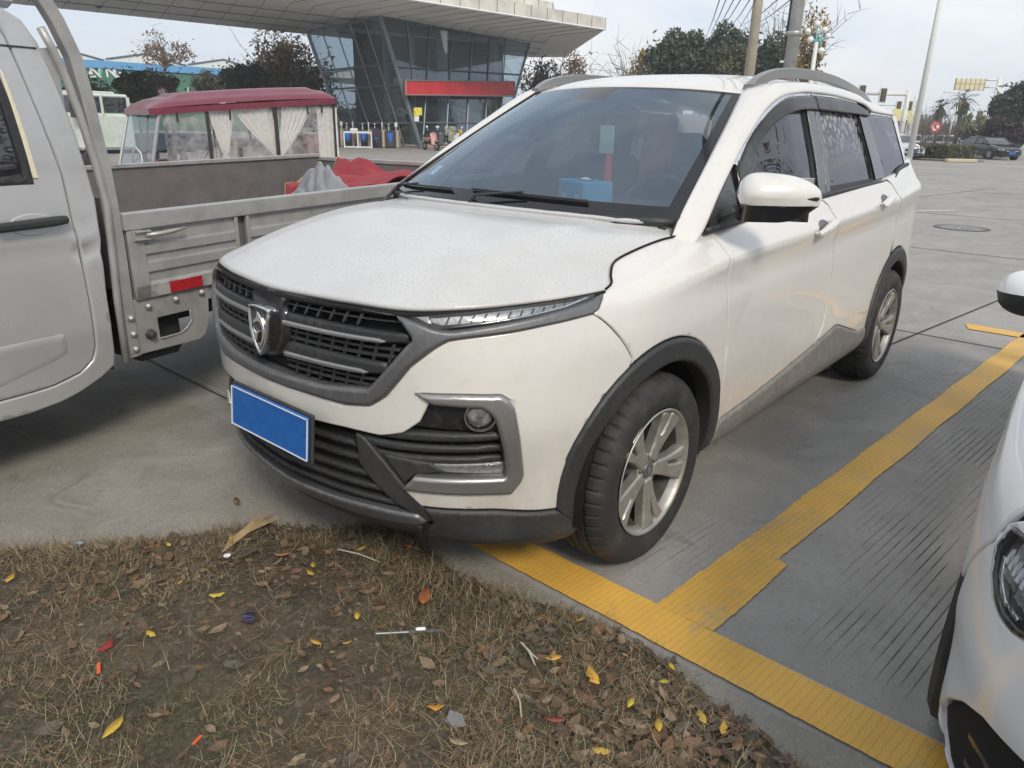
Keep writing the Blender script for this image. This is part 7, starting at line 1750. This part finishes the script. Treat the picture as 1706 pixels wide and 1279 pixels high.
# lamp with globes
gl=pole('globe_lamp','turquoise-armed street lamp with round white globes beside the yellowing tree','street lamp',(1356,100),28,at(1358,70,28)[2],.08,.07,whpole)
tq=mat('turquoise arm',(.15,.45,.45),.5)
zt_=at(1358,70,28)[2]
for i,(x,y) in enumerate(((1374,50),(1379,60),(1346,52),(1350,66),(1368,84),(1362,40))):
    P=at(x,y,28)-np.array(gl.location);MB().tube([(0,0,zt_),(P[0]*.5,P[1]*.5,zt_+.1),tuple(P)],.03,6).build('arm',tq,gl,True)
    MB().lathe([(.0,.11),(.06,.09),(.10,.04),(.11,0),(.095,-.05),(.05,-.09),(0,-.11)],P,2,12).build('globe',wht,gl,True)
def gantry(name,label,cat,post_px,dist,arm_y,arm_x0,arm_x1,heads,post_top,r=.16,thick=.10,low=None):
    P=at(post_px[0],post_px[1],dist);P[2]=0;o=thing(name,label,cat,(P[0],P[1],0))
    zt=at(post_px[0],post_top,dist)[2];MB().tube([(0,0,0),(0,0,zt)],[r,r*.8],12).build('post',whpole,o,True)
    for y in ([arm_y] if low is None else [arm_y,low]):
        a=at(arm_x0,y,dist)-P;b=at(arm_x1,y,dist)-P;a[2]=b[2]=at(post_px[0],y,dist)[2]
        MB().tube([a,b],thick,8).build('arm',whpole,o,True)
    for hx,hy in heads:
        c=at(hx,hy,dist-.3)-P;c[2]+=0;M_=rotz(math.atan2(RH[1],RH[0]))
        h_=MB().box((c[0],c[1],c[2]),(.62,.12,1.15),M_,.03).build('signal_board',whpole,o)
        MB().box(np.array([c[0],c[1],c[2]])-FH*.10,(.42,.10,.95),M_,.03).build('signal_head',mat('signal black',(.03,.03,.02),.5) if 'signal black' not in bpy.data.materials else bpy.data.materials['signal black'],h_)
        for k in (-.28,0,.28): MB().lathe([(0,0),(.12,0),(.12,.03)],np.array([c[0],c[1],c[2]+k])-FH*.16,1,12,M_).build('signal_lens',mat('signal lens',(.10,.09,.02),.3) if 'signal lens' not in bpy.data.materials else bpy.data.materials['signal lens'],h_)
    return o
gantry('traffic_light','white traffic light mast with a long arm just right of the SUV roof rail','traffic light',(1507,190),62,157,1444,1510,[(1436,153),(1471,158)],150,.22,.12)
gantry('traffic_light','farther white traffic light arm with three signal heads beyond the first mast','traffic light',(1519,190),80,176,1465,1536,[(1497,177),(1515,177),(1531,177)],156,.10,.06)
rg=gantry('road_sign_gantry','cantilever mast carrying a long pale yellow direction sign in front of the dark trees','road sign',(1646,215),60,133,1640,1664,[],128,.16,.06,low=145)
# ------------------------------------------------------------------ signs, trees, hedges
ys=mat('yellow direction sign',(.66,.62,.40),.5,var=(.8,(.72,.69,.52),.45,.6));P=np.array(rg.location);xa,xb=1592,1640
za,zb=at(1616,150,60)[2],at(1616,131,60)[2]
A=at(xa,140,60)-P;B=at(xb,140,60)-P;c=(A+B)/2;M_=rotz(math.atan2(RH[1],RH[0]))
MB().box((c[0],c[1],(za+zb)/2),(np.linalg.norm((B-A)[:2]),.10,zb-za),M_,.02).build('sign_panel',ys,rg)
m=MB()
for k in range(7):
    q=A+(B-A)*k/6;m.box((q[0],q[1],(za+zb)/2),(.07,.16,(zb-za)*1.05),M_)
m.box((c[0],c[1],zb-.35),(np.linalg.norm((B-A)[:2])*1.0,.14,.06),M_);m.build('sign_ribs',mat('sign rib',(.45,.42,.25),.5),rg)
P=at(1662,200,60)
# yellow sign boards under the signals
for i,(x0,x1,y0,y1,lb) in enumerate(((1486,1503,181,201,'yellow square traffic board left of the white signal mast foot'),(1504,1526,184,200,'yellow traffic board right of the signal mast foot'),(1512,1530,200,206,'low yellow board behind the bare shrubs'))):
    A=at(x0,(y0+y1)/2,75);B=at(x1,(y0+y1)/2,75);z0_=at(x0,y1,75)[2];z1_=at(x0,y0,75)[2];o=thing('traffic_board',lb,'sign',((A[0]+B[0])/2,(A[1]+B[1])/2,0),math.atan2(RH[1],RH[0]))
    MB().box((0,0,(z0_+z1_)/2),(np.linalg.norm((B-A)[:2]),.1,z1_-z0_),bev=.03).build('board',mat('yellow board',(.66,.60,.28),.5,var=(2,(.6,.56,.35),.45,.6)),o);MB().tube([(0,.1,0),(0,.1,z1_)],.06,8).build('post',whpole,o)
# round no-turn sign
P=at(1558,211,52);o=thing('round_sign','round white traffic sign with a red ring and slash among the bare shrubs','sign',(P[0],P[1],0),math.atan2(RH[1],RH[0]))
MB().lathe([(.0,0),(.36,0),(.36,.03),(0,.03)],(0,-.03,P[2]),1,28).build('disc',wht,o)
rdm=mat('red ring',(.55,.03,.03),.5);MB().lathe([(.25,-.012),(.36,-.012),(.36,-.02),(.25,-.02),(.25,-.012)],(0,-.03,P[2]),1,28).build('ring',rdm,o)
MB().box((0,-.055,P[2]),(.62,.01,.07),roty(.8)).build('slash',rdm,o)
MB().box((-.03,-.05,P[2]+.03),(.06,.008,.26)).box((.06,-.05,P[2]+.13),(.2,.008,.06)).build('arrow_mark',black,o)
MB().tube([(0,0,0),(0,0,P[2]+.3)],.04,8).build('post',galv,o)
P=at(270,151,44);o=thing('round_sign','small round sign with a red ring showing just above the red tricycle roof','sign',(P[0],P[1],0),math.atan2(RH[1],RH[0]))
MB().lathe([(.0,0),(.28,0),(.28,.03),(0,.03)],(0,-.03,P[2]-.05),1,24).build('disc',wht,o);MB().lathe([(.20,-.012),(.28,-.012),(.28,-.02),(.20,-.02)],(0,-.03,P[2]-.05),1,24).build('ring',rdm,o);MB().tube([(0,0,0),(0,0,P[2]+.2)],.04,8).build('post',galv,o)

def quads(name,C_,size,mats,mi,parent,seed,droop=.0,aspect=1.5):
    R_=np.random.RandomState(seed);n=len(C_)
    a=R_.normal(size=(n,3));a/=np.linalg.norm(a,axis=1)[:,None];b=R_.normal(size=(n,3));b-=a*np.sum(a*b,1)[:,None];b/=np.linalg.norm(b,axis=1)[:,None]
    s=(size*R_.uniform(.55,1.3,n))[:,None]
    V_=np.stack([C_-a*s*aspect,C_-b*s*.55+a*s*.1,C_+a*s*aspect,C_+b*s*.55+a*s*.1],1)
    me=bpy.data.meshes.new(name);me.vertices.add(n*4);me.vertices.foreach_set('co',V_.ravel());me.loops.add(n*4);me.loops.foreach_set('vertex_index',np.arange(n*4,dtype=np.int32))
    me.polygons.add(n);me.polygons.foreach_set('loop_start',np.arange(0,n*4,4,dtype=np.int32));me.polygons.foreach_set('loop_total',np.full(n,4,dtype=np.int32))
    for m_ in mats:me.materials.append(m_)
    me.polygons.foreach_set('material_index',mi.astype(np.int32));me.update();me.validate()
    o=bpy.data.objects.new(name,me);S.collection.objects.link(o);o.parent=parent;return o
bark=mat('bark',(.10,.085,.07),.9,var=(4,(.16,.14,.12),.4,.7))
LC={'dark':[(.032,.052,.034),(.048,.072,.038),(.072,.095,.05),(.038,.058,.042)],
    'olive':[(.075,.085,.045),(.11,.11,.06),(.13,.115,.07),(.055,.068,.04)],
    'rust':[(.20,.12,.075),(.15,.10,.065),(.11,.09,.06),(.24,.15,.10)],
    'yellow':[(.36,.26,.09),(.28,.20,.09),(.42,.31,.12),(.20,.16,.08)],
    'mixed':[(.10,.095,.055),(.19,.12,.07),(.07,.08,.045),(.22,.16,.09)],
    'grey':[(.08,.08,.06),(.11,.10,.08),(.06,.065,.045),(.14,.12,.10)],
    'reed':[(.24,.22,.13),(.18,.17,.08),(.30,.28,.19),(.12,.13,.05)],
    'purple':[(.050,.030,.036),(.035,.026,.03),(.07,.04,.04),(.03,.035,.025)]}
LM={k:[mat('%s leaf %d'%(k,i),c,.7) for i,c in enumerate(v)] for k,v in LC.items()}
def tree(name,label,px0,px1,ytop,ybot,dist,kind,n,leaf,seed,group=None,cl=26,trunk=True,fill=.9,twigs=0,gy_=None):
    "tree whose crown spans those photo pixels when seen at dist"
    R_=np.random.RandomState(seed);pc=(px0+px1)/2
    P=at(pc,(ytop+ybot)/2,dist);zc=P[2];rw=(px1-px0)/2/1204*dist;zt=at(pc,ytop,dist)[2];zb=max(.3,at(pc,ybot,dist)[2]);rh=(zt-zb)/2;zc=(zt+zb)/2
    o=thing(name,label,'tree' if 'tree' in name else 'bush',(P[0],P[1],0),0,group)
    # clump centres inside the crown ellipsoid
    cc=[]
    while len(cc)<cl:
        q=R_.uniform(-1,1,3)
        if .25<np.linalg.norm(q)<1: cc.append(q*[.82,.82,.86])
    cc=np.array(cc);cr=R_.uniform(.20,.40,cl)
    k=R_.randint(cl,size=n);d=R_.normal(size=(n,3));d/=np.linalg.norm(d,axis=1)[:,None];rad=cr[k]*R_.uniform(.35,1.05,n)**.6
    Q=cc[k]+d*rad[:,None]
    st=R_.rand(n)<.12;Q[st]=np.clip(R_.normal(size=(st.sum(),3))*.42,-.95,.95)
    Q=np.stack([Q[:,0]*rw,Q[:,1]*rw,Q[:,2]*rh],1);Q[:,2]+=zc;Q=Q[Q[:,2]>.1]
    kk=k[:len(Q)] if len(Q)<n else k
    tone=R_.choice(len(LM[kind]),cl);mi=np.where(R_.rand(len(Q))<.6,tone[R_.randint(cl,size=len(Q))] if len(Q)<n else tone[k],R_.randint(len(LM[kind]),size=len(Q)))
    quads('crown',Q,leaf,LM[kind],mi,o,seed)
    if trunk:
        m=MB();r0=max(.06,rh*.05);top=zc+rh*.3
        m.tube([(0,0,-.1),(.05*rw,0,zc*.5),(0,.03*rw,top)],[r0*1.3,r0,r0*.35],8)
        for i in range(min(cl,14)):
            q=cc[i]*[rw,rw,rh]+[0,0,zc];b=np.array([0,0,max(.3,zc-rh*R_.uniform(.5,1.0)+.2)]);mid=(b+q)/2+R_.normal(size=3)*.08*rw
            m.tube([b,mid,q],[r0*.5,r0*.3,r0*.1],5)
        m.build('trunk',bark,o,True)
    if twigs:
        m=MB()
        for i in range(twigs):
            a=R_.uniform(0,2*PI);el=R_.uniform(.7,1.45);L_=R_.uniform(.5,1.15)*rh*1.5
            b=np.array([0,0,max(.2,zc-rh*R_.uniform(.2,1.0))]);dr=np.array([math.cos(a)*math.cos(el),math.sin(a)*math.cos(el),math.sin(el)]);pts=[b];
            for s_ in range(4):
                dr=dr+R_.normal(size=3)*.16;dr/=np.linalg.norm(dr);pts.append(pts[-1]+dr*L_/4)
            m.tube(pts,[.05*rh/3,.035*rh/3,.025*rh/3,.015*rh/3,.008*rh/3],4)
            for s_ in range(3):
                p=pts[R_.randint(1,5)];dd=dr+R_.normal(size=3)*.6;dd/=np.linalg.norm(dd);m.tube([p,p+dd*L_*.22,p+dd*L_*.38+R_.normal(size=3)*.05],[.02*rh/3,.012*rh/3,.006*rh/3],4)
        m.build('twigs',bark,o)
    return o
# left background
tree('bare_tree','half bare tree with rusty leaves standing before the green warehouse',226,318,54,120,60,'rust',900,.10,1,twigs=34,cl=22)
tree('bush','dark green bush hiding the end of the warehouse lettering',193,258,110,178,42,'dark',5200,.085,2,cl=22)
tree('bush','grey leaved bush right beside the dark green one',236,300,112,172,46,'grey',2600,.08,3,twigs=16)
tree('bush','brownish bush behind the silver pickup post',100,196,124,170,48,'olive',1300,.09,4,twigs=14)
tree('bush','light olive bush below the warehouse window',318,378,116,165,58,'olive',1200,.10,5)
tree('bush','round dark evergreen bush right of the warehouse window',362,455,98,175,55,'dark',6500,.10,6,cl=24)
tree('tree','tall tree with thinning brown green leaves left of the glass building',408,560,48,215,58,'mixed',8500,.12,7,cl=44,twigs=26)
tree('bush','dark bush under the tall thinning tree beside the glass building',440,560,110,220,54,'olive',5200,.11,8)
tree('tree','brown leaved tree just right of the glass building',866,942,92,235,68,'mixed',4200,.13,9,cl=26,twigs=20)
tree('tree','rusty leaved tree above the SUV windshield corner',915,1002,84,235,74,'rust',4600,.14,10,cl=30,twigs=18)
tree('bush','dark bush at the foot of the trees right of the glass building',855,950,140,250,66,'dark',3600,.13,11)
# centre
tree('bare_tree','small leaning bare tree left of the yellow foliage above the SUV roof',1022,1075,72,190,60,'yellow',60,.08,12,twigs=30,cl=8)
tree('tree','slim yellow leaved tree at the left edge of the dark green trees',1046,1088,82,200,58,'yellow',2600,.10,13,twigs=16)
G='dark green trees behind the SUV roof'
tree('tree','broad dark green tree at the left of the dark group',1078,1185,52,160,52,'dark',15000,.12,14,G,cl=60)
tree('tree','dark green tree with a pale top in the middle of the dark group',1165,1262,44,160,54,'dark',10500,.12,15,G,cl=40)
tree('tree','olive tree low in front of the dark group, left of the concrete pole',1178,1258,74,160,49,'olive',6500,.10,16,G,cl=30)
tree('tree','dark blue green tree between the concrete pole and the steel pole',1240,1325,64,160,50,'dark',9500,.11,17,G,cl=34)
tree('bare_tree','bare twiggy tree showing above the dark trees left of the steel pole',1266,1322,16,160,56,'mixed',60,.08,18,twigs=40,cl=8)
tree('tree','yellowing tree with drooping leaves just right of the steel pole',1328,1378,4,150,30,'yellow',1000,.075,19,cl=30,twigs=18)
# right
tree('tree','very dark conifer mass at the right edge behind the black sedan',1648,1722,136,262,56,'dark',12000,.15,20,cl=44)
tree('tree','dark evergreen left of the edge, behind the road sign mast',1660,1700,150,240,60,'dark',4500,.13,21,cl=20)
tree('bush','dark purple shrub behind the roof of the black sedan',1640,1712,194,250,53,'purple',5200,.10,22,cl=20)
tree('bush','low dark green shrub left of the black sedan roof',1592,1660,212,250,57,'dark',3200,.10,23,cl=14,twigs=0)
for i,(a,b,y0,sd) in enumerate(((1536,1560,178,31),(1548,1580,190,32),(1560,1600,186,33),(1580,1612,192,34))):
    tree('bare_shrub','leafless reddish shrub, %s of the row beyond the hedge'%(('first','second','third','fourth')[i]),a,b,y0,240,74+i,'purple',120,.05,sd,'bare shrubs beyond the hedge',twigs=34,cl=8,trunk=False)
for i,(a,b,y0,sd) in enumerate(((1530,1560,200,41),(1598,1625,186,42),(1618,1645,180,43))):
    tree('reed_clump','tall pale reed clump, %s'%(('near the slim lamp post','right of the taller palm','beside the road sign mast')[i]),a,b,y0,240,78,'reed',2600,.09,sd,'reeds beyond the lot',cl=18,trunk=False,twigs=0)
# bare saplings standing in the hedge
for i,(px_,y0,sd) in enumerate(((1540,176,51),(1577,196,52))):
    tree('bare_tree','thin bare sapling growing out of the hedge, %s one'%(('left','right')[i]),px_-15,px_+15,y0,262,45,'mixed',10,.05,sd,None,twigs=22,cl=4,trunk=False)
# palms
def palm(label,px_,y0,y1,dist,seed):
    R_=np.random.RandomState(seed);P=at(px_,y1,dist);o=thing('palm_tree',label,'palm tree',(P[0],P[1],0));zt=at(px_,y1,dist)[2];w_=1.7*(y1-y0)/1204*dist
    MB().tube([(0,0,0),(.05,0,zt*.6),(0,0,zt)],[.16,.14,.16],8).build('trunk',bark,o,True)
    m=MB()
    for k in range(46):
        a=R_.uniform(0,2*PI);el=R_.uniform(-.9,1.2);L_=w_*R_.uniform(.7,1.05);dr=np.array([math.cos(a)*math.cos(el),math.sin(a)*math.cos(el),math.sin(el)]);p=np.array([0,0,zt]);pts=[p,p+dr*L_*.5,p+dr*L_*.9-np.array([0,0,L_*.25])]
        t_=np.array([-math.sin(a),math.cos(a),0])
        m.tube(pts,[.015,.012,.006],4)
        for s_ in range(9):
            q=pts[2]+np.array([0,0,.0]);f_=(s_-4)/4.;e_=q+dr*L_*.28*(1-abs(f_)*.4)+t_*f_*L_*.42-np.array([0,0,abs(f_)*L_*.12]);m.add([pts[1],q+t_*f_*.03,e_,q+t_*(f_*.03+.05)],[(0,1,2,3)])
    m.build('fronds',LM['dark'],o)
    # old hanging fronds
    m=MB()
    for k in range(26):
        a=R_.uniform(0,2*PI);r=R_.uniform(.1,.42)*w_;m.tube([(0,0,zt-.05),(r*math.cos(a),r*math.sin(a),zt-.3*w_),(r*.8*math.cos(a),r*.8*math.sin(a),zt-R_.uniform(.8,1.7)*w_)],[.03,.05,.01],4)
    m.build('dead_fronds',LM['reed'][1],o)
palm('taller palm tree with hanging dead fronds left of the road sign mast',1606,151,165,58,3)
palm('shorter palm tree left of the taller one',1568,167,178,62,4)
lp=pole('street_lamp','thin street lamp standing between the two palm trees','street lamp',(1593,170),64,at(1598,156,64)[2],.07,.05,whpole)
zt_=at(1598,156,64)[2];MB().tube([(0,0,zt_),(-RH[0]*.8,-RH[1]*.8,zt_+.12)],.05,6).box((-RH[0]*.95,-RH[1]*.95,zt_+.12),(.5,.2,.08),rotz(math.atan2(RH[1],RH[0])),.02).build('lamp_head',whpole,lp)
lp=pole('thin_pole','thin white pole leaning beside the first signal mast','pole',(1520,190),66,at(1520,157,66)[2],.06,.05,whpole)
# clipped hedge in its kerbed island
ha,hb=at(1524,262,48),at(1603,266,44.5)
hg=thing('hedge','low clipped hedge on a kerbed island left of the black sedan','hedge',((ha[0]+hb[0])/2,(ha[1]+hb[1])/2,0),math.atan2(hb[1]-ha[1],hb[0]-ha[0]))
Lh=np.linalg.norm((hb-ha)[:2]);R_=np.random.RandomState(8);n=16000
Q=np.stack([R_.uniform(-Lh/2-4,Lh/2,n),R_.uniform(-.9,.9,n),R_.uniform(.1,.88,n)],1)
fc=R_.randint(3,size=n);Q[fc==0,2]=.84+R_.normal(size=(fc==0).sum())*.04;Q[fc==1,1]=.9*np.sign(Q[fc==1,1])+R_.normal(size=(fc==1).sum())*.05
quads('foliage',Q,.055,LM['olive']+LM['reed'][1:],R_.randint(7,size=n),hg,9)
MB().box((-2,0,.42),(Lh+3.6,1.5,.76)).build('inner_twigs',mat('twig dark',(.03,.03,.02),.9),hg)
MB().box((-2,0,.06),(Lh+4.6,2.7,.13),bev=.03).build('kerb',mat('kerb stone',(.22,.21,.19),.8),hg)
kb=thing0('kerb_block','short pale kerb block lying at the right end of the hedge','kerb',at(1601,266,43));MB().box((0,0,.10),(1.7,.35,.2),rotz(math.atan2(RH[1],RH[0])),.04).build('block',mat('pale kerb',(.50,.43,.33),.8,bump=(20,.01)),kb)
# hedgerow and woods closing the horizon, also behind the camera where car paint and glass mirror them
def wood(name,pts,h0,h1,n,size,kinds,seed):
    R_=np.random.RandomState(seed);pts=np.array(pts,float);l=np.concatenate([[0],np.cumsum(np.linalg.norm(np.diff(pts,axis=0),axis=1))]);t=R_.uniform(0,l[-1],n)
    x=np.interp(t,l,pts[:,0]);y=np.interp(t,l,pts[:,1]);h=h0+(h1-h0)*(.5+.28*np.sin(t*.21)+.22*np.sin(t*.47+2)+.12*np.sin(t*1.3))
    z=h*R_.uniform(0,1,n)**.75;Q=np.stack([x+R_.normal(size=n)*2.2,y+R_.normal(size=n)*2.2,z],1)
    ms=sum([LM[k] for k in kinds],[]);o=quads(name,Q,size,ms,(R_.randint(len(ms),size=n)+((t*.35).astype(int)*3))%len(ms),None,seed+1);return tag(o,kind='stuff')
wood('distant_trees',[tuple(at(-300,220,120)[:2]),tuple(at(300,220,135)[:2]),tuple(at(900,220,125)[:2]),tuple(at(1300,220,125)[:2]),tuple(at(1330,220,190)[:2]),tuple(at(2100,220,150)[:2])],2.5,6.0,34000,.42,['dark','olive','grey'],61)
wood('trees_behind_camera',[(22,-30),(26,0),(24,24),(8,32),(-6,22),(-16,15),(-30,17),(-48,24)],5,11,60000,.13,['dark','olive','mixed'],71)
# ------------------------------------------------------------------ thin haze that pales the far trees
hm=bpy.data.materials.new('haze');hm.use_nodes=True;t_=hm.node_tree;t_.nodes.clear()
ho_=t_.nodes.new('ShaderNodeOutputMaterial');hv=t_.nodes.new('ShaderNodeVolumePrincipled');hv.inputs['Color'].default_value=(.93,.95,1,1);hv.inputs['Density'].default_value=.0014;hv.inputs['Anisotropy'].default_value=.2
t_.links.new(hv.outputs[0],ho_.inputs['Volume'])
hz=MB().box((0,0,8),(526,526,18)).build('haze',hm);tag(hz,kind='stuff')
